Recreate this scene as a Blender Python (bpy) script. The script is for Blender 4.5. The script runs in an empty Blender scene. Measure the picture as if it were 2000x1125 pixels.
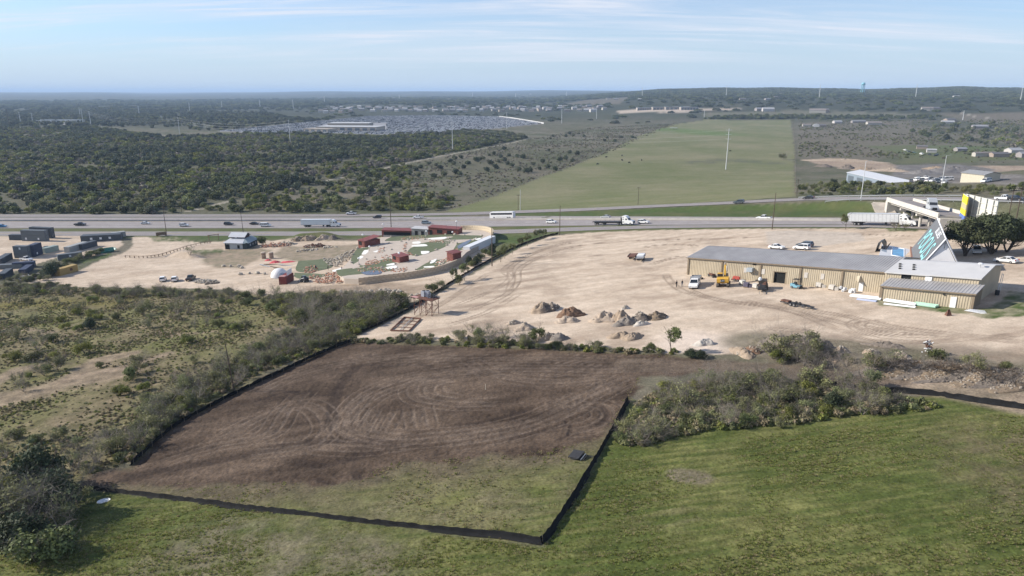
import bpy, bmesh, math, random
import numpy as np
from mathutils import Vector, Matrix

SC = bpy.context.scene
COL = SC.collection
R = math.radians
RND = random.Random(7)
RNG = np.random.default_rng(11)

CZ = 70.0                       # camera height above the far plain
F = 1350.0                      # focal length in pixels of a 2000 px wide frame
PITCH = R(15.9)
cam_d = bpy.data.cameras.new('camera')
cam_d.sensor_width = 36.0
cam_d.lens = F / 2000.0 * 36.0
cam_d.clip_start = 0.5
cam_d.clip_end = 90000.0
cam = bpy.data.objects.new('camera', cam_d)
COL.objects.link(cam)
cam.location = (0, 0, CZ)
cam.rotation_euler = (math.pi / 2 - PITCH, 0, 0)
SC.camera = cam

SUN_EL = 27.0
SUN_AZ = -80.0                  # degrees from +Y towards +X
world = bpy.data.worlds.new('World')
SC.world = world
world.use_nodes = True
wt = world.node_tree
wt.nodes.clear()
w_out = wt.nodes.new('ShaderNodeOutputWorld')
w_bg = wt.nodes.new('ShaderNodeBackground')
w_bg.inputs['Strength'].default_value = 0.105
sky = wt.nodes.new('ShaderNodeTexSky')
sky.sky_type = 'NISHITA'
sky.sun_disc = False
sky.sun_elevation = R(SUN_EL)
sky.sun_rotation = R(SUN_AZ)
sky.altitude = 250
sky.air_density = 1.0
sky.dust_density = 0.05
sky.ozone_density = 3.0
tc = wt.nodes.new('ShaderNodeTexCoord')
sep = wt.nodes.new('ShaderNodeSeparateXYZ')
wt.links.new(tc.outputs['Generated'], sep.inputs[0])
def wmath(op, a, b=None):
    n = wt.nodes.new('ShaderNodeMath'); n.operation = op
    for i, v in enumerate((a, b)):
        if v is None: continue
        if isinstance(v, (int, float)): n.inputs[i].default_value = v
        else: wt.links.new(v, n.inputs[i])
    return n.outputs[0]
zc = wmath('MAXIMUM', sep.outputs[2], 0.004)
zs = wmath('ADD', zc, 0.10)
cx = wmath('DIVIDE', sep.outputs[0], zs)
cy = wmath('DIVIDE', sep.outputs[1], zs)
cmb = wt.nodes.new('ShaderNodeCombineXYZ')
wt.links.new(cx, cmb.inputs[0]); wt.links.new(cy, cmb.inputs[1])
def wnoise(scale, detail, rough, dist, rot, sx, sy, ox=0.0):
    mp = wt.nodes.new('ShaderNodeMapping')
    mp.inputs['Rotation'].default_value = (0, 0, R(rot))
    mp.inputs['Scale'].default_value = (sx, sy, 1)
    mp.inputs['Location'].default_value = (ox, ox * 0.6, 0)
    wt.links.new(cmb.outputs[0], mp.inputs[0])
    n = wt.nodes.new('ShaderNodeTexNoise')
    n.inputs['Scale'].default_value = scale
    n.inputs['Detail'].default_value = detail
    n.inputs['Roughness'].default_value = rough
    n.inputs['Distortion'].default_value = dist
    wt.links.new(mp.outputs[0], n.inputs['Vector'])
    return n.outputs['Fac']
def wramp(fac, lo, hi):
    m = wt.nodes.new('ShaderNodeMapRange')
    m.interpolation_type = 'SMOOTHSTEP'
    m.inputs['From Min'].default_value = lo; m.inputs['From Max'].default_value = hi
    wt.links.new(fac, m.inputs['Value'])
    return m.outputs[0]
big = wramp(wnoise(0.30, 3, 0.5, 0.4, 10, 0.45, 1.0, 0.35), 0.42, 0.60)
fine = wramp(wnoise(0.9, 8, 0.62, 0.7, 6, 0.28, 1.7, 2.0), 0.40, 0.66)
wisp = wramp(wnoise(2.2, 9, 0.66, 1.0, 9, 0.25, 1.6, 5.0), 0.45, 0.72)
c1 = wmath('MULTIPLY', big, wmath('ADD', wmath('MULTIPLY', fine, 0.75), 0.25))
c2 = wmath('MULTIPLY', wisp, wmath('ADD', wmath('MULTIPLY', fine, 0.7), 0.22))
cl = wmath('MINIMUM', wmath('ADD', c1, c2), 1.0)
cl = wmath('MULTIPLY', cl, wramp(sep.outputs[2], 0.005, 0.07))
cl = wmath('MULTIPLY', cl, 0.85)
mixc = wt.nodes.new('ShaderNodeMix'); mixc.data_type = 'RGBA'
wt.links.new(cl, mixc.inputs['Factor'])
mixh = wt.nodes.new('ShaderNodeMix'); mixh.data_type = 'RGBA'     # pale air low over the horizon, all the way round
wt.links.new(wmath('SUBTRACT', 1.0, wmath('MULTIPLY', wramp(sep.outputs[2], -0.02, 0.13), 0.9)), mixh.inputs['Factor'])
tint = wt.nodes.new('ShaderNodeMix'); tint.data_type = 'RGBA'; tint.blend_type = 'MULTIPLY'; tint.inputs['Factor'].default_value = 1.0
wt.links.new(sky.outputs[0], tint.inputs[6]); tint.inputs[7].default_value = (.72, .80, .96, 1)
wt.links.new(tint.outputs[2], mixh.inputs[6])
mixh.inputs[7].default_value = (3.45, 4.3, 5.35, 1)
wt.links.new(mixh.outputs[2], mixc.inputs[6])
mixc.inputs[7].default_value = (5.1, 5.35, 6.0, 1)
wt.links.new(mixc.outputs[2], w_bg.inputs['Color'])
wt.links.new(w_bg.outputs[0], w_out.inputs['Surface'])

sun_d = bpy.data.lights.new('sun', 'SUN')
sun_d.energy = 4.8
sun_d.angle = R(0.55)
sun_d.color = (1.0, 0.93, 0.83)
sun = bpy.data.objects.new('sun', sun_d)
COL.objects.link(sun)
_sv = Vector((math.sin(R(SUN_AZ)) * math.cos(R(SUN_EL)), math.cos(R(SUN_AZ)) * math.cos(R(SUN_EL)), math.sin(R(SUN_EL))))
sun.rotation_euler = _sv.to_track_quat('Z', 'Y').to_euler()
sun.location = (-200, 100, 200)

SC.view_settings.view_transform = 'Standard'
SC.view_settings.look = 'None'
SC.view_settings.gamma = 1.0
SC.view_settings.use_curve_mapping = False
SC.view_settings.exposure = 0.62
SC.render.engine = 'CYCLES'
SC.cycles.max_bounces = 5
SC.cycles.diffuse_bounces = 2
SC.cycles.glossy_bounces = 2
SC.cycles.transmission_bounces = 2
SC.cycles.volume_bounces = 0
SC.cycles.use_denoising = True

_perm = np.random.default_rng(3).permutation(512)
_grad = np.random.default_rng(4).normal(size=(512, 2)); _grad /= np.linalg.norm(_grad, axis=1)[:, None]
_gx = _grad[_perm, 0].astype(np.float32); _gy = _grad[_perm, 1].astype(np.float32)
def gnoise(x, y, seed=0):
    x = np.asarray(x, float); y = np.asarray(y, float)
    xf = np.floor(x); yf = np.floor(y); xi = xf.astype(np.int32); yi = yf.astype(np.int32)
    fx = (x - xf).astype(np.float32); fy = (y - yf).astype(np.float32)
    u = fx * fx * fx * (fx * (fx * 6 - 15) + 10); v = fy * fy * fy * (fy * (fy * 6 - 15) + 10)
    def d(a, b, ex, ey):
        h = (_perm[(a + seed * 17) & 511] + b + seed * 31) & 511
        return _gx[h] * ex + _gy[h] * ey
    n0 = d(xi, yi, fx, fy) * (1 - u) + d(xi + 1, yi, fx - 1, fy) * u
    n1 = d(xi, yi + 1, fx, fy - 1) * (1 - u) + d(xi + 1, yi + 1, fx - 1, fy - 1) * u
    return (n0 * (1 - v) + n1 * v) * 1.5
def fbm(x, y, scale, octv=4, seed=0, gain=0.5):
    s = 0.0; a = 1.0; t = 0.0
    for i in range(octv):
        s = s + a * gnoise(x / scale, y / scale, seed + i); t += a
        a *= gain; scale *= 0.5
    return s / t
def sstep(a, b, x):
    t = np.clip((np.asarray(x, float) - a) / (b - a), 0, 1); return t * t * (3 - 2 * t)
def lerp(a, b, t): return a + (b - a) * t

def catmull(pts, n=8):
    p = np.array(pts, float)
    if len(p) < 3:
        t = np.linspace(0, 1, n + 1)[:, None]; return p[0] * (1 - t) + p[-1] * t
    q = np.vstack([2 * p[0] - p[1], p, 2 * p[-1] - p[-2]])
    out = []
    for i in range(1, len(q) - 2):
        for k in range(n):
            t = k / n
            out.append(0.5 * (2 * q[i] + (q[i + 1] - q[i - 1]) * t + (2 * q[i - 1] - 5 * q[i] + 4 * q[i + 1] - q[i + 2]) * t * t
                              + (3 * q[i] - q[i - 1] - 3 * q[i + 1] + q[i + 2]) * t ** 3))
    out.append(p[-1]); return np.array(out)

def dist_polyline(X, Y, pl, reach=None):
    """distance to a polyline and the parameter (0..n-1) of the closest point; far points get 1e9"""
    X = np.asarray(X, float); Y = np.asarray(Y, float)
    D = np.full(X.shape, 1e9); S = np.zeros(X.shape)
    m = np.ones(X.shape, bool)
    if reach is not None:
        m = (X > pl[:, 0].min() - reach) & (X < pl[:, 0].max() + reach) & (Y > pl[:, 1].min() - reach) & (Y < pl[:, 1].max() + reach)
        if not m.any(): return D, S
    x = X[m]; y = Y[m]; d = np.full(x.shape, 1e9); s = np.zeros(x.shape)
    for i in range(len(pl) - 1):
        ax, ay = pl[i, :2]; bx, by = pl[i + 1, 0] - ax, pl[i + 1, 1] - ay
        L = bx * bx + by * by + 1e-9
        t = np.clip(((x - ax) * bx + (y - ay) * by) / L, 0, 1)
        q = np.hypot(x - ax - t * bx, y - ay - t * by)
        k = q < d; d = np.where(k, q, d); s = np.where(k, i + t, s)
    D[m] = d; S[m] = s
    return D, S
def sdpoly(X, Y, poly, reach=60.0):
    """signed distance to a polygon, negative inside"""
    pl = np.vstack([poly, poly[:1]])
    D, _ = dist_polyline(X, Y, pl, reach)
    ins = np.zeros(np.shape(X), bool)
    m = (X > pl[:, 0].min()) & (X < pl[:, 0].max()) & (Y > pl[:, 1].min()) & (Y < pl[:, 1].max())
    x = X[m]; y = Y[m]; r = np.zeros(x.shape, bool)
    for i in range(len(pl) - 1):
        x0, y0 = pl[i, :2]; x1, y1 = pl[i + 1, :2]
        if y0 == y1: continue
        c = ((y0 > y) != (y1 > y)) & (x < (x1 - x0) * (y - y0) / (y1 - y0) + x0)
        r ^= c
    ins[m] = r
    D = np.minimum(D, 1e6)
    return np.where(ins, -D, D)

def base_h(X, Y):
    X = np.asarray(X, float); Y = np.asarray(Y, float)
    Xc = np.clip(X, -400, 330); Yc = np.clip(Y, -20, 900)
    p = 31.3 - .07 * Yc + .09 * Xc
    f = 1 - sstep(330, 660, Yc)
    p = 4.0 * np.logaddexp(0, p / 4.0) * f
    r = np.hypot(X, Y); a = X / np.maximum(Y, 1.0)
    wr = sstep(0.02, 0.24, a)
    right = wr * (45 * sstep(1550, 2700, r) + 36 * sstep(2500, 5200, r))
    right = right + wr * sstep(2600, 4200, r) * 8 * np.sin(a * 21 + 0.9) * (0.6 + 0.4 * np.sin(a * 53))
    mid = (1 - wr) * (16 * sstep(2200, 3600, r) * sstep(-.45, -.1, a) + sstep(5000, 14000, r) * (34 + 26 * sstep(-.5, 0.05, a) + 9 * np.sin(a * 17) + 5 * np.sin(a * 41)))
    return p + right + mid
def pray(px, py):
    x = (np.asarray(px, float) - 1000) / F; y = -(np.asarray(py, float) - 562.5) / F
    return x, math.cos(PITCH) + math.sin(PITCH) * y, -math.sin(PITCH) + math.cos(PITCH) * y
_TS = np.geomspace(20, 40000, 240)
def at(px, py, e=0.0, h=None):
    h = h or hgt
    dx, dy, dz = pray(px, py)
    g = CZ + dz * _TS - (h(dx * _TS, dy * _TS) + e)
    i = int(np.argmax(g < 0))
    if g[i] >= 0: i = len(_TS) - 1
    a, b = _TS[i - 1], _TS[i]
    for _ in range(4):
        tt = np.linspace(a, b, 13)
        gg = CZ + dz * tt - (h(dx * tt, dy * tt) + e)
        k = int(np.argmax(gg < 0)); k = max(k, 1)
        a, b = tt[k - 1], tt[k]
    return np.array([dx * b, dy * b, CZ + dz * b])
hgt = base_h
BUMPS = []
def add_bump(pxs, half, es, run, elevated=False):
    pl = np.array([at(p[0], p[1], (e if elevated else 0.0), base_h)[:2] for p, e in zip(pxs, es)])
    BUMPS.append((pl, half, np.array(es, float), run))
RAMP_PX = [(1000, 414.6), (1070, 412), (1130, 410), (1200, 406.8), (1280, 403), (1350, 400), (1420, 397), (1500, 392.5), (1580, 389.3), (1640, 388.2), (1740, 388), (1880, 389), (2010, 393), (2200, 400)]
RAMP_E = [0, .1, .3, .6, 1.0, 1.5, 1.9, 2.5, 3, 3.2, 3.6, 3.6, 3.6, 3.6]
add_bump(RAMP_PX, 7.0, RAMP_E, 8.0, True)
add_bump([(250, 502), (300, 500), (340, 497), (380, 500), (420, 494)], 1.0, [0, 1.2, 1.8, 1.8, .6], 5.0)     # cut bank in the sand lot
add_bump([(150, 562), (220, 566), (300, 568), (380, 571), (470, 574), (560, 577)], .7, [.2, 1.0, 1.2, 1.0, 1.1, .4], 3.0)  # berm
add_bump([(1500, 668), (1600, 690), (1700, 716), (1800, 722), (1900, 734), (2010, 742)], .8, [.6, 1.0, 1.2, 1.1, 1.2, 1.0], 2.6)  # spoil ridge
add_bump([(560, 470), (590, 466), (630, 464), (660, 466)], 1.5, [.6, 2.4, 2.6, .8], 6.0)                        # spoil heap by the frontage road
def hgt(X, Y):
    z = base_h(X, Y)
    for pl, half, es, run in BUMPS:
        g = half + run + 1
        if not np.any((X > pl[:, 0].min() - g) & (X < pl[:, 0].max() + g) & (Y > pl[:, 1].min() - g) & (Y < pl[:, 1].max() + g)): continue
        d, s = dist_polyline(X, Y, pl, half + run + 1)
        i = np.clip(np.floor(s).astype(int), 0, len(es) - 2)
        e = es[i] + (es[i + 1] - es[i]) * (s - i)
        z = z + e * (1 - sstep(half, half + run, d))
    return z
def gz(x, y): return float(hgt(np.array([x]), np.array([y]))[0])
def slope(x, y):
    return Vector((-(gz(x + 1.5, y) - gz(x - 1.5, y)) / 3, -(gz(x, y + 1.5) - gz(x, y - 1.5)) / 3, 1)).normalized()
def WP(pxs, e=0.0): return np.array([at(p[0], p[1], e) for p in pxs])
def W2(pxs): return WP(pxs)[:, :2]
def head(p, q):
    a, b = at(*p), at(*q); return math.atan2(b[1] - a[1], b[0] - a[0])
MATS = {}
def mat(name, col, rough=0.8, var=0.12, scale=1.5, metal=0.0, bump=0.0, spec=0.3, rnd=0.0, detail=4, col2=None, world_co=False):
    """plain procedural surface: base colour broken up by noise, optional per-object shift, fine bump"""
    if name in MATS: return MATS[name]
    m = bpy.data.materials.new(name); m.use_nodes = True
    nt = m.node_tree; b = nt.nodes['Principled BSDF']
    b.inputs['Roughness'].default_value = rough
    b.inputs['Metallic'].default_value = metal
    b.inputs['Specular IOR Level'].default_value = spec
    tcn = nt.nodes.new('ShaderNodeTexCoord')
    src = tcn.outputs['Object']
    if world_co:
        g = nt.nodes.new('ShaderNodeNewGeometry'); src = g.outputs['Position']
    n = nt.nodes.new('ShaderNodeTexNoise')
    n.inputs['Scale'].default_value = scale; n.inputs['Detail'].default_value = detail; n.inputs['Roughness'].default_value = 0.62
    nt.links.new(src, n.inputs['Vector'])
    mx = nt.nodes.new('ShaderNodeMix'); mx.data_type = 'RGBA'
    mr = nt.nodes.new('ShaderNodeMapRange')
    mr.inputs['From Min'].default_value = 0.3; mr.inputs['From Max'].default_value = 0.7
    nt.links.new(n.outputs['Fac'], mr.inputs['Value'])
    nt.links.new(mr.outputs[0], mx.inputs['Factor'])
    c = np.array(col, float)
    if col2 is None:
        lo = np.clip(c * (1 - var), 0, 1); hi = np.clip(c * (1 + var), 0, 0.95)
    else:
        lo, hi = c, np.array(col2, float)
    mx.inputs[6].default_value = (*lo, 1); mx.inputs[7].default_value = (*hi, 1)
    out = mx.outputs[2]
    if rnd > 0:
        oi = nt.nodes.new('ShaderNodeObjectInfo')
        hs = nt.nodes.new('ShaderNodeHueSaturation')
        r1 = nt.nodes.new('ShaderNodeMapRange'); r1.inputs['To Min'].default_value = 1 - rnd; r1.inputs['To Max'].default_value = 1 + rnd
        r2 = nt.nodes.new('ShaderNodeMapRange'); r2.inputs['To Min'].default_value = 0.5 - rnd * .07; r2.inputs['To Max'].default_value = 0.5 + rnd * .05
        r3 = nt.nodes.new('ShaderNodeMath'); r3.operation = 'FRACT'
        r4 = nt.nodes.new('ShaderNodeMath'); r4.operation = 'MULTIPLY'; r4.inputs[1].default_value = 7.31
        nt.links.new(oi.outputs['Random'], r1.inputs['Value'])
        nt.links.new(oi.outputs['Random'], r4.inputs[0]); nt.links.new(r4.outputs[0], r3.inputs[0]); nt.links.new(r3.outputs[0], r2.inputs['Value'])
        nt.links.new(r1.outputs[0], hs.inputs['Value']); nt.links.new(r2.outputs[0], hs.inputs['Hue'])
        nt.links.new(out, hs.inputs['Color']); out = hs.outputs[0]
    nt.links.new(out, b.inputs['Base Color'])
    if bump > 0:
        bp = nt.nodes.new('ShaderNodeBump'); bp.inputs['Strength'].default_value = bump; bp.inputs['Distance'].default_value = 0.1
        nt.links.new(n.outputs['Fac'], bp.inputs['Height']); nt.links.new(bp.outputs[0], b.inputs['Normal'])
    MATS[name] = m; return m

def leaf_mat(name, col, rnd=0.25, trans=0.25):
    if name in MATS: return MATS[name]
    m = mat(name, col, rough=0.7, var=0.35, scale=0.9, rnd=rnd, spec=0.2)
    nt = m.node_tree; b = nt.nodes['Principled BSDF']
    o = nt.nodes['Material Output']
    tr = nt.nodes.new('ShaderNodeBsdfTranslucent')
    ms = nt.nodes.new('ShaderNodeMixShader'); ms.inputs[0].default_value = trans
    nt.links.new(b.inputs['Base Color'].links[0].from_socket, tr.inputs['Color'])
    nt.links.new(b.outputs[0], ms.inputs[1]); nt.links.new(tr.outputs[0], ms.inputs[2]); nt.links.new(ms.outputs[0], o.inputs['Surface'])
    return m

def ground_mat():
    m = bpy.data.materials.new('soil_and_turf'); m.use_nodes = True
    nt = m.node_tree; b = nt.nodes['Principled BSDF']
    b.inputs['Roughness'].default_value = 0.95; b.inputs['Specular IOR Level'].default_value = 0.1
    at_ = nt.nodes.new('ShaderNodeAttribute'); at_.attribute_name = 'Col'
    g = nt.nodes.new('ShaderNodeNewGeometry')
    fac = None
    for sc, amp, det in ((0.45, 0.30, 5), (3.2, 0.42, 6)):
        n = nt.nodes.new('ShaderNodeTexNoise'); n.inputs['Scale'].default_value = sc; n.inputs['Detail'].default_value = det; n.inputs['Roughness'].default_value = .65
        nt.links.new(g.outputs['Position'], n.inputs['Vector'])
        mr = nt.nodes.new('ShaderNodeMapRange'); mr.inputs['From Min'].default_value = .3; mr.inputs['From Max'].default_value = .7
        mr.inputs['To Min'].default_value = 1 - amp; mr.inputs['To Max'].default_value = 1 + amp
        nt.links.new(n.outputs['Fac'], mr.inputs['Value'])
        if fac is None: fac = mr.outputs[0]
        else:
            k = nt.nodes.new('ShaderNodeMath'); k.operation = 'MULTIPLY'
            nt.links.new(fac, k.inputs[0]); nt.links.new(mr.outputs[0], k.inputs[1]); fac = k.outputs[0]
        last = n
    at2 = nt.nodes.new('ShaderNodeAttribute'); at2.attribute_name = 'grain'     # how coarse the cover is
    mm = nt.nodes.new('ShaderNodeMix'); mm.data_type = 'FLOAT'
    nt.links.new(at2.outputs['Fac'], mm.inputs[0]); mm.inputs[2].default_value = 1.0; nt.links.new(fac, mm.inputs[3])
    vm = nt.nodes.new('ShaderNodeVectorMath'); vm.operation = 'SCALE'
    nt.links.new(at_.outputs['Color'], vm.inputs[0]); nt.links.new(mm.outputs[0], vm.inputs['Scale'])
    nt.links.new(vm.outputs[0], b.inputs['Base Color'])
    bp = nt.nodes.new('ShaderNodeBump'); bp.inputs['Distance'].default_value = 0.12
    ms = nt.nodes.new('ShaderNodeMath'); ms.operation = 'MULTIPLY'; ms.inputs[1].default_value = 0.6
    nt.links.new(at2.outputs['Fac'], ms.inputs[0]); nt.links.new(ms.outputs[0], bp.inputs['Strength'])
    nt.links.new(last.outputs['Fac'], bp.inputs['Height']); nt.links.new(bp.outputs[0], b.inputs['Normal'])
    return m

def tag(o, label=None, cat=None, group=None, kind=None):
    if label: o['label'] = label
    if cat: o['category'] = cat
    if group: o['group'] = group
    if kind: o['kind'] = kind
    return o
def empty(name, loc, rz=0.0, normal=None):
    o = bpy.data.objects.new(name, None); o.empty_display_size = 0.3
    COL.objects.link(o); o.location = loc
    if normal is None: o.rotation_euler = (0, 0, rz)
    else:
        q = Vector((0, 0, 1)).rotation_difference(normal)
        o.rotation_euler = (q.to_matrix() @ Matrix.Rotation(rz, 3, 'Z')).to_euler()
    return o
def copy_tree(o, parent=None):
    c = o.copy(); COL.objects.link(c); c.parent = parent
    for ch in list(o.children): copy_tree(ch, c)
    return c

class MB:
    """collects shapes for one mesh"""
    def __init__(s): s.v = []; s.f = []; s.m = []; s.mats = []
    def _mi(s, m):
        if m not in s.mats: s.mats.append(m)
        return s.mats.index(m)
    def add(s, vs, fs, m):
        o = len(s.v); i = s._mi(m)
        s.v.extend([tuple(map(float, v)) for v in vs])
        for f in fs: s.f.append(tuple(o + k for k in f)); s.m.append(i)
        return s
    def box(s, c, d, m, rz=0.0, taper=1.0, tx=None):
        """box centred on c with full sizes d; taper narrows the top"""
        ca, sa = math.cos(rz), math.sin(rz); vs = []
        for z in (-.5, .5):
            k = taper if z > 0 else 1.0; kx = (tx if tx is not None else taper) if z > 0 else 1.0
            for x, y in ((-.5, -.5), (.5, -.5), (.5, .5), (-.5, .5)):
                X, Y = x * d[0] * kx, y * d[1] * k
                vs.append((c[0] + X * ca - Y * sa, c[1] + X * sa + Y * ca, c[2] + z * d[2]))
        return s.add(vs, [(3, 2, 1, 0), (4, 5, 6, 7), (0, 1, 5, 4), (1, 2, 6, 5), (2, 3, 7, 6), (3, 0, 4, 7)], m)
    def prism(s, poly, z0, z1, m):
        """vertical prism over a counter-clockwise polygon; z0 and z1 may be lists"""
        n = len(poly)
        za = z0 if hasattr(z0, '__len__') else [z0] * n; zb = z1 if hasattr(z1, '__len__') else [z1] * n
        vs = [(p[0], p[1], za[i]) for i, p in enumerate(poly)] + [(p[0], p[1], zb[i]) for i, p in enumerate(poly)]
        fs = [tuple(range(n - 1, -1, -1)), tuple(range(n, 2 * n))] + [(i, (i + 1) % n, n + (i + 1) % n, n + i) for i in range(n)]
        return s.add(vs, fs, m)
    def side(s, prof, hw, m, top_hw=None, zt=None):
        """side profile (x,z) extruded across y; half width may narrow above zt"""
        n = len(prof); vs = []
        for sg in (-1, 1):
            for x, z in prof:
                w = hw if (top_hw is None or z < zt) else top_hw
                vs.append((x, sg * w, z))
        fs = [tuple(range(n)), tuple(range(2 * n - 1, n - 1, -1))] + [((i + 1) % n, i, n + i, n + (i + 1) % n) for i in range(n)]
        return s.add(vs, fs, m)
    def tube(s, p0, p1, r0, r1, m, n=8, cap=True):
        p0, p1 = Vector(p0), Vector(p1); d = (p1 - p0)
        if d.length < 1e-6: return s
        d.normalize(); a = d.orthogonal().normalized(); b = d.cross(a); vs = []
        for p, r in ((p0, r0), (p1, r1)):
            for i in range(n):
                t = 2 * math.pi * i / n; vs.append(p + (a * math.cos(t) + b * math.sin(t)) * r)
        fs = [(i, (i + 1) % n, n + (i + 1) % n, n + i) for i in range(n)]
        if cap: fs += [tuple(range(n - 1, -1, -1)), tuple(range(n, 2 * n))]
        return s.add(vs, fs, m)
    def ball(s, c, r, m, nu=12, nv=8, zs=1.0, half=False, noise=0.0, seed=0):
        vs = []; rr = random.Random(seed)
        lo = 0.0 if half else -math.pi / 2
        for j in range(nv + 1):
            la = lo + (math.pi / 2 - lo) * j / nv
            for i in range(nu):
                lo_ = 2 * math.pi * i / nu; k = r * (1 + noise * (rr.random() - .5))
                vs.append((c[0] + k * math.cos(la) * math.cos(lo_), c[1] + k * math.cos(la) * math.sin(lo_), c[2] + k * zs * math.sin(la)))
        fs = [(j * nu + i, j * nu + (i + 1) % nu, (j + 1) * nu + (i + 1) % nu, (j + 1) * nu + i) for j in range(nv) for i in range(nu)]
        return s.add(vs, fs, m)
    def quad(s, a, b, c, d, m): return s.add([a, b, c, d], [(0, 1, 2, 3)], m)
    def build(s, name, parent=None, smooth=False):
        me = bpy.data.meshes.new(name); me.from_pydata(s.v, [], s.f)
        for m in s.mats: me.materials.append(m)
        me.polygons.foreach_set('material_index', s.m)
        if smooth: me.polygons.foreach_set('use_smooth', [True] * len(s.f))
        me.update()
        o = bpy.data.objects.new(name, me); COL.objects.link(o)
        if parent is not None: o.parent = parent
        return o

def mesh_np(name, V, Fq, mats, midx=None, smooth=False):
    """mesh from numpy arrays; Fq is (n,3) or (n,4)"""
    me = bpy.data.meshes.new(name); k = Fq.shape[1]
    me.vertices.add(len(V)); me.vertices.foreach_set('co', np.asarray(V, np.float32).ravel())
    me.loops.add(Fq.size); me.loops.foreach_set('vertex_index', Fq.astype(np.int32).ravel())
    me.polygons.add(len(Fq)); me.polygons.foreach_set('loop_start', np.arange(0, Fq.size, k, dtype=np.int32))
    for m in mats: me.materials.append(m)
    if midx is not None: me.polygons.foreach_set('material_index', midx.astype(np.int32))
    if smooth: me.polygons.foreach_set('use_smooth', np.ones(len(Fq), bool))
    me.update(calc_edges=True)
    return me
def obj_of(name, me, parent=None):
    o = bpy.data.objects.new(name, me); COL.objects.link(o)
    if parent is not None: o.parent = parent
    return o
def text_mesh(name, body, size, m, parent, loc, rot, extrude=0.02, sx=1.0, align='CENTER'):
    cu = bpy.data.curves.new(name, 'FONT'); cu.body = body; cu.size = size; cu.extrude = extrude
    cu.align_x = align; cu.align_y = 'CENTER'
    t = bpy.data.objects.new(name + '_tmp', cu); COL.objects.link(t)
    dg = bpy.context.evaluated_depsgraph_get()
    me = bpy.data.meshes.new_from_object(t.evaluated_get(dg))
    bpy.data.objects.remove(t)
    me.materials.clear(); me.materials.append(m)
    o = bpy.data.objects.new(name, me); COL.objects.link(o); o.parent = parent
    o.location = loc; o.rotation_euler = rot; o.scale = (sx, 1, 1)
    return o
Z = {}
Z['dirt'] = W2([(255, 912), (300, 862), (350, 822), (400, 797), (520, 733), (640, 683), (680, 668), (850, 675), (1000, 680), (1200, 690), (1330, 697), (1420, 716), (1340, 738), (1250, 738), (1232, 775), (1205, 818), (1180, 852), (1120, 872), (1060, 888), (960, 893), (860, 903), (780, 905), (720, 930), (660, 948), (560, 945), (450, 950), (330, 948), (235, 945), (150, 955), (175, 925)])
Z['lot'] = W2([(255, 912), (350, 822), (640, 683), (680, 665), (1330, 695), (1250, 735), (1228, 780), (1150, 930), (1058, 1062), (900, 1045), (700, 1020), (450, 985), (260, 965), (160, 956)])
Z['yard'] = W2([(690, 662), (745, 635), (800, 610), (845, 580), (905, 545), (960, 515), (1015, 485), (1075, 461), (1150, 454), (1300, 449), (1500, 446.5), (1640, 446), (1700, 446), (1800, 449), (1900, 456), (2100, 468), (2160, 690), (1990, 712), (1850, 690), (1700, 672), (1560, 655), (1470, 662), (1440, 692), (1330, 690), (1200, 680), (1000, 668), (850, 664)])
Z['sandlot'] = W2([(58, 552), (95, 540), (150, 531), (195, 508), (240, 495), (262, 478), (256, 463), (345, 463), (395, 476), (420, 470), (520, 470), (560, 468), (700, 470), (745, 463), (900, 459), (962, 456), (962, 500), (905, 545), (800, 592), (740, 588), (600, 582), (480, 572), (400, 566), (300, 563), (150, 560)])
Z['contyard'] = W2([(-60, 462), (45, 462), (130, 455), (235, 462), (240, 480), (180, 505), (120, 500), (60, 520), (-60, 560)])
Z['track_road'] = W2([(1075, 456), (1010, 478), (960, 505), (905, 536), (860, 562), (800, 592), (845, 582), (920, 544), (990, 508), (1040, 480), (1085, 460)])
Z['pasture'] = W2([(868, 414), (960, 385), (1050, 349), (1130, 320), (1190, 294), (1250, 265), (1310, 244), (1375, 234), (1545, 234), (1552, 300), (1552, 384), (1450, 391), (1300, 399), (1130, 407), (1000, 413)])
Z['scrub'] = W2([(-120, 556), (60, 556), (150, 562), (400, 568), (600, 582), (740, 590), (800, 592), (790, 606), (690, 660), (660, 672), (520, 728), (390, 798), (300, 855), (250, 908), (170, 930), (140, 955), (60, 1000), (-200, 1060)])
Z['meadow'] = W2([(160, 958), (450, 988), (900, 1048), (1060, 1066), (1152, 932), (1232, 778), (1300, 790), (1500, 800), (1700, 780), (1830, 772), (2300, 830), (2600, 1300), (1000, 1500), (-900, 1500), (-600, 1080), (60, 1010)])
Z['autolot'] = W2([(425, 256), (520, 247), (610, 238), (720, 227), (850, 225.5), (980, 228.5), (1062, 241), (960, 252), (860, 263), (760, 263), (600, 259), (500, 259)])
Z['verge'] = W2([(1000, 414), (1130, 413), (1280, 406), (1420, 400), (1640, 392), (1700, 393), (1720, 420), (1600, 424), (1300, 423), (1130, 422), (1000, 421)])
Z['greenplot'] = W2([(1690, 285), (1850, 283), (2050, 290), (2050, 310), (1900, 316), (1760, 320), (1740, 300)])
Z['sandstrip'] = W2([(1570, 312), (1620, 309), (1700, 314), (1760, 324), (1870, 323), (2080, 325), (2080, 334), (1880, 330), (1760, 333), (1680, 331), (1600, 322)])
Z['graveldump'] = W2([(1750, 322), (1870, 320), (1940, 330), (1950, 340), (2080, 352), (2080, 362), (1800, 358), (1740, 345)])
Z['redfield'] = W2([(1140, 196), (1230, 190), (1210, 203), (1100, 204)])
Z['sitefar'] = W2([(1205, 217), (1260, 211), (1400, 212), (1450, 213), (1380, 216), (1320, 220), (1210, 221)])
Z['drybrown'] = W2([(1560, 240), (1780, 236), (1800, 270), (1780, 300), (1700, 312), (1560, 310)])
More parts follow.
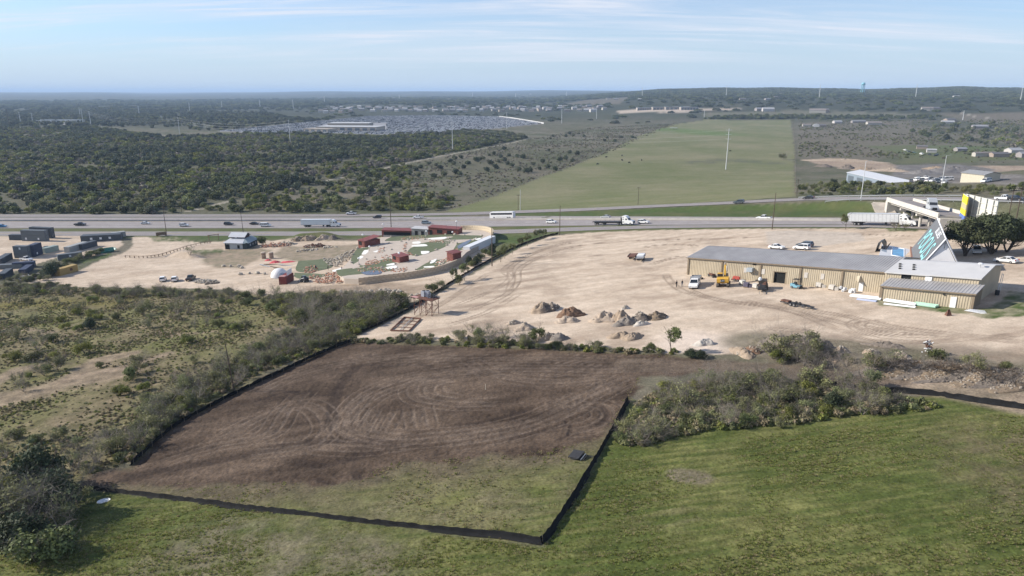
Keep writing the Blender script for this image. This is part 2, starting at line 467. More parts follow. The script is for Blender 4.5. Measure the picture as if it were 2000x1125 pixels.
Z['brown2'] = W2([(1830, 222), (2100, 218), (2100, 245), (1900, 240)])
Z['fieldstrip'] = W2([(1370, 220), (1560, 214), (1800, 222), (1800, 229), (1560, 229), (1380, 229)])
Z['whrass'] = W2([(1690, 580), (1720, 584), (1900, 604), (1940, 600), (1975, 570), (2080, 575), (2080, 610), (1990, 618), (1940, 622), (1870, 612), (1790, 604), (1720, 596)])
Z['islandgrass'] = W2([(1725, 443), (1790, 444), (1790, 452), (1735, 452)])
Z['lawn1'] = W2([(374, 488), (432, 486), (438, 492), (410, 497), (376, 494)])
Z['lawn2'] = W2([(292, 463), (340, 460), (440, 458), (500, 460), (560, 463), (500, 472), (440, 472), (345, 472), (300, 471)])
Z['lawn3'] = W2([(150, 507), (220, 494), (205, 505), (160, 515)])
Z['terrace_grass'] = W2([(960, 458), (1075, 456), (1010, 476), (962, 476)])  # grass right of the golf terrace, painted in the same greens as the lawns
TRACKS = {}
def tracks(name, pl, w, closed=False, n=6):
    p = [tuple(q) for q in pl]
    c = catmull(p, n); TRACKS.setdefault(name, []).append((WP(c)[:, :2], w))

tracks('light', [(1330, 712), (1200, 716), (1000, 716), (880, 722), (790, 740), (720, 765), (685, 795), (668, 822), (680, 842), (730, 856), (800, 862), (900, 852), (1000, 835), (1080, 805), (1150, 770), (1230, 735)], .55)
tracks('light', [(1330, 718), (1200, 724), (1000, 722), (890, 730), (800, 750), (738, 772), (700, 798), (684, 822), (696, 840), (745, 850), (820, 852), (920, 842), (1010, 824), (1090, 795), (1170, 760), (1240, 732)], .55)
tracks('light', [(870, 735), (830, 745), (806, 757), (812, 775), (850, 785), (900, 790), (980, 788)], .4)
tracks('light', [(890, 742), (852, 750), (838, 760), (848, 774), (890, 782)], .4)
tracks('light', [(765, 800), (735, 850)], .4); tracks('light', [(700, 790), (655, 850)], .4); tracks('light', [(740, 790), (700, 860)], .4)
tracks('light', [(815, 790), (825, 840)], .35); tracks('light', [(800, 800), (790, 830)], .35)
tracks('light', [(680, 700), (800, 704), (1000, 700), (1330, 706)], .7)
tracks('light', [(600, 870), (700, 875), (820, 862)], .5)
tracks('light', [(300, 905), (420, 870), (520, 850), (560, 800), (600, 760)], .5)
tracks('light', [(500, 770), (560, 740), (640, 715), (760, 695), (900, 690)], .5); tracks('light', [(430, 860), (520, 810), (600, 790), (640, 830), (600, 870), (480, 885)], .5); tracks('light', [(860, 870), (980, 850), (1090, 815), (1170, 770), (1215, 745)], .5); tracks('light', [(900, 700), (980, 735), (1080, 745), (1200, 735)], .5); tracks('light', [(1095, 800), (1140, 788), (1178, 795), (1185, 815), (1150, 835), (1100, 842)], .4)
tracks('dark', [(705, 712), (680, 735), (660, 765), (652, 800), (655, 840)], 1.4)
tracks('dark', [(720, 710), (760, 712), (830, 712), (850, 718)], .8)
tracks('dark', [(220, 940), (330, 915), (450, 895), (560, 870), (650, 860), (800, 860)], 1.6)
tracks('dark', [(560, 900), (640, 905), (700, 890), (760, 880)], 1.5)
tracks('dark', [(610, 930), (660, 945), (700, 935), (690, 915)], .8)
tracks('dark', [(1100, 800), (1150, 792), (1180, 797), (1185, 815), (1160, 835)], .5)
tracks('dark', [(1045, 875), (1060, 888), (1085, 885), (1090, 870)], .45)
tracks('dark', [(1100, 818), (1115, 830), (1110, 850), (1080, 862)], .4)
tracks('dark', [(480, 790), (560, 765), (620, 770), (690, 772)], .5)
tracks('dark', [(980, 860), (1060, 840), (1130, 822)], .9); tracks('dark', [(860, 838), (960, 820), (1060, 790)], .8)
tracks('yard', [(905, 610), (980, 580), (1010, 552), (1015, 525), (1060, 500), (1130, 480), (1240, 470), (1400, 466), (1500, 462)], 1.2)
tracks('yard', [(880, 600), (960, 568), (995, 545), (1000, 520), (1050, 492), (1120, 474), (1240, 464)], .9)
tracks('yard', [(990, 575), (1000, 545), (985, 525), (1040, 495), (1130, 466)], .8)
tracks('yard', [(1260, 520), (1310, 505), (1350, 498)], .5); tracks('yard', [(1250, 485), (1290, 478), (1345, 478), (1360, 482)], .7)
tracks('yard', [(1150, 500), (1200, 495), (1270, 488)], .5); tracks('yard', [(1300, 490), (1340, 485)], .9)
tracks('yard', [(1300, 535), (1310, 550), (1340, 570), (1430, 590), (1520, 600), (1640, 615), (1760, 640), (1900, 655), (2000, 660)], .5)
tracks('yard', [(1330, 560), (1400, 585), (1500, 597), (1600, 620), (1700, 640), (1850, 655), (2000, 668)], .5)
tracks('yard', [(1440, 585), (1560, 612), (1660, 650), (1780, 668), (1900, 660), (2000, 652)], .6)
tracks('yard', [(1700, 622), (1670, 628), (1665, 636), (1690, 648), (1760, 655), (1850, 658)], .35)
tracks('yard', [(1730, 626), (1685, 630), (1683, 640), (1720, 650), (1800, 652)], .35)
tracks('yard', [(1480, 640), (1600, 650), (1700, 668), (1800, 690), (1990, 705)], 1.4)
tracks('yard', [(860, 640), (950, 610), (1020, 570)], .8); tracks('yard', [(760, 645), (830, 612), (900, 570), (960, 530)], .6)
tracks('yard', [(1500, 456), (1600, 458), (1690, 458), (1800, 462)], .8)
tracks('path', [(368, 412), (400, 406), (440, 395), (452, 392)], 3.0)
tracks('path', [(632, 354), (700, 340), (780, 322), (860, 305), (960, 287), (1030, 272)], 3.0)
tracks('path2', [(1000, 262), (1150, 258), (1330, 256)], 2.0)
tracks('path', [(180, 246), (250, 258), (330, 266), (420, 264)], 4.0)
tracks('path', [(1830, 219), (1880, 221), (1905, 228), (1950, 232)], 5.0)

PIX_Y = np.concatenate([np.arange(1210, 560, -1.75), np.arange(560, 205, -1.55), np.arange(205, 184, -1.2)])
rowsY = np.array([at(1000, p, 0, base_h)[1] for p in PIX_Y])
rowsY = np.concatenate([[-160, -120, -80, -40, -10, 10, 22, 30], rowsY[rowsY > 36], np.geomspace(rowsY.max() * 1.12, 46000, 26)])
rowsY = np.unique(rowsY)
kf = np.linspace(-.80, .80, 1010)
kk = np.concatenate([-np.geomspace(3.2, .83, 22), kf, np.geomspace(.83, 3.2, 22)])
NY, NX = len(rowsY), len(kk)
GY = np.repeat(rowsY[:, None], NX, 1)
GX = kk[None, :] * (np.maximum(GY, 18) * .962 + 11.0)
X = GX.ravel(); Y = GY.ravel()
ZT = hgt(X, Y)
DIST = np.hypot(X, Y)
col = np.zeros((len(X), 3)); grain = np.full(len(X), 1.0); dz = np.zeros(len(X))
def C(*c): return np.array(c, float)
def paint(mask, c):
    global col
    col = col * (1 - mask[:, None]) + (c if getattr(c, 'ndim', 1) == 2 else c[None, :]) * mask[:, None]
def mix2(a, b, t): return a[None, :] * (1 - t[:, None]) + b[None, :] * t[:, None]
def zone(name, soft=1.0, warp=1.0, wscale=6.0, reach=40):
    d = sdpoly(X, Y, Z[name], reach)
    near = np.abs(d) < soft + warp * 1.3
    if warp and near.any(): d[near] += warp * fbm(X[near], Y[near], wscale, 4, 5)
    return 1 - sstep(-soft, soft, d), d
nA = fbm(X, Y, 90, 5, 1); nB = fbm(X, Y, 14, 5, 9); nC = fbm(X, Y, 3.0, 4, 15); nD = fbm(X, Y, 0.7, 2, 21)
nStreak = fbm(X * .35 + Y * .12, Y * 1.6 - X * .35, 7, 5, 31)
nFar = fbm(X, Y, 420, 5, 41)
t = np.clip(.5 + 1.1 * nA + .7 * nB, 0, 1)
col[:] = mix2(C(.150, .132, .098), C(.078, .085, .045), t)
wood = np.clip(sstep(1500, 2100, DIST) * (0.9 + .9 * nFar), 0, 1)
paint(wood, mix2(C(.030, .038, .024), C(.066, .070, .044), np.clip(.3 + 1.6 * nFar + .7 * nA, 0, 1)))
dz += .25 * nB * (DIST < 600)
Z['wood'] = W2([(-200, 418), (360, 418), (452, 392), (640, 352), (860, 304), (1030, 270), (960, 255), (760, 265), (500, 262), (330, 268), (180, 250), (-200, 250)])
m, _ = zone('wood', 6, 10, 30); paint(m * .8, mix2(C(.075, .075, .048), C(.115, .108, .068), np.clip(.5 + 1.2 * nB, 0, 1)))
Z['wood2'] = W2([(-200, 250), (180, 246), (420, 256), (620, 238), (520, 222), (380, 218), (180, 216), (-200, 225)])
m, _ = zone('wood2', 10, 20, 60); paint(m * .7, C(.06, .068, .045))
for nm, cA, cB in (('drybrown', C(.155, .132, .102), C(.115, .108, .070)), ('brown2', C(.150, .125, .095), C(.12, .11, .075)), ('fieldstrip', C(.15, .135, .1), C(.11, .115, .07)), ('redfield', C(.13, .11, .085), C(.11, .10, .07))):
    m, _ = zone(nm, 8, 12, 40); paint(m, mix2(cA, cB, np.clip(.5 + 1.3 * nB, 0, 1)))
m, _ = zone('greenplot', 8, 14, 40); paint(m * .85, mix2(C(.085, .115, .04), C(.12, .12, .06), np.clip(.5 + 1.3 * nA, 0, 1)))
m, _ = zone('pasture', 1.5, 4, 14)
tp = np.clip(.46 + 1.0 * nA + .45 * nB + .5 * fbm(X * .25 + Y * .05, Y * 1.2 - X * .1, 14, 4, 67), 0, 1)
paint(m, mix2(C(.132, .145, .064), C(.205, .190, .112), tp)); grain = np.where(m > .5, .45, grain)
gp, _ = dist_polyline(X, Y, W2([(1300, 252), (1345, 256), (1400, 262)]), 80); paint(m * (1 - sstep(15, 75, gp)) * .6, C(.085, .15, .03))
wet, _ = dist_polyline(X, Y, W2([(1360, 318), (1420, 312), (1500, 318)]), 60)
paint(m * np.clip((1 - sstep(4, 24, wet)) * (.5 + 1.5 * nB), 0, .6), C(.085, .088, .066))
m, _ = zone('verge', 1.0, .8, 6); paint(m, mix2(C(.060, .088, .028), C(.095, .100, .042), np.clip(.4 + 1.4 * nB, 0, 1))); grain = np.where(m > .5, .5, grain)
Z['hwstrip'] = W2([(-300, 418), (800, 415.5), (900, 414), (900, 432), (1130, 425), (1640, 424), (2200, 428), (2200, 470), (1640, 447), (1300, 449), (1075, 457), (960, 460), (700, 466), (560, 466), (345, 464), (-300, 466)])
m, _ = zone('hwstrip', 1.5, 1.0, 6); paint(m, mix2(C(.075, .098, .033), C(.120, .115, .055), np.clip(.5 + 1.3 * nB, 0, 1))); grain = np.where(m > .5, .5, grain)
m, ds = zone('scrub', 1.6, 2.2, 9)
ts = np.clip(.5 + 1.1 * fbm(X, Y, 22, 5, 51) + .5 * nC, 0, 1)
sc = mix2(C(.165, .132, .082), C(.125, .126, .046), ts)
sc = sc * (1 - np.clip(nC * .5, -.3, .3))[:, None]
paint(m, sc); dz += m * (.22 * nB + .10 * nC)
for pl, w in (([(-60, 790), (60, 768), (150, 742), (230, 728)], 5.5), ([(130, 745), (200, 700), (260, 690)], 2.5), ([(-40, 760), (40, 720), (90, 715)], 2.5), ([(200, 725), (260, 715), (330, 690)], 1.6), ([(300, 650), (340, 655), (420, 648)], 1.4), ([(480, 650), (560, 640)], 1.2), ([(0, 640), (100, 648)], 1.5)):
    d, _ = dist_polyline(X, Y, W2(pl), 16)
    k = (1 - sstep(w * .5, w * 1.4, d + 2.5 * nB + 1.2 * nC)) * m
    paint(k * .8, mix2(C(.265, .205, .145), C(.19, .145, .105), np.clip(.5 + 1.6 * nC, 0, 1)))
d, _ = dist_polyline(X, Y, W2([(0, 600), (110, 592), (230, 590)]), 30); paint(m * (1 - sstep(3, 12, d + 6 * nB)) * .6, C(.145, .128, .028))
rowsN = fbm(X * .25 + Y * .05, Y * 1.5 - X * .12, 1.6, 4, 61)
def turf(bias):
    g = np.clip(bias + .9 * fbm(X, Y, 18, 4, 71) + 1.1 * rowsN + .25 * nC + .15 * np.sin((Y - .10 * X) * 4.6 + 2.6 * nB), 0, 1)
    c = mix2(C(.066, .083, .022), C(.148, .147, .054), g)
    dry = np.clip(-.55 + 1.6 * fbm(X, Y, 26, 5, 77) + .6 * rowsN, 0, 1)
    return c * (1 - dry[:, None]) + C(.150, .125, .082)[None, :] * dry[:, None]
m, _ = zone('meadow', .6, .5, 3); paint(m, turf(.42)); dz += m * (.10 * rowsN + .05 * nD)
mdry, _ = dist_polyline(X, Y, W2([(330, 1125), (420, 1060), (560, 1080), (700, 1110)]), 30); paint(m * np.clip((1 - sstep(2, 9, mdry)) * (.6 + nC), 0, .8), C(.145, .125, .085))
mdry, _ = dist_polyline(X, Y, W2([(1960, 880), (2000, 920), (2050, 960)]), 30); paint(m * np.clip((1 - sstep(2, 12, mdry)) * (.55 + nC), 0, .75), C(.120, .098, .058))
mdry, _ = dist_polyline(X, Y, W2([(1325, 930), (1370, 936)]), 6); paint(m * np.clip((1 - sstep(.6, 2.0, mdry + nC)), 0, .8), C(.15, .125, .09))
m, _ = zone('lot', .4, .3, 3)
paint(m, turf(.62)); dz += m * (.06 * rowsN + .04 * nD)
edge = np.clip(.55 + 1.2 * fbm(X, Y, 7, 4, 81) + .5 * rowsN, 0, 1)
paint(m * edge * .65, mix2(C(.150, .124, .088), C(.125, .112, .062), np.clip(.5 + nC, 0, 1)))
mD, dD = zone('dirt', .9, 2.4, 5)
paint(m * np.clip((1 - sstep(0, 8, dD + 3 * fbm(X, Y, 6, 3, 83))) * .9, 0, .85), mix2(C(.128, .100, .066), C(.088, .072, .050), np.clip(.5 + 1.2 * nC + .6 * rowsN, 0, 1)))
dirt = mix2(C(.044, .030, .021), C(.118, .085, .061), np.clip(.5 + .9 * nStreak + .7 * nB + .25 * nD, 0, 1))
paint(mD, dirt); dz += mD * (.07 * nStreak + .05 * nC + .055 * nD)
south = sstep(0, 1, np.clip((880 - 0) / 1, 0, 1))
tl = np.zeros(len(X)); td = np.zeros(len(X))
for pl, w in TRACKS['light']:
    d, s_ = dist_polyline(X, Y, pl, 4.0); fe = sstep(.02, 1.5, s_) * sstep(.02, 1.5, len(pl) - 1 - s_); tl = np.maximum(tl, fe * (1 - sstep(.10, .36, np.minimum(np.abs(d - .85), np.abs(d - 2.3) + .08)) * (1 - .25 * (d < .8))) * np.clip(.8 + nC, .3, 1))
for pl, w in TRACKS['dark']:
    d, s_ = dist_polyline(X, Y, pl, w * 3); td = np.maximum(td, sstep(.02, 2, s_) * sstep(.02, 2, len(pl) - 1 - s_) * (1 - sstep(w * .35, w, d + .3 * nC)))
paint(td * mD * .55, C(.030, .021, .017)); paint(tl * mD * .66 * np.clip(.85 + .8 * nB, .3, 1), C(.165, .128, .100))
dz += -.09 * tl * mD - .10 * td * mD
def sand(bias=.5):
    s = np.clip(bias + .85 * nStreak + .5 * fbm(X, Y, 20, 4, 91) + .22 * nC, 0, 1)
    return mix2(C(.54, .445, .345), C(.385, .303, .226), s)
for nm in ('contyard', 'sandlot', 'yard'):
    m, d = zone(nm, .7, 1.3, 5)
    paint(m, sand(.40 if nm == 'yard' else .5)); grain = np.where(m > .5, .5, grain); dz *= (1 - .7 * m)
    dz += m * (.04 * nStreak + .02 * nC)
    if nm == 'yard': MYARD = m
d, _ = dist_polyline(X, Y, W2([(1330, 675), (1380, 672), (1430, 672), (1350, 660)]), 20); paint(MYARD * (1 - sstep(2, 8, d + 3 * nB)) * .8, C(.56, .47, .39))
d, _ = dist_polyline(X, Y, W2([(905, 600), (1000, 545), (1100, 475)]), 30); paint(MYARD * np.clip((1 - sstep(2, 14, d)) * (.45 + 1.2 * nStreak), 0, .5), C(.26, .205, .155))
d, _ = dist_polyline(X, Y, W2([(1480, 662), (1700, 690), (1850, 700), (2100, 722)]), 20); paint(np.clip(1 - sstep(3, 10, d + 3 * nB), 0, .85), mix2(C(.21, .168, .128), C(.13, .118, .078), np.clip(.5 + 1.4 * nB, 0, 1)))
d, _ = dist_polyline(X, Y, W2([(1725, 740), (1850, 760), (1990, 785), (2150, 815)]), 12); paint(np.clip(1 - sstep(2.2, 5.0, d + 1.5 * nB), 0, .95), mix2(C(.32, .25, .185), C(.19, .155, .11), np.clip(.5 + 1.4 * nStreak, 0, 1)))
d, _ = dist_polyline(X, Y, W2([(1240, 712), (1400, 716), (1560, 728), (1725, 742)]), 12); paint(np.clip(1 - sstep(2.0, 4.5, d + 1.5 * nB), 0, .85), mix2(C(.15, .115, .086), C(.09, .068, .05), np.clip(.5 + 1.4 * nStreak, 0, 1)))
ty = np.zeros(len(X))
for pl, w in TRACKS['yard']:
    d, s_ = dist_polyline(X, Y, pl, w * 4 + 2); ty = np.maximum(ty, sstep(.02, 2, s_) * sstep(.02, 2, len(pl) - 1 - s_) * np.maximum((1 - sstep(.10, .42, np.abs(d - .85))) * np.clip(.85 + 1.3 * nB, .15, 1), .7 * (1 - sstep(w * .5, w * 1.8, d + .5 * nC)) * np.clip(.5 + 1.3 * nStreak, .1, 1)))
paint(MYARD * np.clip(-.12 + 1.5 * fbm(X, Y, 15, 5, 95) + .5 * nStreak, 0, .5), C(.27, .205, .152)); paint(ty * MYARD * .85, C(.20, .152, .112)); dz -= ty * MYARD * .05
for q_, cA, cB in (([(560, 482), (700, 478), (692, 500), (640, 514), (585, 512), (535, 497)], C(.155, .135, .085), C(.26, .21, .155)), ([(395, 497), (480, 480), (525, 490), (470, 524), (415, 522)], C(.15, .135, .085), C(.27, .21, .15)), ([(960, 460), (1060, 458), (1020, 474), (965, 500)], C(.085, .10, .04), C(.12, .12, .06)), ([(600, 560), (760, 552), (840, 560), (790, 580), (620, 580)], C(.30, .23, .17), C(.22, .17, .12))):
    d = sdpoly(X, Y, W2(q_)); paint(np.clip(1 - sstep(-1.5, 2.5, d + 3 * nB), 0, .85), mix2(cA, cB, np.clip(.5 + 1.5 * nC + nStreak, 0, 1)))
concrete = W2([(1496, 452), (1560, 450), (1680, 455), (1690, 470), (1560, 486), (1500, 478)])
d = sdpoly(X, Y, concrete); paint((1 - sstep(-.5, .8, d)) * .7, C(.42, .37, .315))
for nm in ('whrass', 'islandgrass', 'lawn1', 'lawn2', 'lawn3', 'terrace_grass'):
    m, _ = zone(nm, .5, 1.2, 3); paint(np.clip(m * (.75 + .8 * nC), 0, 1), mix2(C(.045, .082, .018), C(.09, .11, .04), np.clip(.5 + 1.4 * nB, 0, 1)))
for key, c, s in (('path', C(.30, .27, .215), .9), ('path2', C(.20, .18, .14), .4)):
    for pl, w in TRACKS[key]:
        d, _ = dist_polyline(X, Y, pl, w * 3); paint((1 - sstep(w * .5, w * 1.1, d + 1.2 * nB)) * s, c)
m, _ = zone('sandstrip', 3, 6, 25); paint(m, mix2(C(.36, .28, .205), C(.26, .20, .15), np.clip(.5 + 1.3 * nB, 0, 1)))
m, _ = zone('graveldump', 3, 5, 20); paint(m, mix2(C(.19, .175, .16), C(.13, .12, .11), np.clip(.5 + 1.3 * nB, 0, 1)))
m, _ = zone('sitefar', 6, 14, 50); paint(m, C(.42, .35, .28))
m, _ = zone('autolot', 3, 2, 10); paint(m, C(.27, .27, .28)); MLOT = m
mg, _ = dist_polyline(X, Y, W2([(430, 260), (600, 261), (760, 265), (870, 264)]), 60); paint((1 - sstep(8, 22, mg + 10 * nB)) * .7, C(.105, .125, .05))
MROAD = zone('hwstrip', 1.0, 0, 6)[0]
dz *= (1 - MROAD)
GZ_ALL = ZT + dz
GM = ground_mat()

idx = np.arange(NY * NX).reshape(NY, NX)
quads = np.stack([idx[:-1, :-1], idx[:-1, 1:], idx[1:, 1:], idx[1:, :-1]], -1).reshape(-1, 4)
xc = X[quads].mean(1); yc = Y[quads].mean(1)
zid = np.zeros(len(quads), int)
ZN = ['ground', 'pasture', 'gravel_yard', 'sand_lot', 'meadow', 'graded_lot', 'dirt_lot', 'scrubland']
for i, nm in ((1, 'pasture'), (7, 'scrub'), (4, 'meadow'), (3, 'sandlot'), (2, 'yard'), (5, 'lot'), (6, 'dirt')):
    d = sdpoly(xc, yc, Z[nm], 5.0); zid[d < 0] = i
V = np.stack([X, Y, GZ_ALL], 1)
for i, nm in enumerate(ZN):
    q = quads[zid == i]
    if not len(q): continue
    u, inv = np.unique(q, return_inverse=True)
    me = mesh_np(nm, V[u], inv.reshape(-1, 4), [GM], smooth=True)
    a = me.color_attributes.new('Col', 'FLOAT_COLOR', 'POINT')
    a.data.foreach_set('color', np.hstack([np.clip(col[u], .005, .9), np.ones((len(u), 1))]).astype(np.float32).ravel())
    g = me.attributes.new('grain', 'FLOAT', 'POINT'); g.data.foreach_set('value', grain[u].astype(np.float32))
    tag(obj_of(nm, me), kind='structure')
M_ASPH = mat('worn_asphalt', (.262, .236, .226), .9, .12, .25, bump=.1, world_co=True, detail=6)
M_ASPH2 = mat('frontage_asphalt', (.235, .212, .204), .9, .10, .3, world_co=True, detail=6)
M_LINE = mat('road_paint', (.62, .61, .58), .7, .15, .8, world_co=True)
M_YELL = mat('yellow_road_paint', (.60, .44, .10), .7, .15, .8, world_co=True)
M_CONC = mat('pale_concrete', (.50, .47, .42), .85, .12, .8, bump=.1, world_co=True)
M_CONCD = mat('grey_concrete', (.34, .32, .30), .85, .15, .7, bump=.1, world_co=True)
M_STEEL = mat('galvanised_steel', (.42, .43, .44), .45, .1, 3, metal=.6)
def edges(rows, n=14):
    """rows: (px x, y of far edge, y of near edge, height above the land)"""
    xs = np.array([r[0] for r in rows], float)
    q = np.linspace(0, 1, (len(rows) - 1) * n + 1) * (len(rows) - 1)
    k = np.arange(len(rows))
    x = np.interp(q, k, xs)
    if len(rows) > 2: yf, yn = (np.interp(x, xs, [r[j] for r in rows]) for j in (1, 2))
    e = np.interp(x, xs, [(r[3] if len(r) > 3 else 0.0) for r in rows])
    A = np.array([at(a, b, ee, base_h) for a, b, ee in zip(x, yf, e)]); B = np.array([at(a, b, ee, base_h) for a, b, ee in zip(x, yn, e)])
    # smooth out the steps of reading the edges
    for _ in range(14):
        for T in (A, B): T[1:-1] = T[1:-1] * .5 + (T[:-2] + T[2:]) * .25
    return A, B
def strip(name, A, B, t0, t1, m, lift, across=1, parent=None, sel=None):
    V = []; Fq = []; n = len(A)
    T = np.linspace(t0, t1, across + 1)
    P = A[:, None, :] + (B - A)[:, None, :] * T[None, :, None]
    P = P.reshape(-1, 3); P[:, 2] = hgt(P[:, 0], P[:, 1]) + lift
    w = across + 1
    for i in range(n - 1):
        if sel is not None and not sel(i): continue
        for j in range(across):
            Fq.append((i * w + j, (i + 1) * w + j, (i + 1) * w + j + 1, i * w + j + 1))
    me = mesh_np(name, P, np.array(Fq), [m])
    bm = bmesh.new(); bm.from_mesh(me); bmesh.ops.recalc_face_normals(bm, faces=bm.faces)
    for f in bm.faces:
        if f.normal.z < 0: f.normal_flip()
    loose = [v for v in bm.verts if not v.link_faces]; bmesh.ops.delete(bm, geom=loose, context='VERTS')
    bm.to_mesh(me); bm.free()
    return obj_of(name, me, parent)
ROADS = {}
def road(key, name, rows, m, lines=(), across=5, lift=.10):
    A, B = edges(rows); ROADS[key] = (A, B)
    o = tag(strip(name, A, B, 0, 1, m, lift, across), kind='structure')
    for t, dash, lm in lines:
        wid = np.linalg.norm(B - A, axis=1).mean(); h = .09 / wid
        strip('lane_dash' if dash else 'edge_line', A, B, t - h, t + h, lm, lift + .03, 1, o, (lambda i: i % 3 == 0) if dash else None)
    return o
road('west', 'highway', [(-260, 425, 431.6), (300, 425, 431.6), (800, 424, 430.5), (1000, 422.5, 428.3), (1130, 422.6, 428.2), (1300, 423.4, 429), (1500, 424.6, 430), (1640, 425.6, 431), (1800, 427.2, 432.8), (2250, 435, 441)], M_ASPH,
     [(.06, 0, M_LINE), (.37, 1, M_LINE), (.66, 1, M_LINE), (.93, 0, M_YELL)])
road('east', 'highway', [(-260, 432.4, 446.2), (300, 432.4, 446), (800, 431.4, 445), (1000, 429.2, 442.2), (1130, 429, 441), (1300, 429.8, 439.8), (1500, 430.8, 438.6), (1640, 431.8, 438), (1800, 433.6, 440), (2250, 442, 450)], M_ASPH,
     [(.05, 0, M_YELL), (.28, 1, M_LINE), (.52, 1, M_LINE), (.78, 0, M_LINE)])
road('near', 'frontage_road', [(-260, 452.5, 460.5), (300, 452.5, 460.5), (700, 452, 460), (900, 451, 459), (1000, 448.8, 456), (1140, 443.6, 450.6), (1280, 440.8, 446.2), (1450, 439.6, 444), (1640, 439, 444), (1700, 438.8, 444.4), (1800, 441, 447), (1960, 445, 454), (2250, 456, 470)], M_ASPH2,
     [(.5, 1, M_YELL), (.05, 0, M_LINE), (.95, 0, M_LINE)])
rr = [(-260, 419, 424.2), (300, 419, 424.2), (700, 418.6, 423.4), (900, 415.6, 420.4)]
rr += [(p[0], p[1] - (2.6 if p[0] < 1600 else 3.2), p[1] + (2.6 if p[0] < 1600 else 3.2), e) for p, e in zip(RAMP_PX, RAMP_E)]
road('far', 'frontage_road', rr, M_ASPH2, [(.5, 1, M_YELL), (.05, 0, M_LINE), (.95, 0, M_LINE)], lift=.16)
A = ROADS['west'][1]; Bm = ROADS['east'][0]
mid = (A + Bm) / 2
mb = MB(); seg = []
for i in range(len(mid) - 1):
    p, q = mid[i], mid[i + 1]; d = q[:2] - p[:2]; L = np.linalg.norm(d); nrm = np.array([-d[1], d[0]]) / L
    za, zb = gz(*p[:2]), gz(*q[:2])
    for (w0, h0, w1, h1) in ((.30, 0, .22, .25), (.22, .25, .1, .85)):
        for s in (-1, 1):
            mb.quad((*(p[:2] + nrm * s * w0), za + h0), (*(q[:2] + nrm * s * w0), zb + h0), (*(q[:2] + nrm * s * w1), zb + h1), (*(p[:2] + nrm * s * w1), za + h1), M_CONCD)
    mb.quad((*(p[:2] - nrm * .1), za + .85), (*(q[:2] - nrm * .1), zb + .85), (*(q[:2] + nrm * .1), zb + .85), (*(p[:2] + nrm * .1), za + .85), M_CONCD)
tag(mb.build('median_barrier'), 'long low concrete barrier between the two highway carriageways', 'barrier')

BA = np.array([144.3, 256.0]); BB = np.array([128.4, 198.0])
bd = (BB - BA) / np.linalg.norm(BB - BA); bn = np.array([-bd[1], bd[0]])
ZA, ZB = 31.0, 35.0
HWB = 4.4
br = empty('overpass_bridge', (BA[0], BA[1], ZA)); tag(br, 'short concrete overpass carrying a narrow road across the highway', 'bridge')
def bp(t, s, z): return (BA[0] + (BB[0] - BA[0]) * t + bn[0] * s - BA[0], BA[1] + (BB[1] - BA[1]) * t + bn[1] * s - BA[1], ZA + (ZB - ZA) * t + z - ZA)
def bbox_(mb, t0, t1, s0, s1, z0, z1, m):
    vs = [bp(t, s, z) for z in (z0, z1) for t, s in ((t0, s0), (t1, s0), (t1, s1), (t0, s1))]
    mb.add(vs, [(3, 2, 1, 0), (4, 5, 6, 7), (0, 1, 5, 4), (1, 2, 6, 5), (2, 3, 7, 6), (3, 0, 4, 7)], m)
m = MB(); bbox_(m, -.02, 1, -HWB, HWB, -.45, 0, M_CONCD); m.build('deck', br)
m = MB(); m.quad(bp(-.02, -HWB + .4, .02), bp(1, -HWB + .4, .02), bp(1, HWB - .4, .02), bp(-.02, HWB - .4, .02), M_ASPH2); m.build('road_surface', br)
for s in (-1, 1):
    m = MB(); bbox_(m, 0, 1, s * HWB - .22, s * HWB + .22, -.62, .95, M_CONC); m.build('parapet', br)
for s in (-3, -1, 1, 3):
    m = MB(); bbox_(m, .02, .98, s - .25, s + .25, -1.5, -.45, M_CONC); m.build('girder', br)
for t in (.30, .62):
    m = MB(); bbox_(m, t - .012, t + .012, -HWB + .3, HWB - .3, -2.2, -1.5, M_CONC); m.build('bent_cap', br)
    for s in (-2.6, 0, 2.6):
        x, y, _ = bp(t, s, 0)
        m = MB(); m.tube((x, y, gz(BA[0] + x, BA[1] + y) - ZA - .3), bp(t, s, -2.2), .45, .45, M_CONC, 12); m.build('pier', br)
for t0, t1 in ((-.03, .02), (.98, 1.03)):
    m = MB(); x, y, _ = bp((t0 + t1) / 2, 0, 0)
    bbox_(m, t0, t1, -HWB, HWB, -6.5, -.5, M_CONC); m.build('abutment', br)
sl = [at(1700, 394, 3.3, base_h), at(1738, 396, 3.3, base_h), at(1752, 417.5, .1), at(1713, 416.5, .1)]
m = MB(); v = [tuple(p) for p in sl]
m.add(v + [(p[0], p[1], p[2] - 1.6) for p in v], [(0, 1, 2, 3), (0, 3, 7, 4), (1, 0, 4, 5), (2, 1, 5, 6), (3, 2, 6, 7)], mat('slope_paving', (.30, .265, .225), .9, .15, .5, world_co=True))
bm_o = m.build('slope_paving'); tag(bm_o, kind='structure')
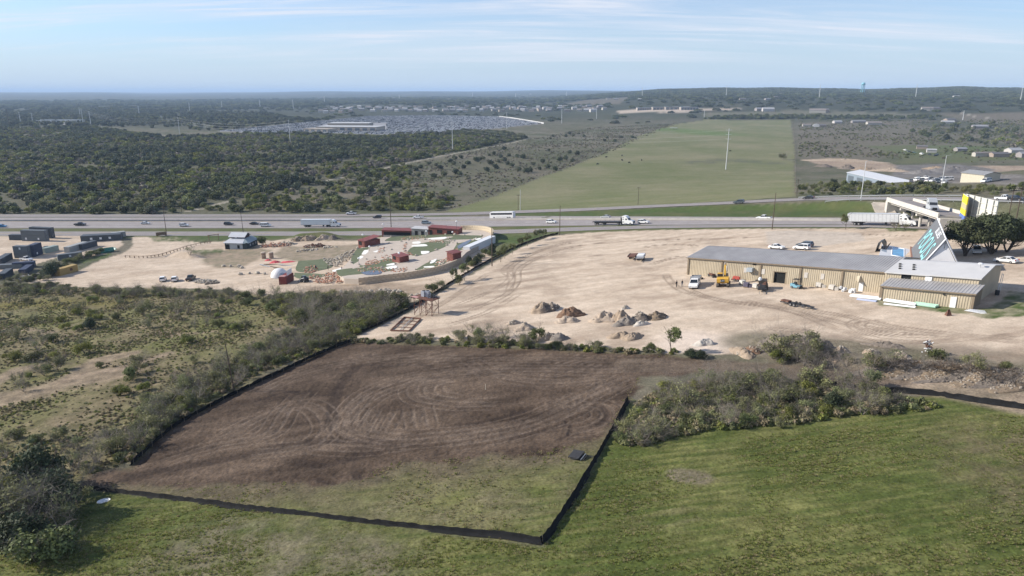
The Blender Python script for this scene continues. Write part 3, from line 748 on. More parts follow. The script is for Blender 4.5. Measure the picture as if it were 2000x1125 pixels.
def guard_rail(pxs, es, label):
    P = [at(p[0], p[1], e, base_h) for p, e in zip(pxs, es)]
    P = [np.array([p[0], p[1], gz(p[0], p[1])]) for p in P]
    r = empty('guard_rail', P[0]); tag(r, label, 'guard rail', 'guard rails along the ramp')
    m = MB(); o = P[0]
    for a, b in zip(P[:-1], P[1:]):
        d = (b - a)[:2]; nn = np.array([-d[1], d[0]]) / np.linalg.norm(d) * .05
        for z0, z1 in ((.45, .75),):
            pts = [(a[0] - o[0] + nn[0], a[1] - o[1] + nn[1], a[2] - o[2] + z0), (b[0] - o[0] + nn[0], b[1] - o[1] + nn[1], b[2] - o[2] + z0), (b[0] - o[0] + nn[0], b[1] - o[1] + nn[1], b[2] - o[2] + z1), (a[0] - o[0] + nn[0], a[1] - o[1] + nn[1], a[2] - o[2] + z1)]
            pts += [(x - 2 * nn[0], y - 2 * nn[1], z) for x, y, z in pts]
            m.add(pts, [(0, 1, 2, 3), (7, 6, 5, 4), (3, 2, 6, 7), (1, 0, 4, 5)], M_STEEL)
    m.build('rail', r)
    L = np.cumsum([0] + [np.linalg.norm(b - a) for a, b in zip(P[:-1], P[1:])]); n = int(L[-1] / 4)
    pm = None
    for i in range(n + 1):
        s = L[-1] * i / max(n, 1); q = [np.interp(s, L, [p[k] for p in P]) for k in range(3)]
        if pm is None:
            mm = MB(); mm.box((0, 0, .3), (.15, .15, .9), M_STEEL); pm = mm.build('post', r); po = pm
        else:
            po = pm.copy(); COL.objects.link(po); po.parent = r
        po.location = (q[0] - o[0], q[1] - o[1], q[2] - o[2])
gx = np.linspace(1560, 1878, 16)
guard_rail([(x, np.interp(x, [1560, 1640, 1880], [385.2, 384.2, 385])) for x in gx], [3.4] * 16, 'steel guard rail along the far edge of the ramp before the thicket')
gx = np.linspace(1612, 1734, 8)
guard_rail([(x, np.interp(x, [1612, 1734], [392.4, 391.6])) for x in gx], [3.4] * 8, 'steel guard rail between the ramp and the green bank')
gx = np.linspace(1790, 1998, 12)
guard_rail([(x, np.interp(x, [1790, 2000], [392.2, 397])) for x in gx], [3.6] * 12, 'steel guard rail behind the billboard')
M_GLASS = mat('dark_glass', (.022, .027, .032), .12, .1, 2, spec=.6)
M_TYRE = mat('tyre_rubber', (.025, .025, .026), .9, .1, 4)
M_RIM = mat('wheel_rim', (.32, .32, .33), .4, .1, 4, metal=.6)
M_BLACK = mat('black_trim', (.03, .03, .032), .6, .2, 3)
M_LAMP = mat('lamp_lens', (.75, .74, .70), .2, .05, 3, spec=.6)
M_RED = mat('tail_lamp', (.35, .02, .02), .3, .1, 3)
PAINT = {k: mat(k + '_paint', c, .32, .05, 1.2, spec=.5) for k, c in dict(white=(.74, .74, .73), silver=(.42, .44, .46), black=(.025, .026, .029), grey=(.13, .14, .15), blue=(.02, .20, .42), bluegrey=(.16, .21, .25), slate=(.07, .085, .10), green=(.03, .09, .06)).items()}
def wheels(root, xs, hw, r, w=.24):
    wm = None
    for x in xs:
        for s in (-1, 1):
            if wm is None:
                m = MB(); m.tube((0, -w / 2, 0), (0, w / 2, 0), r, r, M_TYRE, 14); wm = m.build('wheel', root)
                m = MB(); m.tube((0, -w / 2 - .012, 0), (0, w / 2 + .012, 0), r * .58, r * .58, M_RIM, 10); m.build('rim', wm)
                o = wm
            else:
                o = copy_tree(wm, root)
            o.location = (x, s * hw, r)
def car(kind, colour):
    """a car pointing along +x, origin on the ground below its middle"""
    P = PAINT[colour]; root = empty({'pickup': 'pickup_truck', 'van': 'passenger_van', 'suv': 'sport_utility_car', 'sedan': 'sedan_car'}[kind], (0, 0, 0))
    if kind == 'sedan':
        L, hw = 2.4, .9
        lo = [(-2.4, .38), (-2.36, .78), (-2.2, .98), (-1.55, 1.02), (1.0, .96), (2.0, .84), (2.36, .66), (2.4, .36), (1.75, .26), (-1.75, .26)]
        gh = [(-1.75, 1.0), (-1.05, 1.42), (.25, 1.44), (1.15, .95)]; rf = [(-1.05, 1.42), (-1.0, 1.47), (.22, 1.485), (.27, 1.44)]
        wx = (-1.42, 1.45); wr = .33
    elif kind == 'suv':
        L, hw = 2.4, .95
        lo = [(-2.4, .45), (-2.38, .95), (-2.3, 1.14), (1.0, 1.1), (2.05, 1.0), (2.36, .82), (2.4, .42), (1.75, .32), (-1.75, .32)]
        gh = [(-2.3, 1.13), (-2.1, 1.68), (.2, 1.72), (1.1, 1.1)]; rf = [(-2.14, 1.68), (-2.1, 1.76), (.15, 1.79), (.22, 1.72)]
        wx = (-1.45, 1.45); wr = .37
    elif kind == 'van':
        L, hw = 2.75, 1.0
        lo = [(-2.75, .45), (-2.75, 1.2), (1.6, 1.2), (2.55, 1.05), (2.75, .8), (2.75, .42), (2.0, .34), (-2.0, .34)]
        gh = [(-2.72, 1.2), (-2.66, 1.85), (1.05, 1.9), (1.75, 1.2)]; rf = [(-2.68, 1.84), (-2.6, 2.08), (.8, 2.1), (1.07, 1.9)]
        wx = (-1.75, 1.75); wr = .37
    else:
        L, hw = 2.95, .98
        lo = [(-2.95, .5), (-2.95, 1.12), (-.75, 1.14), (1.2, 1.14), (2.6, 1.08), (2.92, .9), (2.95, .45), (2.2, .38), (-2.2, .38)]
        gh = [(-.72, 1.14), (-.62, 1.78), (.55, 1.8), (1.25, 1.13)]; rf = [(-.66, 1.77), (-.6, 1.87), (.5, 1.89), (.57, 1.8)]
        wx = (-1.85, 1.95); wr = .41
    m = MB(); m.side(lo, hw, P)
    m.side([(-2.2 if kind != 'sedan' else -1.7, .3), (-2.2 if kind != 'sedan' else -1.7, .42), (1.7, .42), (1.7, .3)], hw + .012, M_BLACK)
    body = m.build('body', root)
    m = MB(); m.side(gh, hw - .04, M_GLASS, hw - .2, 1.3 if kind != 'sedan' else 1.2); g = m.build('window', root)
    m = MB(); m.side(rf, hw - .19, P)
    # pillars
    for sx in ((gh[0][0], gh[1][0]), (gh[3][0], gh[2][0])):
        z0, z1 = gh[0][1], gh[1][1]
        for s in (-1, 1): m.tube((sx[0], s * (hw - .05), z0), (sx[1], s * (hw - .2), z1), .05, .05, P, 4)
    xm = (gh[1][0] + gh[2][0]) / 2 - (.1 if kind != 'pickup' else 0)
    for s in (-1, 1): m.tube((xm, s * (hw - .03), gh[0][1]), (xm, s * (hw - .19), gh[1][1]), .05, .05, P, 4)
    if kind == 'van':
        for k in (-1.6, -.5):
            for s in (-1, 1): m.tube((k, s * (hw - .03), 1.2), (k, s * (hw - .19), 1.86), .07, .07, P, 4)
    m.build('roof', root)
    if kind == 'pickup':
        m = MB(); m.box((-1.85, 0, 1.135), (1.9, 1.55, .04), M_BLACK); m.build('load_bed', root)
    for s in (-1, 1):
        m = MB(); m.box((L - .06, s * (hw - .25), .78), (.14, .36, .14), M_LAMP); m.build('headlight', root)
        m = MB(); m.box((-L + .02, s * (hw - .16), .9), (.1, .22, .26), M_RED); m.build('tail_light', root)
    wheels(root, wx, hw - .1, wr)
    return root
CARS = {}
def put(root, x, y, rz, label, cat, group=None, dzz=0.0, flat=False):
    z = gz(x, y) + dzz
    nrm = Vector((0, 0, 1)) if flat else slope(x, y)
    q = Vector((0, 0, 1)).rotation_difference(nrm)
    root.location = (x, y, z)
    root.rotation_euler = (q.to_matrix() @ Matrix.Rotation(rz, 3, 'Z')).to_euler()
    tag(root, label, cat, group); return root
def place_car(kind, colour, px, py, rz, label, cat='car', group=None, lift=.12, e=0.0):
    key = (kind, colour)
    if key not in CARS: o = CARS[key] = car(kind, colour)
    else:
        o = copy_tree(CARS[key])
        for k in ('label', 'category', 'group'):
            if k in o: del o[k]
    p = at(px, py, e)
    if isinstance(rz, tuple): rz = head((px, py), rz)
    return put(o, p[0], p[1], rz, label, cat, group, lift)
def along(key, px, py, back=False):
    A, B = ROADS[key]; Mid = (A + B) / 2; p = at(px, py); i = int(np.argmin(np.hypot(Mid[:, 0] - p[0], Mid[:, 1] - p[1]))); i = min(max(i, 1), len(Mid) - 2)
    d = Mid[i + 1] - Mid[i - 1]; a = math.atan2(d[1], d[0]); return a + (math.pi if back else 0)
G = 'traffic on the highway'
for kind, c, px, py, rd, bk, lab in [
    ('sedan', 'blue', 4, 444, 'east', 0, 'bright blue car at the far left end of the highway'),
    ('pickup', 'black', 157, 441, 'east', 0, 'black pickup on the highway above the stacked grey containers'),
    ('sedan', 'white', 284, 438, 'east', 0, 'white sedan on the highway, leftmost white vehicle'),
    ('suv', 'white', 360, 442.5, 'east', 0, 'white sport utility car between the white sedan and the black one'),
    ('suv', 'black', 447, 440, 'east', 0, 'small black sport utility car above the two-roofed house'),
    ('sedan', 'black', 497, 439, 'east', 0, 'black sedan just behind the white van'),
    ('van', 'white', 519, 443, 'east', 0, 'long white passenger van behind the white box trailer truck'),
    ('suv', 'black', 737, 426.5, 'west', 1, 'black sport utility car on the far carriageway beyond the red building'),
    ('pickup', 'white', 817, 427, 'west', 1, 'white pickup on the far carriageway between black car and coach'),
    ('suv', 'bluegrey', 833, 438, 'east', 0, 'blue-grey car half hidden behind the red building roof'),
    ('suv', 'white', 1077, 436.5, 'east', 0, 'white sport utility car behind the empty flatbed truck'),
    ('sedan', 'silver', 1183, 426.5, 'west', 1, 'silver car beyond the empty flatbed trailer'),
    ('suv', 'white', 1257, 437, 'east', 0, 'white sport utility car just ahead of the flatbed truck'),
    ('pickup', 'white', 1492, 429.5, 'west', 1, 'white pickup alone on the highway below the green bank')]:
    place_car(kind, c, px, py, along(rd, px, py, bk), lab, 'car', G, .14)
place_car('pickup', 'white', 686, 419.5, along('far', 686, 420, True), 'white pickup on the far frontage road above the truck', 'car', 'traffic on the ramp and far frontage road', .2)
place_car('suv', 'slate', 1443, 398, along('far', 1443, 398, True), 'slate grey sport utility car on the ramp beside the pasture', 'car', 'traffic on the ramp and far frontage road', .22)
place_car('sedan', 'black', 1579, 389.6, along('far', 1579, 390, True), 'dark sedan at the top of the ramp by the thicket', 'car', 'traffic on the ramp and far frontage road', .22)
place_car('pickup', 'white', 1962, 392, along('far', 1950, 391), 'white pickup on the ramp to the right of the billboard', 'car', 'traffic on the ramp and far frontage road', .22)
place_car('suv', 'black', 1984, 393, along('far', 1970, 392), 'black sport utility car at the right end of the ramp', 'car', 'traffic on the ramp and far frontage road', .22)
place_car('sedan', 'white', 1990, 442, along('east', 1960, 442), 'white car on the highway past the live oaks', 'car', G, .14)
GP = 'cars parked on the left sand lot'
place_car('suv', 'white', 319, 549, (325, 540), 'white car at the left end of the three parked on sand', 'car', GP, .03)
place_car('suv', 'white', 342, 549, (348, 540), 'white car in the middle of the three parked on sand', 'car', GP, .03)
place_car('pickup', 'black', 373, 547, (385, 539), 'black pickup beside two white cars on the sand lot', 'car', GP, .03)
GY_ = 'cars parked around the pool company building'
place_car('sedan', 'white', 1517, 486, (1530, 487), 'white sedan parked behind the long warehouse roof', 'car', GY_, .03)
place_car('suv', 'white', 1566, 487.5, (1550, 486.5), 'white sport utility car beside a dark one behind warehouse', 'car', GY_, .03)
place_car('suv', 'slate', 1572, 482.5, (1556, 481.5), 'dark sport utility car behind the white one behind warehouse', 'car', GY_, .03)
place_car('suv', 'white', 1908, 494, (1910, 502), 'white sport utility car parked under the live oaks', 'car', GY_, .03)
place_car('sedan', 'white', 1965, 513, (1945, 511), 'white sedan on sand right of the live oak shade', 'car', GY_, .03)
place_car('pickup', 'white', 52, 509, (70, 511), 'white pickup standing among the grey containers', 'car', None, .03)
place_car('sedan', 'slate', 92, 487, (112, 486), 'dark car behind the stacked grey container offices', 'car', None, .03)
place_car('suv', 'white', 1948, 437, along('near', 1948, 446), 'white car on the frontage road behind the oak crowns', 'car', None, .14)

M_TRAIL = mat('white_trailer_skin', (.62, .65, .68), .4, .05, 1)
M_TRAILG = mat('grey_trailer_skin', (.50, .51, .52), .45, .06, 1)
def tractor(root, x0, P, name='cab'):
    """long-nosed tractor whose frame starts at x0"""
    m = MB(); m.box((x0 + 3.4, 0, .85), (7.4, .9, .35), M_BLACK)
    m.build('chassis', root)
    m = MB()
    m.side([(x0 + 2.4, 1.0), (x0 + 2.4, 3.75), (x0 + 3.0, 3.95), (x0 + 4.2, 3.75), (x0 + 4.95, 2.85), (x0 + 5.4, 2.05), (x0 + 7.0, 1.75), (x0 + 7.35, 1.3), (x0 + 7.35, .55), (x0 + 2.6, .55)], 1.2, P)
    cab = m.build('cab', root)
    m = MB()
    m.side([(x0 + 4.62, 2.82), (x0 + 5.02, 2.86), (x0 + 5.44, 2.1), (x0 + 4.9, 2.1)], 1.06, M_GLASS)
    for s in (-1, 1):
        m.box((x0 + 4.35, s * 1.2, 2.45), (.75, .03, .6), M_GLASS); m.box((x0 + 2.95, s * 1.2, 2.5), (.45, .03, .45), M_GLASS); m.box((x0 + 2.95, s * 1.2, 3.3), (.45, .03, .3), M_GLASS)
    m.build('window', root)
    m = MB(); m.box((x0 + 7.36, 0, 1.15), (.06, 1.3, .8), M_BLACK); m.build('grille', root)
    for s in (-1, 1):
        m = MB(); m.tube((x0 + 3.3, s * 1.05, .62), (x0 + 4.6, s * 1.05, .62), .3, .3, M_RIM, 10); m.build('fuel_tank', root)
def lorry_wheels(root, xs, hw=1.05, r=.5):
    wheels(root, xs, hw, r, .42)
def box_truck(P, skin, L=16.2, ribs=False):
    r = empty('semi_truck', (0, 0, 0)); x0 = -7.0
    m = MB(); m.box((x0 + .8 - L / 2 + 1.4, 0, 2.62), (L, 2.55, 2.8), skin)
    t = m.build('trailer', r); xe = x0 + .8 - L + 1.4; xf = x0 + 2.2 - .0
    # corner posts, rails and rear doors stand proud of the skin
    m = MB()
    for s in (-1, 1):
        m.box(((xe + xe + L) / 2, s * 1.285, 1.3), (L, .03, .16), M_RIM); m.box(((xe + xe + L) / 2, s * 1.285, 3.98), (L, .03, .1), M_RIM)
        for k in range(1, 13 if ribs else 2): m.box((xe + L * k / (13 if ribs else 2), s * 1.283, 2.64), (.06, .02, 2.6), M_RIM if ribs else skin)
    m.build('rail', t)
    m = MB(); m.box((xe - .02, 0, 2.62), (.04, 2.3, 2.6), M_TRAILG); m.build('rear_door', t)
    m = MB(); m.box((xe + 3.2, 0, .95), (4.2, 1.1, .3), M_BLACK); m.build('undercarriage', r)
    m = MB(); m.box((xe + L - 4.2, 0, .75), (.2, 1.6, .9), M_BLACK); m.build('landing_gear', r)
    tractor(r, x0, P)
    lorry_wheels(r, (xe + 2.4, xe + 3.7, x0 + .3, x0 + 1.6, x0 + 6.2))
    # recentre
    return r
def shift(root, dx):
    for c in root.children: c.location.x += dx
t1 = box_truck(PAINT['white'], M_TRAIL); shift(t1, 6.2)
p = at(642, 443.6); put(t1, p[0], p[1], along('east', 642, 442), 'white box trailer truck on the highway left of the red building', 'truck', 'lorries on the highway', .14)
t2 = box_truck(PAINT['white'], M_TRAILG, ribs=True); shift(t2, 6.2)
p = at(1748, 441.5); put(t2, p[0], p[1], along('near', 1748, 441.5), 'white box trailer truck on the frontage road before the overpass', 'truck', 'lorries on the highway', .14)
t3 = empty('flatbed_truck', (0, 0, 0))
m = MB(); m.box((-6.4, 0, 1.35), (15.4, 2.5, .22), M_BLACK)
for k in range(7): m.box((-13.6 + 2.3 * k, 1.24, 1.65), (.08, .06, .5), M_BLACK)
for k in range(7): m.box((-13.6 + 2.3 * k, -1.24, 1.65), (.08, .06, .5), M_BLACK)
m.build('flat_deck', t3)
m = MB(); m.box((-8, 0, 1.0), (11, .9, .45), M_BLACK); m.build('undercarriage', t3)
m = MB(); m.box((-.2, 0, 2.3), (.12, 2.3, 1.9), M_BLACK); m.build('headboard', t3)
tractor(t3, -2.0, PAINT['white'])
lorry_wheels(t3, (-12.6, -9.0, -1.6, -.4, 4.2))
shift(t3, 4.0); p = at(1200, 439.5); put(t3, p[0], p[1], along('east', 1200, 438), 'empty black flatbed trailer pulled by a white tractor', 'truck', 'lorries on the highway', .14)
bus = empty('coach_bus', (0, 0, 0))
m = MB(); m.side([(-6.8, .5), (-6.9, 3.2), (-6.6, 3.5), (6.3, 3.5), (6.85, 3.0), (7.0, 1.5), (7.0, .45)], 1.28, PAINT['white']); m.build('body', bus)
m = MB()
for s in (-1, 1): m.box((-.1, s * 1.285, 2.55), (12.6, .03, .95), M_GLASS)
m.box((6.9, 0, 2.3), (.22, 2.2, 1.3), M_GLASS); m.build('window', bus)
m = MB()
for s in (-1, 1): m.box((-1, s * 1.29, .95), (8.5, .03, .12), PAINT['grey'])
m.build('luggage_bay', bus)
wheels(bus, (-5.0, -3.7, 4.4), 1.1, .52, .4)
p = at(982, 427.3); put(bus, p[0], p[1], along('west', 982, 425, True), 'white coach with dark window band on far carriageway', 'bus', None, .14)
t4 = empty('tractor_unit', (0, 0, 0)); tractor(t4, -3.4, PAINT['silver']); lorry_wheels(t4, (-2.8, -1.5, 3.0))
bt = .70
put(t4, BA[0] + (BB[0] - BA[0]) * bt + bn[0] * -1.6, BA[1] + (BB[1] - BA[1]) * bt + bn[1] * -1.6, math.atan2(bd[1], bd[0]), 'grey tractor unit without trailer crossing the overpass', 'truck', None, 0, True)
t4.location.z = ZA + (ZB - ZA) * bt + .04
M_TAN = mat('tan_metal_siding', (.41, .352, .258), .55, .12, .35)
M_TAND = mat('brown_trim_metal', (.21, .165, .115), .6, .1, 1)
M_ROOFM = mat('ribbed_grey_roofing', (.345, .335, .33), .5, .16, .25, metal=.15)
M_ROOFL = mat('pale_roof_membrane', (.47, .465, .46), .6, .06, .35)
M_DARKIN = mat('dark_interior', (.012, .013, .013), .9, .1, 1)
M_WHITE = mat('white_painted_metal', (.68, .69, .70), .5, .08, 1.5)
M_SLATE = mat('slate_grey_shingle', (.125, .13, .138), .8, .10, .9)
M_STUCCO = mat('white_stucco', (.80, .80, .81), .8, .03, .8)
M_TEAL = mat('teal_sign_letters', (.27, .58, .60), .5, .03, 2)
M_WOOD = mat('weathered_timber', (.17, .12, .08), .85, .25, 2.5)
M_RUST = mat('rusty_steel', (.13, .062, .042), .8, .35, 1.6, bump=.1)
WA = at(1341, 536)[:2]; WB = at(1727, 573)[:2]
WL = float(np.linalg.norm(WB - WA)); WU = (WB - WA) / WL; WN = np.array([-WU[1], WU[0]])
WZ0, WZ1 = 23.03, 28.55
WH = empty('warehouse', (WA[0], WA[1], WZ0)); tag(WH, 'long low tan ribbed-metal warehouse with grey ribbed roof and open bay', 'warehouse')
def wl(s, d, z):
    """along the front, back from the front, above the floor: local to the warehouse root"""
    return (WU[0] * s + WN[0] * d, WU[1] * s + WN[1] * d, (WZ1 - WZ0) * s / WL + z)
def wbox(m, s0, s1, d0, d1, z0, z1, mt):
    vs = [wl(s, d, z) for z in (z0, z1) for s, d in ((s0, d0), (s1, d0), (s1, d1), (s0, d1))]
    m.add(vs, [(3, 2, 1, 0), (4, 5, 6, 7), (0, 1, 5, 4), (1, 2, 6, 5), (2, 3, 7, 6), (3, 0, 4, 7)], mt)
def proj_px(x, y, z):
    dx, dy, dz_ = x, y, z - CZ
    f = dy * math.cos(PITCH) - dz_ * math.sin(PITCH); u = dy * math.sin(PITCH) + dz_ * math.cos(PITCH)
    return 1000 + F * dx / f, 562.5 - F * u / f
def s_of(px, d=0.0, z=1.0):
    lo, hi = -5.0, 75.0
    for _ in range(40):
        k = (lo + hi) / 2; p = wl(k, d, z); x = proj_px(WA[0] + p[0], WA[1] + p[1], WZ0 + p[2])[0]
        if x < px: lo = k
        else: hi = k
    return lo
def ribbed(m, s0, s1, P0, P1, mt, pitch=.46, depth=.06, holes=()):
    """ribbed sheet between two lines; P0(s), P1(s) give (d, z); ribs stand towards the outside"""
    n = max(2, int(round((s1 - s0) / pitch))); prev = None
    ss = []
    for i in range(n):
        a = s0 + (s1 - s0) * i / n; w = (s1 - s0) / n
        ss += [(a, 0), (a + w * .52, 0), (a + w * .62, 1), (a + w * .9, 1)]
    ss.append((s1, 0))
    for (a, ka), (b, kb) in zip(ss[:-1], ss[1:]):
        for seg0, seg1 in holes_split(a, b, holes):
            q0 = [lerp2(P0(a), P1(a), t) for t in (seg0, seg1)]; q1 = [lerp2(P0(b), P1(b), t) for t in (seg0, seg1)]
            nx = normal2(P0(a), P1(a))
            def pt(s, q, k): return wl(s, q[0] + nx[0] * depth * k, q[1] + nx[1] * depth * k)
            m.quad(pt(a, q0[0], ka), pt(b, q1[0], kb), pt(b, q1[1], kb), pt(a, q0[1], ka), mt)
def lerp2(a, b, t): return (a[0] + (b[0] - a[0]) * t, a[1] + (b[1] - a[1]) * t)
def normal2(a, b):
    d, z = b[0] - a[0], b[1] - a[1]; L = math.hypot(d, z); return (-z / L, d / L)
def holes_split(a, b, holes):
    for s0, s1, t0, t1 in holes:
        if a >= s0 and b <= s1 + .05: return [(0, t0), (t1, 1)] if t0 > 0 else [(t1, 1)]
    return [(0, 1)]
EV, RD, DP, RZ = 4.7, 9.5, 19.0, 6.35
ds0, ds1 = s_of(1511), s_of(1534)
m = MB(); ribbed(m, 0, WL, lambda s: (0, -1.2), lambda s: (0, EV), M_TAN, holes=[(ds0, ds1, 0, .66)]); m.build('front_wall', WH)
m = MB()
m.add([wl(0, 0, -1.2), wl(0, 0, EV), wl(0, RD, RZ), wl(0, DP, EV), wl(0, DP, -1.2)], [(0, 1, 2, 3, 4)], M_TAN)
m.add([wl(WL, 0, -1.2), wl(WL, 0, EV), wl(WL, RD, RZ), wl(WL, DP, EV), wl(WL, DP, -1.2)], [(4, 3, 2, 1, 0)], M_TAN)
m.quad(wl(0, DP, -1.2), wl(WL, DP, -1.2), wl(WL, DP, EV), wl(0, DP, EV), M_TAN); m.build('end_wall', WH)
m = MB(); ribbed(m, -.35, WL + .05, lambda s: (-.35, EV - .02), lambda s: (RD, RZ + .03), M_ROOFM, .6, .07)
ribbed(m, -.35, WL + .05, lambda s: (RD, RZ + .03), lambda s: (DP + .3, EV - .02), M_ROOFM, .6, .07); m.build('roof', WH)
m = MB(); wbox(m, -.4, WL, -.5, -.34, EV - .22, EV + .02, M_TAND); m.build('gutter', WH)
m = MB(); wbox(m, ds0 - .3, ds1 + .3, .35, 9, -.1, 3.0, M_DARKIN); m.build('open_bay', WH)
m = MB(); wbox(m, ds0 - .18, ds0, -.06, .12, 0, 2.75, M_TAND); wbox(m, ds1, ds1 + .18, -.06, .12, 0, 2.75, M_TAND); wbox(m, ds0 - .18, ds1 + .18, -.06, .12, 2.7, 2.9, M_TAND); m.build('bay_frame', WH)
for px in (1344, 1409, 1484, 1562, 1643):
    s = s_of(px); m = MB(); wbox(m, s - .22, s + .22, -.25, -.1, -1, EV - .2, M_TAND); m.build('downspout', WH)
s = s_of(1466); m = MB(); wbox(m, s - .75, s + .75, -1.0, -.1, 2.35, 3.35, mat('ventilator_grey', (.33, .37, .40), .5)); m.build('cooling_unit', WH)
s = s_of(1472); m = MB(); wbox(m, s - .5, s + .4, -.14, -.05, 4.0, 4.4, M_DARKIN); m.build('vent_opening', WH)
s = s_of(1682); m = MB(); wbox(m, s - .45, s + .45, -.14, -.05, -.1, 2.05, M_WHITE); m.build('door', WH)
s = s_of(1675); m = MB(); m.add([wl(s - .4, -.1, 3.3), wl(s - .4, -.1, 2.3), wl(s + .5, -1.2, 2.1), wl(s + 1.3, -.1, 2.0), wl(s + .3, -.1, 3.5)], [(0, 1, 2, 4), (2, 3, 4)], M_TAN); m.build('door_hood', WH)
for px in (1417, 1455, 1490, 1573, 1605):
    s = s_of(px); m = MB(); wbox(m, s - .4, s + .4, -.125, -.09, 1.9, 3.2, mat('patched_panel', (.47, .44, .40), .6)); m.build('patch_panel', WH)
MS0, MS1 = WL + .08, 66.2
m = MB(); ribbed(m, MS0, MS1, lambda s: (-1.4, -1), lambda s: (-1.4, 5.0), M_TAN, holes=[(s_of(1759, -1.4, 4), s_of(1781, -1.4, 4), 0, .97)])
m.add([wl(MS1, -1.4, -1), wl(MS1, -1.4, 5.0), wl(MS1, 6.4, 6.3), wl(MS1, 13, 5.3), wl(MS1, 13, -1)], [(4, 3, 2, 1, 0)], M_TAN)
m.add([wl(MS0, -1.4, -1), wl(MS0, -1.4, 5.0), wl(MS0, 6.4, 6.3), wl(MS0, 13, 5.3), wl(MS0, 13, -1)], [(0, 1, 2, 3, 4)], M_TAND); m.build('office_wall', WH)
m = MB()
sm = (MS0 + MS1) / 2
for a, b, q in ((MS0 - .03, sm, .0), (sm, MS1 + .4, .06)):
    for p0, p1 in (((-1.8, 4.98), (6.4, 6.36)), ((6.4, 6.36), (13.3, 5.3))):
        vs = [wl(a, p0[0], p0[1] + .05 + q), wl(b, p0[0], p0[1] + .05 + q), wl(b, p1[0], p1[1] + .05 + q), wl(a, p1[0], p1[1] + .05 + q)]
        m.add(vs + [(x, y, z - .22) for x, y, z in vs], [(0, 1, 2, 3), (0, 4, 5, 1), (1, 5, 6, 2), (3, 2, 6, 7), (0, 3, 7, 4)], M_ROOFL)
m.build('office_roof', WH)
for px, d in ((1757, .5), (1757, 1.8), (1757, 3.1), (1784, .5), (1784, 1.8), (1784, 3.1)):
    s = s_of(px, d, 5.5); m = MB(); wbox(m, s - .22, s + .22, d, d + .3, 5.2 + d * .17, 5.62 + d * .17, M_DARKIN); m.build('roof_vent', WH)
for k in range(5):
    m = MB(); wbox(m, sm + 1.4 + k * .25, MS1 - 1.6 + k * .1, .4 + k * 1.15, .5 + k * 1.15, 5.36 + k * .197, 5.44 + k * .197, M_ROOFM); m.build('roof_seam', WH)
s = MS1 - 1.6; m = MB(); m.ball(wl(s, 4.2, 6.9), .5, M_WHITE, 14, 4, .45, True); m.tube(wl(s, 4.2, 5.9), wl(s, 4.2, 6.95), .05, .05, M_STEEL, 6); m.build('satellite_dish', WH)
a_, b_ = s_of(1760, -1.4, 4), s_of(1781, -1.4, 4)
m = MB(); wbox(m, a_, b_, -1.25, 3, 2.5, 4.9, M_DARKIN); m.build('dark_opening', WH)
s = s_of(1814, -1.4, 4.2); m = MB(); wbox(m, s - .6, s + .6, -1.6, -1.42, 3.6, 4.7, M_WHITE); m.build('office_window', WH)
AS0, AS1 = 50.6, 67.0
m = MB(); ribbed(m, AS0, AS1, lambda s: (-5.9, -1.2), lambda s: (-5.9, 2.95), M_TAN)
m.add([wl(AS0, -5.9, -1.2), wl(AS0, -5.9, 2.95), wl(AS0, -1.4, 3.75), wl(AS0, -1.4, -1.2)], [(0, 1, 2, 3)], M_TAND)
m.add([wl(AS1, -5.9, -1.2), wl(AS1, -5.9, 2.95), wl(AS1, -1.4, 3.75), wl(AS1, -1.4, -1.2)], [(3, 2, 1, 0)], M_TAND); m.build('lean_to_wall', WH)
m = MB(); ribbed(m, AS0 - .25, AS1 + .3, lambda s: (-6.3, 2.95), lambda s: (-1.5, 3.85), M_ROOFM, .6, .06); m.build('lean_to_roof', WH)
m = MB(); wbox(m, AS0 - .25, AS1 + .3, -6.45, -6.29, 2.78, 3.0, M_TAND); m.build('lean_to_gutter', WH)
m = MB(); wbox(m, AS0 - .2, AS0 + .35, -6.05, -5.95, -1, 2.8, M_TAND); m.build('corner_trim', WH)
m = MB(); wbox(m, AS1 - .3, AS1 + .1, -6.05, -5.95, -1, 2.8, M_TAND); m.build('corner_trim', WH)
s = s_of(1862, -5.9); m = MB(); wbox(m, s - .5, s + .5, -6.06, -5.97, -.15, 2.0, M_WHITE); m.build('door', WH)
s = s_of(1844, -5.9, 2.3); m = MB(); wbox(m, s - .15, s + .15, -6.2, -5.96, 2.2, 2.45, M_BLACK); m.build('wall_lamp', WH)

AO = np.array([99.3, 155.2]); AD = np.array([.461, .887]); AN = np.array([AD[1], -AD[0]])   # AN points to the right-hand slope
AFZ = 28.9; ALEN = 30.5; AHW = 5.0; AHT = 8.6
AF = empty('a_frame_showroom', (AO[0], AO[1], AFZ)); tag(AF, 'steep grey A-frame building with POOLS lettered on its roof slope', 'building')
def al(t, s, z): return (AD[0] * t + AN[0] * s, AD[1] * t + AN[1] * s, z)
for sg, nm in ((-1, 'roof_slope'), (1, 'roof_slope')):
    m = MB(); e = .35
    # the far end of the ridge oversails: the slope is a trapezium
    P = [al(-.5, 0, AHT), al(ALEN, 0, AHT), al(ALEN - 1.5, sg * AHW, -.2), al(.3, sg * AHW, -.2)]
    Q = [(x - AN[0] * sg * .12, y - AN[1] * sg * .12, z - .28) for x, y, z in P]
    m.add(P + Q, [(0, 1, 2, 3), (7, 6, 5, 4), (0, 4, 5, 1), (1, 5, 6, 2), (2, 6, 7, 3), (3, 7, 4, 0)], M_SLATE); m.build(nm, AF)
m = MB(); m.add([al(-.1, -AHW + .25, -.5), al(-.1, AHW - .25, -.5), al(-.1, .0, AHT - .4)], [(0, 1, 2)], M_STUCCO)
m.build('gable_wall', AF)
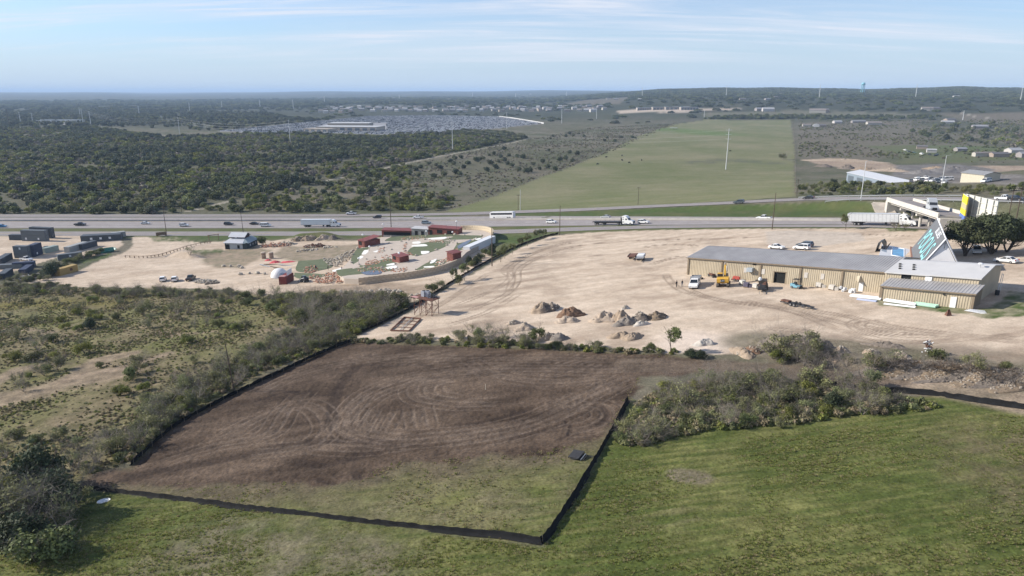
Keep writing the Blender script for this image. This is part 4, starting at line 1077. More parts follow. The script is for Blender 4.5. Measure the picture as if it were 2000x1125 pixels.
m = MB(); m.add([al(ALEN - 2, -AHW + .5, -.5), al(ALEN - 2, AHW - .5, -.5), al(ALEN - 2, 0, AHT - .75)], [(2, 1, 0)], M_STUCCO); m.build('gable_wall', AF)
for sg in (-1, 1):
    m = MB(); a = al(-.55, 0, AHT + .08); b = al(.25, sg * AHW, -.2)
    m.tube(a, b, .17, .17, M_STUCCO, 4); m.build('barge_board', AF)
m = MB(); m.tube(al(-.5, 0, AHT + .02), al(ALEN, 0, AHT + .02), .14, .14, M_STUCCO, 5); m.build('ridge_cap', AF)
m = MB(); m.tube(al(-.2, 0, AHT - 2.4), al(-.2, 0, AHT - .9), .06, .06, M_CONCD, 5); m.build('gable_post', AF)
tv = Vector((-AD[0], -AD[1], 0)).normalized()
uv = (Vector(al(0, 0, AHT)) - Vector(al(0, -AHW, -.2))).normalized()
nv = tv.cross(uv).normalized()
Mx = Matrix((tv, uv, nv)).transposed()
rot = Mx.to_euler()
def on_slope(t, f): return Vector(al(t, -AHW, -.2)).lerp(Vector(al(t, 0, AHT)), f) + nv * .08
text_mesh('sign_lettering', 'POOLS', 7.2, M_TEAL, AF, on_slope(14.9, .47), rot, .03, .98)['label'] = 'teal letters reading POOLS'
text_mesh('sign_lettering', 'BLUES', 2.1, M_WHITE, AF, on_slope(12.5, .88), rot, .05, 1.75)['label'] = 'small white letters near the ridge'

M_WATER = mat('pool_water', (.06, .26, .46), .08, .25, .5, spec=.6)
M_DECK = mat('pale_pool_deck', (.52, .53, .55), .8, .06, 1.2)
pc = [at(*p)[:2] for p in ((1716, 503), (1778, 506), (1777, 487), (1722, 483))]
c0 = np.mean(pc, 0); z0 = gz(*c0)
PD = empty('show_pool', (c0[0], c0[1], z0)); tag(PD, 'small rectangular blue show pool set in a pale deck', 'pool')
def inset(poly, k): c = np.mean(poly, 0); return [c + (np.array(p) - c) * k for p in poly]
def loc(poly): return [(p[0] - c0[0], p[1] - c0[1]) for p in poly]
m = MB(); m.prism(loc(pc), -1.0, .35, M_DECK); m.build('deck', PD)
wp = [at(*p)[:2] for p in ((1741, 501), (1766, 503), (1766, 488), (1742, 486))]
m = MB(); m.prism(loc(wp), .2, .375, M_WATER); m.build('water', PD)
wq = loc(wp)
m = MB()
for a, b in zip(wq, wq[1:] + wq[:1]): m.tube((*a, .36), (*b, .36), .12, .12, M_STUCCO, 5)
m.build('coping', PD)
sp = [at(*p)[:2] for p in ((1721, 495), (1731, 497), (1731, 490), (1722, 489))]
m = MB(); m.prism(loc(sp), .3, .37, mat('grey_shade_cloth', (.22, .26, .31), .8)); m.build('spa_cover', PD)
q = at(1712, 489)
PS = empty('pool_shell', q); tag(PS, 'dark pool shell standing on edge at the end of the show pool', 'pool shell')
m = MB()
prof = [(0, 0), (.5, 2.6), (1.3, 3.1), (1.9, 2.2), (2.2, 0)]
for i in range(4):
    a, b = prof[i], prof[i + 1]
    m.quad((a[0], -2.4, a[1]), (b[0], -2.4, b[1]), (b[0], 2.4, b[1]), (a[0], 2.4, a[1]), mat('black_fibreglass', (.03, .032, .035), .4))
sh = m.build('shell', PS); sh.modifiers.new('s', 'SOLIDIFY').thickness = .12
m = MB()
for k in range(4): m.tube((2.1, -2 + k * 1.3, .1), (2.9, -1.6 + k * 1.3, 2.2), .09, .09, M_WOOD, 5)
m.build('brace', PS); PS.rotation_euler = (0, 0, math.atan2(WU[1], WU[0]) + .2)
ph = [at(*p)[:2] for p in ((1779, 507), (1788, 508), (1787, 488), (1777, 486))]
m = MB(); cc = np.mean(ph, 0); m.prism([(p[0] - cc[0], p[1] - cc[1]) for p in ph], -.8, .5, mat('red_brick_bed', (.24, .13, .095), .85, .3, 3)); o = m.build('planter_bed'); o.location = (*cc, gz(*cc)); tag(o, 'narrow brick planter between the show pool and A-frame', 'planter')

M_CAT = mat('yellow_plant_paint', (.56, .33, .05), .5, .12, 1.5)
M_TRK = mat('track_steel', (.09, .08, .07), .7, .2, 4)
ex = empty('excavator', (0, 0, 0))
for s in (-1, 1):
    m = MB(); m.side([(-1.9, .12), (-2.05, .45), (-1.8, .8), (1.8, .8), (2.05, .45), (1.9, .12), (1.6, 0), (-1.6, 0)], .28, M_TRK)
    t = m.build('track', ex); t.location.y = s * 1.2
m = MB(); m.tube((0, 0, .7), (0, 0, 1.05), .75, .75, M_TRK, 16); m.build('slew_ring', ex)
m = MB(); m.side([(-1.7, 1.0), (-1.9, 1.3), (-1.9, 2.05), (-1.5, 2.25), (.6, 2.2), (1.2, 1.5), (1.2, 1.0)], 1.35, M_CAT); hs = m.build('engine_house', ex)
m = MB(); m.side([(.0, 1.05), (.0, 2.9), (.9, 2.95), (1.5, 2.2), (1.5, 1.05)], .55, M_GLASS); cb = m.build('cab', ex); cb.location.y = .75
m = MB(); m.box((.45, .75, 3.0), (1.2, 1.2, .1), M_CAT); m.build('cab_roof', ex)
m = MB(); m.box((-1.92, 0, 1.62), (.05, .9, .75), M_BLACK); m.build('counterweight_plate', ex)
text_mesh('sign_lettering', 'CAT', .5, M_WHITE, ex, (-1.96, 0, 1.62), (math.pi / 2, 0, -math.pi / 2), .01)
m = MB(); m.side([(.9, 1.3), (1.0, 1.9), (2.2, 4.2), (3.0, 4.75), (3.3, 4.5), (2.7, 3.8), (1.5, 1.3)], .2, M_CAT); b = m.build('boom', ex); b.location.y = -.25
m = MB(); m.side([(2.75, 4.95), (3.2, 5.05), (4.0, 2.3), (3.7, 2.2)], .15, M_CAT); b = m.build('stick', ex); b.location.y = -.25
m = MB(); m.side([(3.5, 2.3), (4.2, 2.25), (4.3, 1.3), (3.7, .9), (3.2, 1.2), (3.5, 1.6)], .5, M_TRK); b = m.build('bucket', ex); b.location.y = -.25
m = MB(); m.tube((1.2, -.25, 1.7), (2.3, -.25, 3.4), .1, .08, M_STEEL, 8); m.tube((2.2, -.25, 4.7), (3.0, -.25, 5.2), .09, .07, M_STEEL, 8); m.build('hydraulic_ram', ex)
p = at(1413, 558); put(ex, p[0], p[1], head((1413, 558), (1419, 545)), 'yellow tracked excavator seen from behind beside the warehouse', 'excavator')
dt = car('pickup', 'white'); dt.name = 'dump_bed_truck'
m = MB()
m.box((-2.4, 0, 1.2), (3.4, 2.1, .12), M_STEEL)
for s in (-1, 1): m.box((-2.4, s * 1.05, 1.55), (3.4, .07, .7), M_STEEL)
m.box((-4.08, 0, 1.55), (.07, 2.1, .7), M_STEEL); m.box((-.72, 0, 1.75), (.07, 2.1, 1.1), M_STEEL); m.build('dump_bed', dt)
p = at(1357, 560); put(dt, p[0], p[1], head((1357, 560), (1351, 570)), 'white dump-bed truck parked facing the camera near the warehouse', 'truck', None, .03); dt.scale = (1.06,) * 3
bt_ = empty('drilling_trailer', (0, 0, 0))
m = MB(); m.box((0, 0, .75), (5.6, 2.0, .28), M_BLACK); m.box((3.6, 0, .6), (2.2, .15, .15), M_BLACK); m.build('trailer_frame', bt_)
m = MB(); m.box((-.9, 0, 1.55), (2.6, 1.8, 1.3), mat('oily_machine', (.06, .05, .042), .7, .4, 2)); m.build('engine_box', bt_)
m = MB()
for k in range(6): m.tube((-2.0 + k * .7, -.8, 1.2), (-1.6 + k * .7, .8, 2.3 - .12 * k), .1, .1, M_RUST, 6)
m.build('pipe_rack', bt_)
m = MB(); m.box((1.6, .0, 1.2), (1.5, 1.6, .7), M_BLACK, 0, .7); m.build('hopper', bt_)
m = MB(); m.ball((-.2, -.55, 2.4), .42, M_WHITE, 8, 6, 1.4); m.build('water_can', bt_)
m = MB(); m.tube((4.6, .5, 0), (4.6, .5, .7), .06, .06, M_STEEL, 6); m.tube((4.6, -.5, 0), (4.6, -.5, .7), .06, .06, M_STEEL, 6); m.build('stand', bt_)
wheels(bt_, (-1.0, .1), .95, .4, .3)
p = at(1490, 566); put(bt_, p[0], p[1], head((1490, 566), (1487, 578)), 'black trailer-mounted machine with pipes near the open warehouse bay', 'trailer', None, .03)
fk = empty('forklift', (0, 0, 0)); MT = mat('teal_forklift_paint', (.18, .36, .45), .5, .1, 2)
m = MB(); m.side([(-1.2, .25), (-1.25, .95), (-.3, 1.05), (.2, .7), (1.0, .7), (1.05, .25)], .58, MT); m.build('body', fk)
m = MB(); m.side([(-1.3, .35), (-1.35, 1.05), (-.75, 1.15), (-.7, .35)], .52, MT); m.build('counterweight', fk)
m = MB()
for x in (-.7, .65):
    for s in (-1, 1): m.tube((x, s * .5, .9), (x * .85, s * .48, 2.1), .05, .05, M_BLACK, 5)
m.box((0, 0, 2.12), (1.35, 1.1, .08), M_BLACK); m.build('roll_cage', fk)
m = MB(); m.box((-.25, 0, 1.2), (.5, .5, .5), M_BLACK); m.build('seat', fk)
m = MB()
for s in (-1, 1): m.box((1.12, s * .35, 1.3), (.14, .12, 2.4), M_BLACK); m.box((1.7, s * .3, .12), (1.1, .12, .06), M_BLACK)
m.box((1.15, 0, .5), (.08, 1.0, .5), M_BLACK); m.build('mast', fk)
wheels(fk, (-.85, .75), .5, .3, .26)
p = at(1556, 563); put(fk, p[0], p[1], head((1556, 563), (1572, 565)), 'pale teal forklift parked against the tan warehouse wall', 'forklift', None, .02)
def flat_trailer(deck, name='utility_trailer', load=False):
    r = empty(name, (0, 0, 0))
    m = MB(); m.box((0, 0, 1.05), (5.6, 2.3, .22), deck); m.build('deck', r)
    m = MB(); m.box((0, 0, .8), (5.0, 1.4, .22), M_BLACK); m.box((3.5, 0, .75), (2.0, .14, .14), M_BLACK); m.build('frame', r)
    for s in (-1, 1):
        m = MB(); m.box((0, s * 1.17, 1.22), (5.6, .06, .2), M_RUST if not load else M_STEEL); m.build('side_rail', r)
    if load:
        m = MB(); m.box((-.4, 0, 1.45), (3.6, 2.0, .45), M_WHITE); m.box((-2.6, 0, 1.55), (.5, 2.2, .3), M_STEEL); m.build('load_cover', r)
    wheels(r, (-.6, .4), .95, .38, .25); return r
p = at(1236, 505); put(flat_trailer(M_RUST), p[0], p[1], head((1233, 507), (1243, 495)) + math.pi, 'rusty brown flat trailer parked out on the pale yard', 'trailer', 'trailers on the yard', .02)
p = at(1252, 508); put(flat_trailer(M_STEEL, 'utility_trailer', True), p[0], p[1], head((1249, 510), (1258, 498)) + math.pi, 'white-covered grey trailer beside the rusty one on the yard', 'trailer', 'trailers on the yard', .02)
wt_ = empty('trailer_chassis', (0, 0, 0))
m = MB(); m.box((0, .6, .45), (6.5, .18, .2), M_BLACK); m.box((0, -.6, .45), (6.5, .18, .2), M_BLACK)
for k in range(5): m.box((-2.6 + 1.3 * k, 0, .45), (.16, 1.2, .16), M_BLACK)
m.box((3.9, 0, .45), (1.6, .9, .14), M_BLACK); m.build('frame', wt_)
m = MB(); m.box((-2.4, .2, .65), (2.0, 1.0, .25), M_RUST); m.build('plate', wt_)
wheels(wt_, (-.3, .6), .85, .36, .22)
p = at(1552, 597); put(wt_, p[0], p[1], head((1530, 591), (1578, 601)), 'low black trailer chassis lying on the sand before the warehouse', 'trailer', None, .02)

M_SKIN = mat('skin', (.35, .21, .15), .7); M_DARKC = mat('dark_clothing', (.035, .032, .036), .9, .2, 4); M_JEAN = mat('blue_denim', (.06, .08, .12), .9, .2, 4)
def person(px, py, rz, label, top, legs, group):
    p = at(px, py); r = empty('person', (p[0], p[1], p[2]), rz)
    joints = [(0, 0, .95), (0, 0, 1.2), (0, 0, 1.42), (0, 0, 1.52), (0, .02, 1.64), (0, .02, 1.76),
              (.10, 0, .9), (.13, .08, .5), (.14, -.02, .08), (.14, .13, .04), (-.10, 0, .9), (-.14, -.06, .5), (-.15, -.16, .08), (-.15, -.02, .04),
              (.20, 0, 1.4), (.27, -.03, 1.12), (.27, .10, .88), (.27, .15, .80), (-.20, 0, 1.4), (-.27, .02, 1.12), (-.26, .14, .9), (-.26, .2, .82)]
    ed = [(0, 1), (1, 2), (2, 3), (3, 4), (4, 5), (0, 6), (6, 7), (7, 8), (8, 9), (0, 10), (10, 11), (11, 12), (12, 13), (2, 14), (14, 15), (15, 16), (16, 17), (2, 18), (18, 19), (19, 20), (20, 21)]
    rad = [.15, .16, .15, .06, .10, .07, .10, .075, .05, .045, .10, .075, .05, .045, .07, .05, .042, .04, .07, .05, .042, .04]
    me = bpy.data.meshes.new('body'); me.from_pydata(joints, ed, [])
    for mm in (top, legs, M_SKIN): me.materials.append(mm)
    o = obj_of('body', me, r); md = o.modifiers.new('skin', 'SKIN')
    for i, v in enumerate(o.data.skin_vertices[0].data): v.radius = (rad[i], rad[i] * .8); v.use_root = (i == 0)
    ms = o.modifiers.new('sub', 'SUBSURF'); ms.levels = ms.render_levels = 1
    dg = bpy.context.evaluated_depsgraph_get(); me2 = bpy.data.meshes.new_from_object(o.evaluated_get(dg)); o.modifiers.clear(); o.data = me2
    me2.materials.clear()
    for mm in (top, legs, M_SKIN): me2.materials.append(mm)
    for f in me2.polygons:
        z = f.center.z; x = abs(f.center.x)
        f.material_index = 1 if z < .96 and x < .24 else (2 if z > 1.54 or (x > .24 and z < .9) else 0)
    m = MB(); m.ball((0, .0, 1.70), .115, M_DARKC, 10, 5, 1.0, True); m.build('hair', r)
    tag(r, label, 'person', group)
person(1321, 561, .6, 'person in dark clothes on the left of two standing on sand', M_DARKC, M_DARKC, 'people in the yard')
person(1332, 560, 2.2, 'person in dark top standing nearer the white dump truck', M_DARKC, M_JEAN, 'people in the yard')
M_SILT = mat('black_silt_cloth', (.009, .009, .0095), .95, .6, .8)
M_STAKE = mat('fence_stake', (.30, .24, .17), .9, .2, 3)
def silt_fence(pxs, label, h=.95, step=1.5, lean=.22, side=1, group='black silt fences round the lot'):
    P = WP(catmull(pxs, 8)); o = P[0]
    r = empty('silt_fence', (o[0], o[1], o[2])); tag(r, label, 'fence', group)
    L = np.concatenate([[0], np.cumsum(np.linalg.norm(np.diff(P[:, :2], axis=0), axis=1))]); n = max(4, int(L[-1] / .5))
    S = np.linspace(0, L[-1], n); Q = np.stack([np.interp(S, L, P[:, k]) for k in (0, 1)], 1)
    Q[1:-1] += (RNG.random((n - 2, 2)) - .5) * .10
    T = np.gradient(Q, axis=0); T /= np.linalg.norm(T, axis=1)[:, None]; Nn = np.stack([-T[:, 1], T[:, 0]], 1) * side
    z = hgt(Q[:, 0], Q[:, 1]); bay = RNG.random(int(L[-1] / step) + 3); sag = h * (1 - .34 * np.abs(np.sin(S / step * math.pi)) * bay[(S / step).astype(int)] - .05 * RNG.random(n))
    V = []
    for i in range(n):
        for off, zz in ((-.25, .02), (.0, .03), (lean * .5, sag[i] * .55), (lean, sag[i])):
            V.append((Q[i, 0] + Nn[i, 0] * off - o[0], Q[i, 1] + Nn[i, 1] * off - o[1], z[i] + zz - o[2]))
    Fq = np.array([(i * 4 + j, (i + 1) * 4 + j, (i + 1) * 4 + j + 1, i * 4 + j + 1) for i in range(n - 1) for j in range(3)])
    c = obj_of('fabric', mesh_np('fabric', np.array(V), Fq, [M_SILT]), r)
    pm = None
    for s in np.arange(.3, L[-1], step * 2):
        i = int(np.argmin(np.abs(S - s)))
        if pm is None:
            m = MB(); m.tube((0, 0, -.2), (0, 0, h + .12), .025, .025, M_STAKE, 4); q = pm = m.build('stake', r)
        else: q = pm.copy(); COL.objects.link(q); q.parent = r
        q.location = (Q[i, 0] + Nn[i, 0] * (lean + .04) - o[0], Q[i, 1] + Nn[i, 1] * (lean + .04) - o[1], z[i] - o[2])
silt_fence([(132, 957), (180, 959), (330, 976), (520, 1000), (700, 1022), (870, 1040), (980, 1050), (1058, 1062)], 'black silt fence along the near edge of the lot, across the grass', .66)
silt_fence([(1058, 1062), (1085, 1030), (1130, 960), (1165, 900), (1200, 838), (1228, 782)], 'black silt fence along the right edge of the dark lot', .8)
silt_fence([(255, 910), (300, 868), (340, 835), (400, 800), (480, 760), (560, 722), (640, 685), (684, 668)], 'black silt fence along the left edge of the dark lot', .9, side=-1)
silt_fence([(1500, 752), (1600, 752), (1700, 764), (1780, 768), (1850, 776), (1920, 787), (2060, 806)], 'black silt fence behind the thicket running off to the right', .75)
silt_fence([(700, 652), (745, 632), (800, 604), (850, 572), (905, 538), (960, 507), (1010, 482), (1060, 464), (1090, 457)], 'long black silt fence between the dirt track and pale yard', .85, side=-1)
p = at(1127, 893)
o = empty('steel_skid', (p[0], p[1], p[2])); tag(o, 'black steel box frame lying tilted on grass inside the fence', 'steel frame')
m = MB(); m.box((0, 0, .45), (1.5, 1.5, .08), M_BLACK, 0); m.build('panel', o)
m = MB()
for s in (-1, 1): m.tube((-.75, s * .75, .1), (.75, s * .75, .5), .06, .06, M_BLACK, 5); m.tube((s * .75, -.75, .3), (s * .75, .75, .3), .06, .06, M_BLACK, 5)
m.build('frame', o)
m = MB(); m.box((.95, 0, .25), (.1, 1.3, .12), M_STEEL); m.box((1.25, 0, .2), (.1, 1.1, .12), M_BLACK); m.tube((1.3, .5, .1), (2.1, .6, .1), .05, .05, M_BLACK, 5); m.build('crossbar', o)
o.rotation_euler = (.22, -.15, -.65)
p = at(203, 980)
m = MB(); n = 16
ring = [(math.cos(2 * math.pi * i / n), math.sin(2 * math.pi * i / n)) for i in range(n)]
vs = [(x * .75, y * .42, .05) for x, y in ring] + [(x * .72, y * .4, .2) for x, y in ring] + [(x * .55, y * .28, .12) for x, y in ring]
fs = [(i, (i + 1) % n, n + (i + 1) % n, n + i) for i in range(n)] + [(n + i, n + (i + 1) % n, 2 * n + (i + 1) % n, 2 * n + i) for i in range(n)] + [tuple(range(2 * n, 3 * n))]
m.add(vs, fs, M_WHITE); o = m.build('plastic_tub'); o.location = p; o.rotation_euler = (.15, 0, .5); tag(o, 'small white oval plastic tub on grass near the shaded shrubs', 'tub')
p = at(948, 762); m = MB(); m.tube((0, 0, 0), (.04, 0, 1.1), .03, .025, mat('pale_lath', (.6, .55, .45), .8), 5); o = m.build('survey_stake'); o.location = p; tag(o, 'pale survey stake standing in the middle of the dark lot', 'stake')

M_POLE = mat('creosoted_pole', (.085, .062, .048), .85, .25, 2)
M_POLEL = mat('pale_steel_pole', (.56, .57, .57), .5, .06, .5)
def pole(px, py, h, label, cat='utility pole', arms=1, r=.16, m_=None, group='utility poles', lean=0.0, name='utility_pole', e=0.0, lamp=False):
    p = at(px, py, e); p[2] = gz(p[0], p[1]); m_ = m_ or M_POLE
    o = empty(name, p); tag(o, label, cat, group)
    m = MB(); m.tube((0, 0, -.3), (lean * h, 0, h), r, r * .6, m_, 8); m.build('shaft', o)
    for k in range(arms):
        z = h - .4 - .9 * k; m = MB(); m.box((lean * z, 0, z), (2.4, .12, .14), m_); m.build('crossarm', o)
        m = MB()
        for x in (-1.05, -.45, .45, 1.05): m.tube((lean * z + x, 0, z + .07), (lean * z + x, 0, z + .3), .05, .035, M_STEEL, 6)
        m.build('insulator', o)
    if lamp:
        m = MB(); m.tube((0, 0, h - .1), (1.8, 0, h + .25), .06, .05, m_, 6); m.box((2.0, 0, h + .25), (.7, .3, .12), M_STEEL); m.build('lamp_arm', o)
    return o
pole(458, 765, 9.0, 'thin leaning utility pole at the left fence of the dark lot', arms=0, r=.12, lean=-.07)
pole(764, 444, 18, 'tall dark utility pole behind the red building', arms=0, r=.2)
pole(1093, 459, 12, 'dark utility pole at the corner of the pale yard', arms=0, r=.17)
pole(1508, 448, 13, 'dark utility pole behind the long warehouse', arms=0, r=.17)
pole(961, 520, 12.5, 'dark utility pole beside the white retaining wall', arms=0, r=.18)
pole(1012, 411, 9, 'shorter of two poles at the pasture corner', arms=1, r=.15)
pole(1016, 410, 11.5, 'pale taller pole of the pair at the pasture corner', arms=0, r=.16, m_=M_POLEL)
pole(1246, 400, 9.5, 'dark utility pole on the roadside edge of the pasture', arms=1, r=.15)
pole(1556, 384, 8.5, 'utility pole at the right front corner of the pasture', arms=1, r=.15)
pole(326, 462, 18, 'tall pole standing by the drive of the sand lot', arms=1, r=.16)
pole(477, 466, 13, 'utility pole behind the two-roofed house', arms=1, r=.16, lean=-.03)
pole(59, 419, 8.5, 'utility pole beyond the highway at the far left', arms=1, r=.14)
for x, y, h, l in ((298, 418, 9, 'leftmost of three utility poles by the track mouth'), (323, 418, 9, 'middle of three utility poles by the track mouth'), (355, 414, 8.5, 'rightmost of three utility poles by the track mouth')): pole(x, y, h, l, arms=1, r=.14)
pole(527, 413, 8.5, 'utility pole in the brush above the white box truck', arms=0, r=.14)
pole(1980, 452, 13, 'utility pole at the right edge beyond the live oaks', arms=1, r=.17)
pole(1965, 448, 12, 'utility pole left of the last one beyond the live oaks', arms=1, r=.16)
pole(1681, 391.5, 15.5, 'tall pale lamp post on the green bank beside the ramp', 'lamp post', 0, .17, M_POLEL, 'lamp posts', name='lamp_post', lamp=True)
pole(1838, 368, 15, 'pale lamp post in front of the beige far building', 'lamp post', 0, .17, M_POLEL, 'lamp posts', name='lamp_post', lamp=True)
p1 = at(1946, 578); o = empty('service_mast', p1); tag(o, 'bent service mast with a transformer right of the warehouse', 'utility pole')
m = MB(); m.tube((0, 0, -.2), (.3, 0, 4.6), .07, .06, M_POLEL, 6); m.tube((.6, .2, -.2), (.75, .2, 4.3), .06, .05, M_POLEL, 6); m.tube((.3, 0, 4.6), (.75, .2, 4.3), .05, .05, M_POLEL, 6); m.build('mast', o)
m = MB(); m.box((.05, 0, .7), (.6, .5, 1.0), M_BLACK); m.build('meter_box', o)

p = at(833, 614); TW = empty('trestle_tower', p); tag(TW, 'rusty steel trestle tower carrying a platform of old air units', 'tower')
hd = head((806, 612), (858, 616)); TW.rotation_euler = (0, 0, hd)
H = 4.2
m = MB(); m.box((0, 0, H), (6.2, 3.2, .16), M_RUST); m.build('platform', TW)
for x in (-2.6, -.9, .9, 2.7):
    for y in (-1.3, 1.3):
        m = MB(); m.tube((x, y, -.5), (x, y, H), .07, .07, M_RUST, 6); m.build('leg', TW)
m = MB()
for y in (-1.3, 1.3):
    for a, b in ((-2.6, -.9), (-.9, .9), (.9, 2.7)):
        m.tube((a, y, .2), (b, y, 2.2), .045, .045, M_RUST, 5); m.tube((b, y, 2.2), (a, y, H), .045, .045, M_RUST, 5); m.tube((a, y, 2.2), (b, y, 2.2), .045, .045, M_RUST, 5)
for x in (-2.6, .9, 2.7): m.tube((x, -1.3, .3), (x, 1.3, 2.2), .045, .045, M_RUST, 5)
m.build('brace', TW)
m = MB(); m.quad((-3.4, -1.7, H + .12), (-1.4, -1.8, H + .12), (-1.2, -.9, H + .18), (-3.1, -.6, H + .16), mat('pink_board', (.45, .25, .23), .8)); m.build('loose_board', TW)
MG_ = mat('galvanised_cabinet', (.36, .38, .42), .5, .1, 1.5)
for i, (x, y, sx, sy, sz, l) in enumerate(((-1.0, .4, .9, .9, 1.35, 'grey air unit at the left end of the trestle platform'), (.0, .7, .9, .8, 1.5, 'taller grey air unit in the middle of the trestle platform'), (.9, .2, .7, .7, 1.1, 'small grey air unit near the right end of the platform'))):
    o = empty('air_unit', (0, 0, 0)); w = TW.matrix_basis; ca, sa = math.cos(hd), math.sin(hd)
    o.location = (p[0] + x * ca - y * sa, p[1] + x * sa + y * ca, p[2] + H + .09); o.rotation_euler = (0, 0, hd + .2 * i)
    m = MB(); m.box((0, 0, sz / 2), (sx, sy, sz), MG_); m.build('cabinet', o)
    m = MB(); m.tube((0, 0, sz), (0, 0, sz + .08), sx * .38, sx * .36, M_BLACK, 12); m.build('fan_grille', o); tag(o, l, 'air unit', 'old air units on the trestle platform')
ca, sa = math.cos(hd), math.sin(hd)
o = empty('wire_rack', (p[0] + 2.1 * ca, p[1] + 2.1 * sa, p[2] + H + .09), hd); tag(o, 'dark wire rack at the right end of the trestle platform', 'rack')
m = MB()
for x in (-.7, 0, .7):
    for y in (-.7, .7): m.tube((x, y, 0), (x, y, 1.0), .04, .04, M_BLACK, 4)
for z in (.5, 1.0):
    for y in (-.7, .7): m.tube((-.7, y, z), (.7, y, z), .04, .04, M_BLACK, 4)
    for x in (-.7, .7): m.tube((x, -.7, z), (x, .7, z), .04, .04, M_BLACK, 4)
m.build('frame', o)
q = WP([(763, 647), (799, 648), (822, 624), (790, 621)]); c = q.mean(0)
o = empty('steel_grid', (c[0], c[1], gz(c[0], c[1]))); tag(o, 'rusty steel grid frame lying on the sand by the trestle tower', 'steel frame')
m = MB(); L4 = [Vector((*(a[:2] - c[:2]), gz(a[0], a[1]) - gz(c[0], c[1]) + .22)) for a in q]
for a, b in zip(L4, L4[1:] + L4[:1]): m.tube(a, b, .17, .17, M_RUST, 4)
m.build('outer_frame', o)
for k in (.25, .5, .75):
    m = MB(); m.tube(L4[0].lerp(L4[3], k), L4[1].lerp(L4[2], k), .09, .09, M_RUST, 4); m.build('crossbar', o)
m = MB(); m.tube(L4[0].lerp(L4[1], .5), L4[3].lerp(L4[2], .5), .09, .09, M_STEEL, 4); m.build('crossbar', o)
def bundle(pa, pb, w, h, mt, label, name, cat, e=0.0, group=None, n=4):
    a, b = at(*pa), at(*pb); o = empty(name, a); tag(o, label, cat, group)
    d = Vector((b - a)); side = Vector((-d.y, d.x, 0)).normalized()
    for k in range(n):
        m = MB(); off = side * (w * ((k + .5) / n - .5)); zz = Vector((0, 0, h * .5 + .12 * (k % 2)))
        m.tube(off + zz, d + off + zz, h * .5, h * .5, mt, 7); m.build('pipe' if cat == 'pipes' else 'length', o)
bundle((1662, 579), (1722, 586), 1.3, .42, M_WHITE, 'bundle of long white pipes beside the warehouse grass', 'pipe_bundle', 'pipes')
bundle((1674, 585.5), (1712, 590), .8, .26, mat('blue_grey_pipe', (.38, .42, .55), .5), 'short bundle of blue-grey pipes below the white bundle', 'pipe_bundle', 'pipes', n=3)
bundle((1728, 588), (1790, 597), 1.2, .40, M_WHITE, 'second bundle of long white pipes before the lean-to', 'pipe_bundle', 'pipes')
bundle((1726, 594.5), (1788, 601.5), .5, .2, M_WHITE, 'thin white pipes nearest the sand before the lean-to', 'pipe_bundle', 'pipes', n=2)
MGN = mat('pale_green_shell', (.33, .52, .40), .5, .06, 1)
bundle((1786, 595), (1830, 601), 1.5, .45, MGN, 'bundle of pale green pipes before the lean-to door', 'pipe_bundle', 'pipes')
p = at(1907, 610); o = empty('ladder_stack', p); tag(o, 'low stack of white boards at the right end of the lean-to', 'boards'); m = MB()
for k in range(4): m.box((0, k * .35 - .5, .12 + .06 * k), (3.6 - .4 * k, .22, .08), M_WHITE, .1 * k)
m.build('board', o); o.rotation_euler = (0, 0, math.atan2(WU[1], WU[0]) + .1)
p = at(1852, 616); m = MB(); m.add([(-.5, -.4, 0), (.5, -.4, 0), (.5, .4, 0), (-.5, .4, 0), (-.15, .1, 1.1), (.2, .15, 1.15)], [(0, 1, 5, 4), (1, 2, 5), (2, 3, 4, 5), (3, 0, 4)], M_RUST); o = m.build('leaning_plates'); o.location = p; tag(o, 'small upright pile of brown plates on the sand edge', 'scrap')
JUNK = [(1368, 545, 'tyre', 'dark tyre lying left of the excavator by the wall'), (1416, 540, 'cart', 'dark low cart against the wall left of the excavator'), (1438, 548, 'red', 'red machine beside the excavator track'), (1450, 556, 'pallet', 'white wrapped pallet next to the red machine'), (1458, 561, 'cage', 'purple-grey crate stack right of the excavator'), (1476, 563, 'pallet', 'pale pallet load left of the black trailer machine'), (1390, 541, 'cart', 'low dark trolley against the wall near the pickup'), (1600, 561, 'pallet', 'wide grey pallet load along the warehouse wall'), (1590, 558, 'cage', 'dark crate behind the grey pallet load'), (1625, 566, 'pallet', 'small white pallet beside the grey load'), (1648, 569, 'chairs', 'white plastic parts piled by the wall'), (1668, 572, 'chairs', 'white plastic parts piled beside the white door'), (1935, 492, 'cage', 'dark bin under the right live oak')]
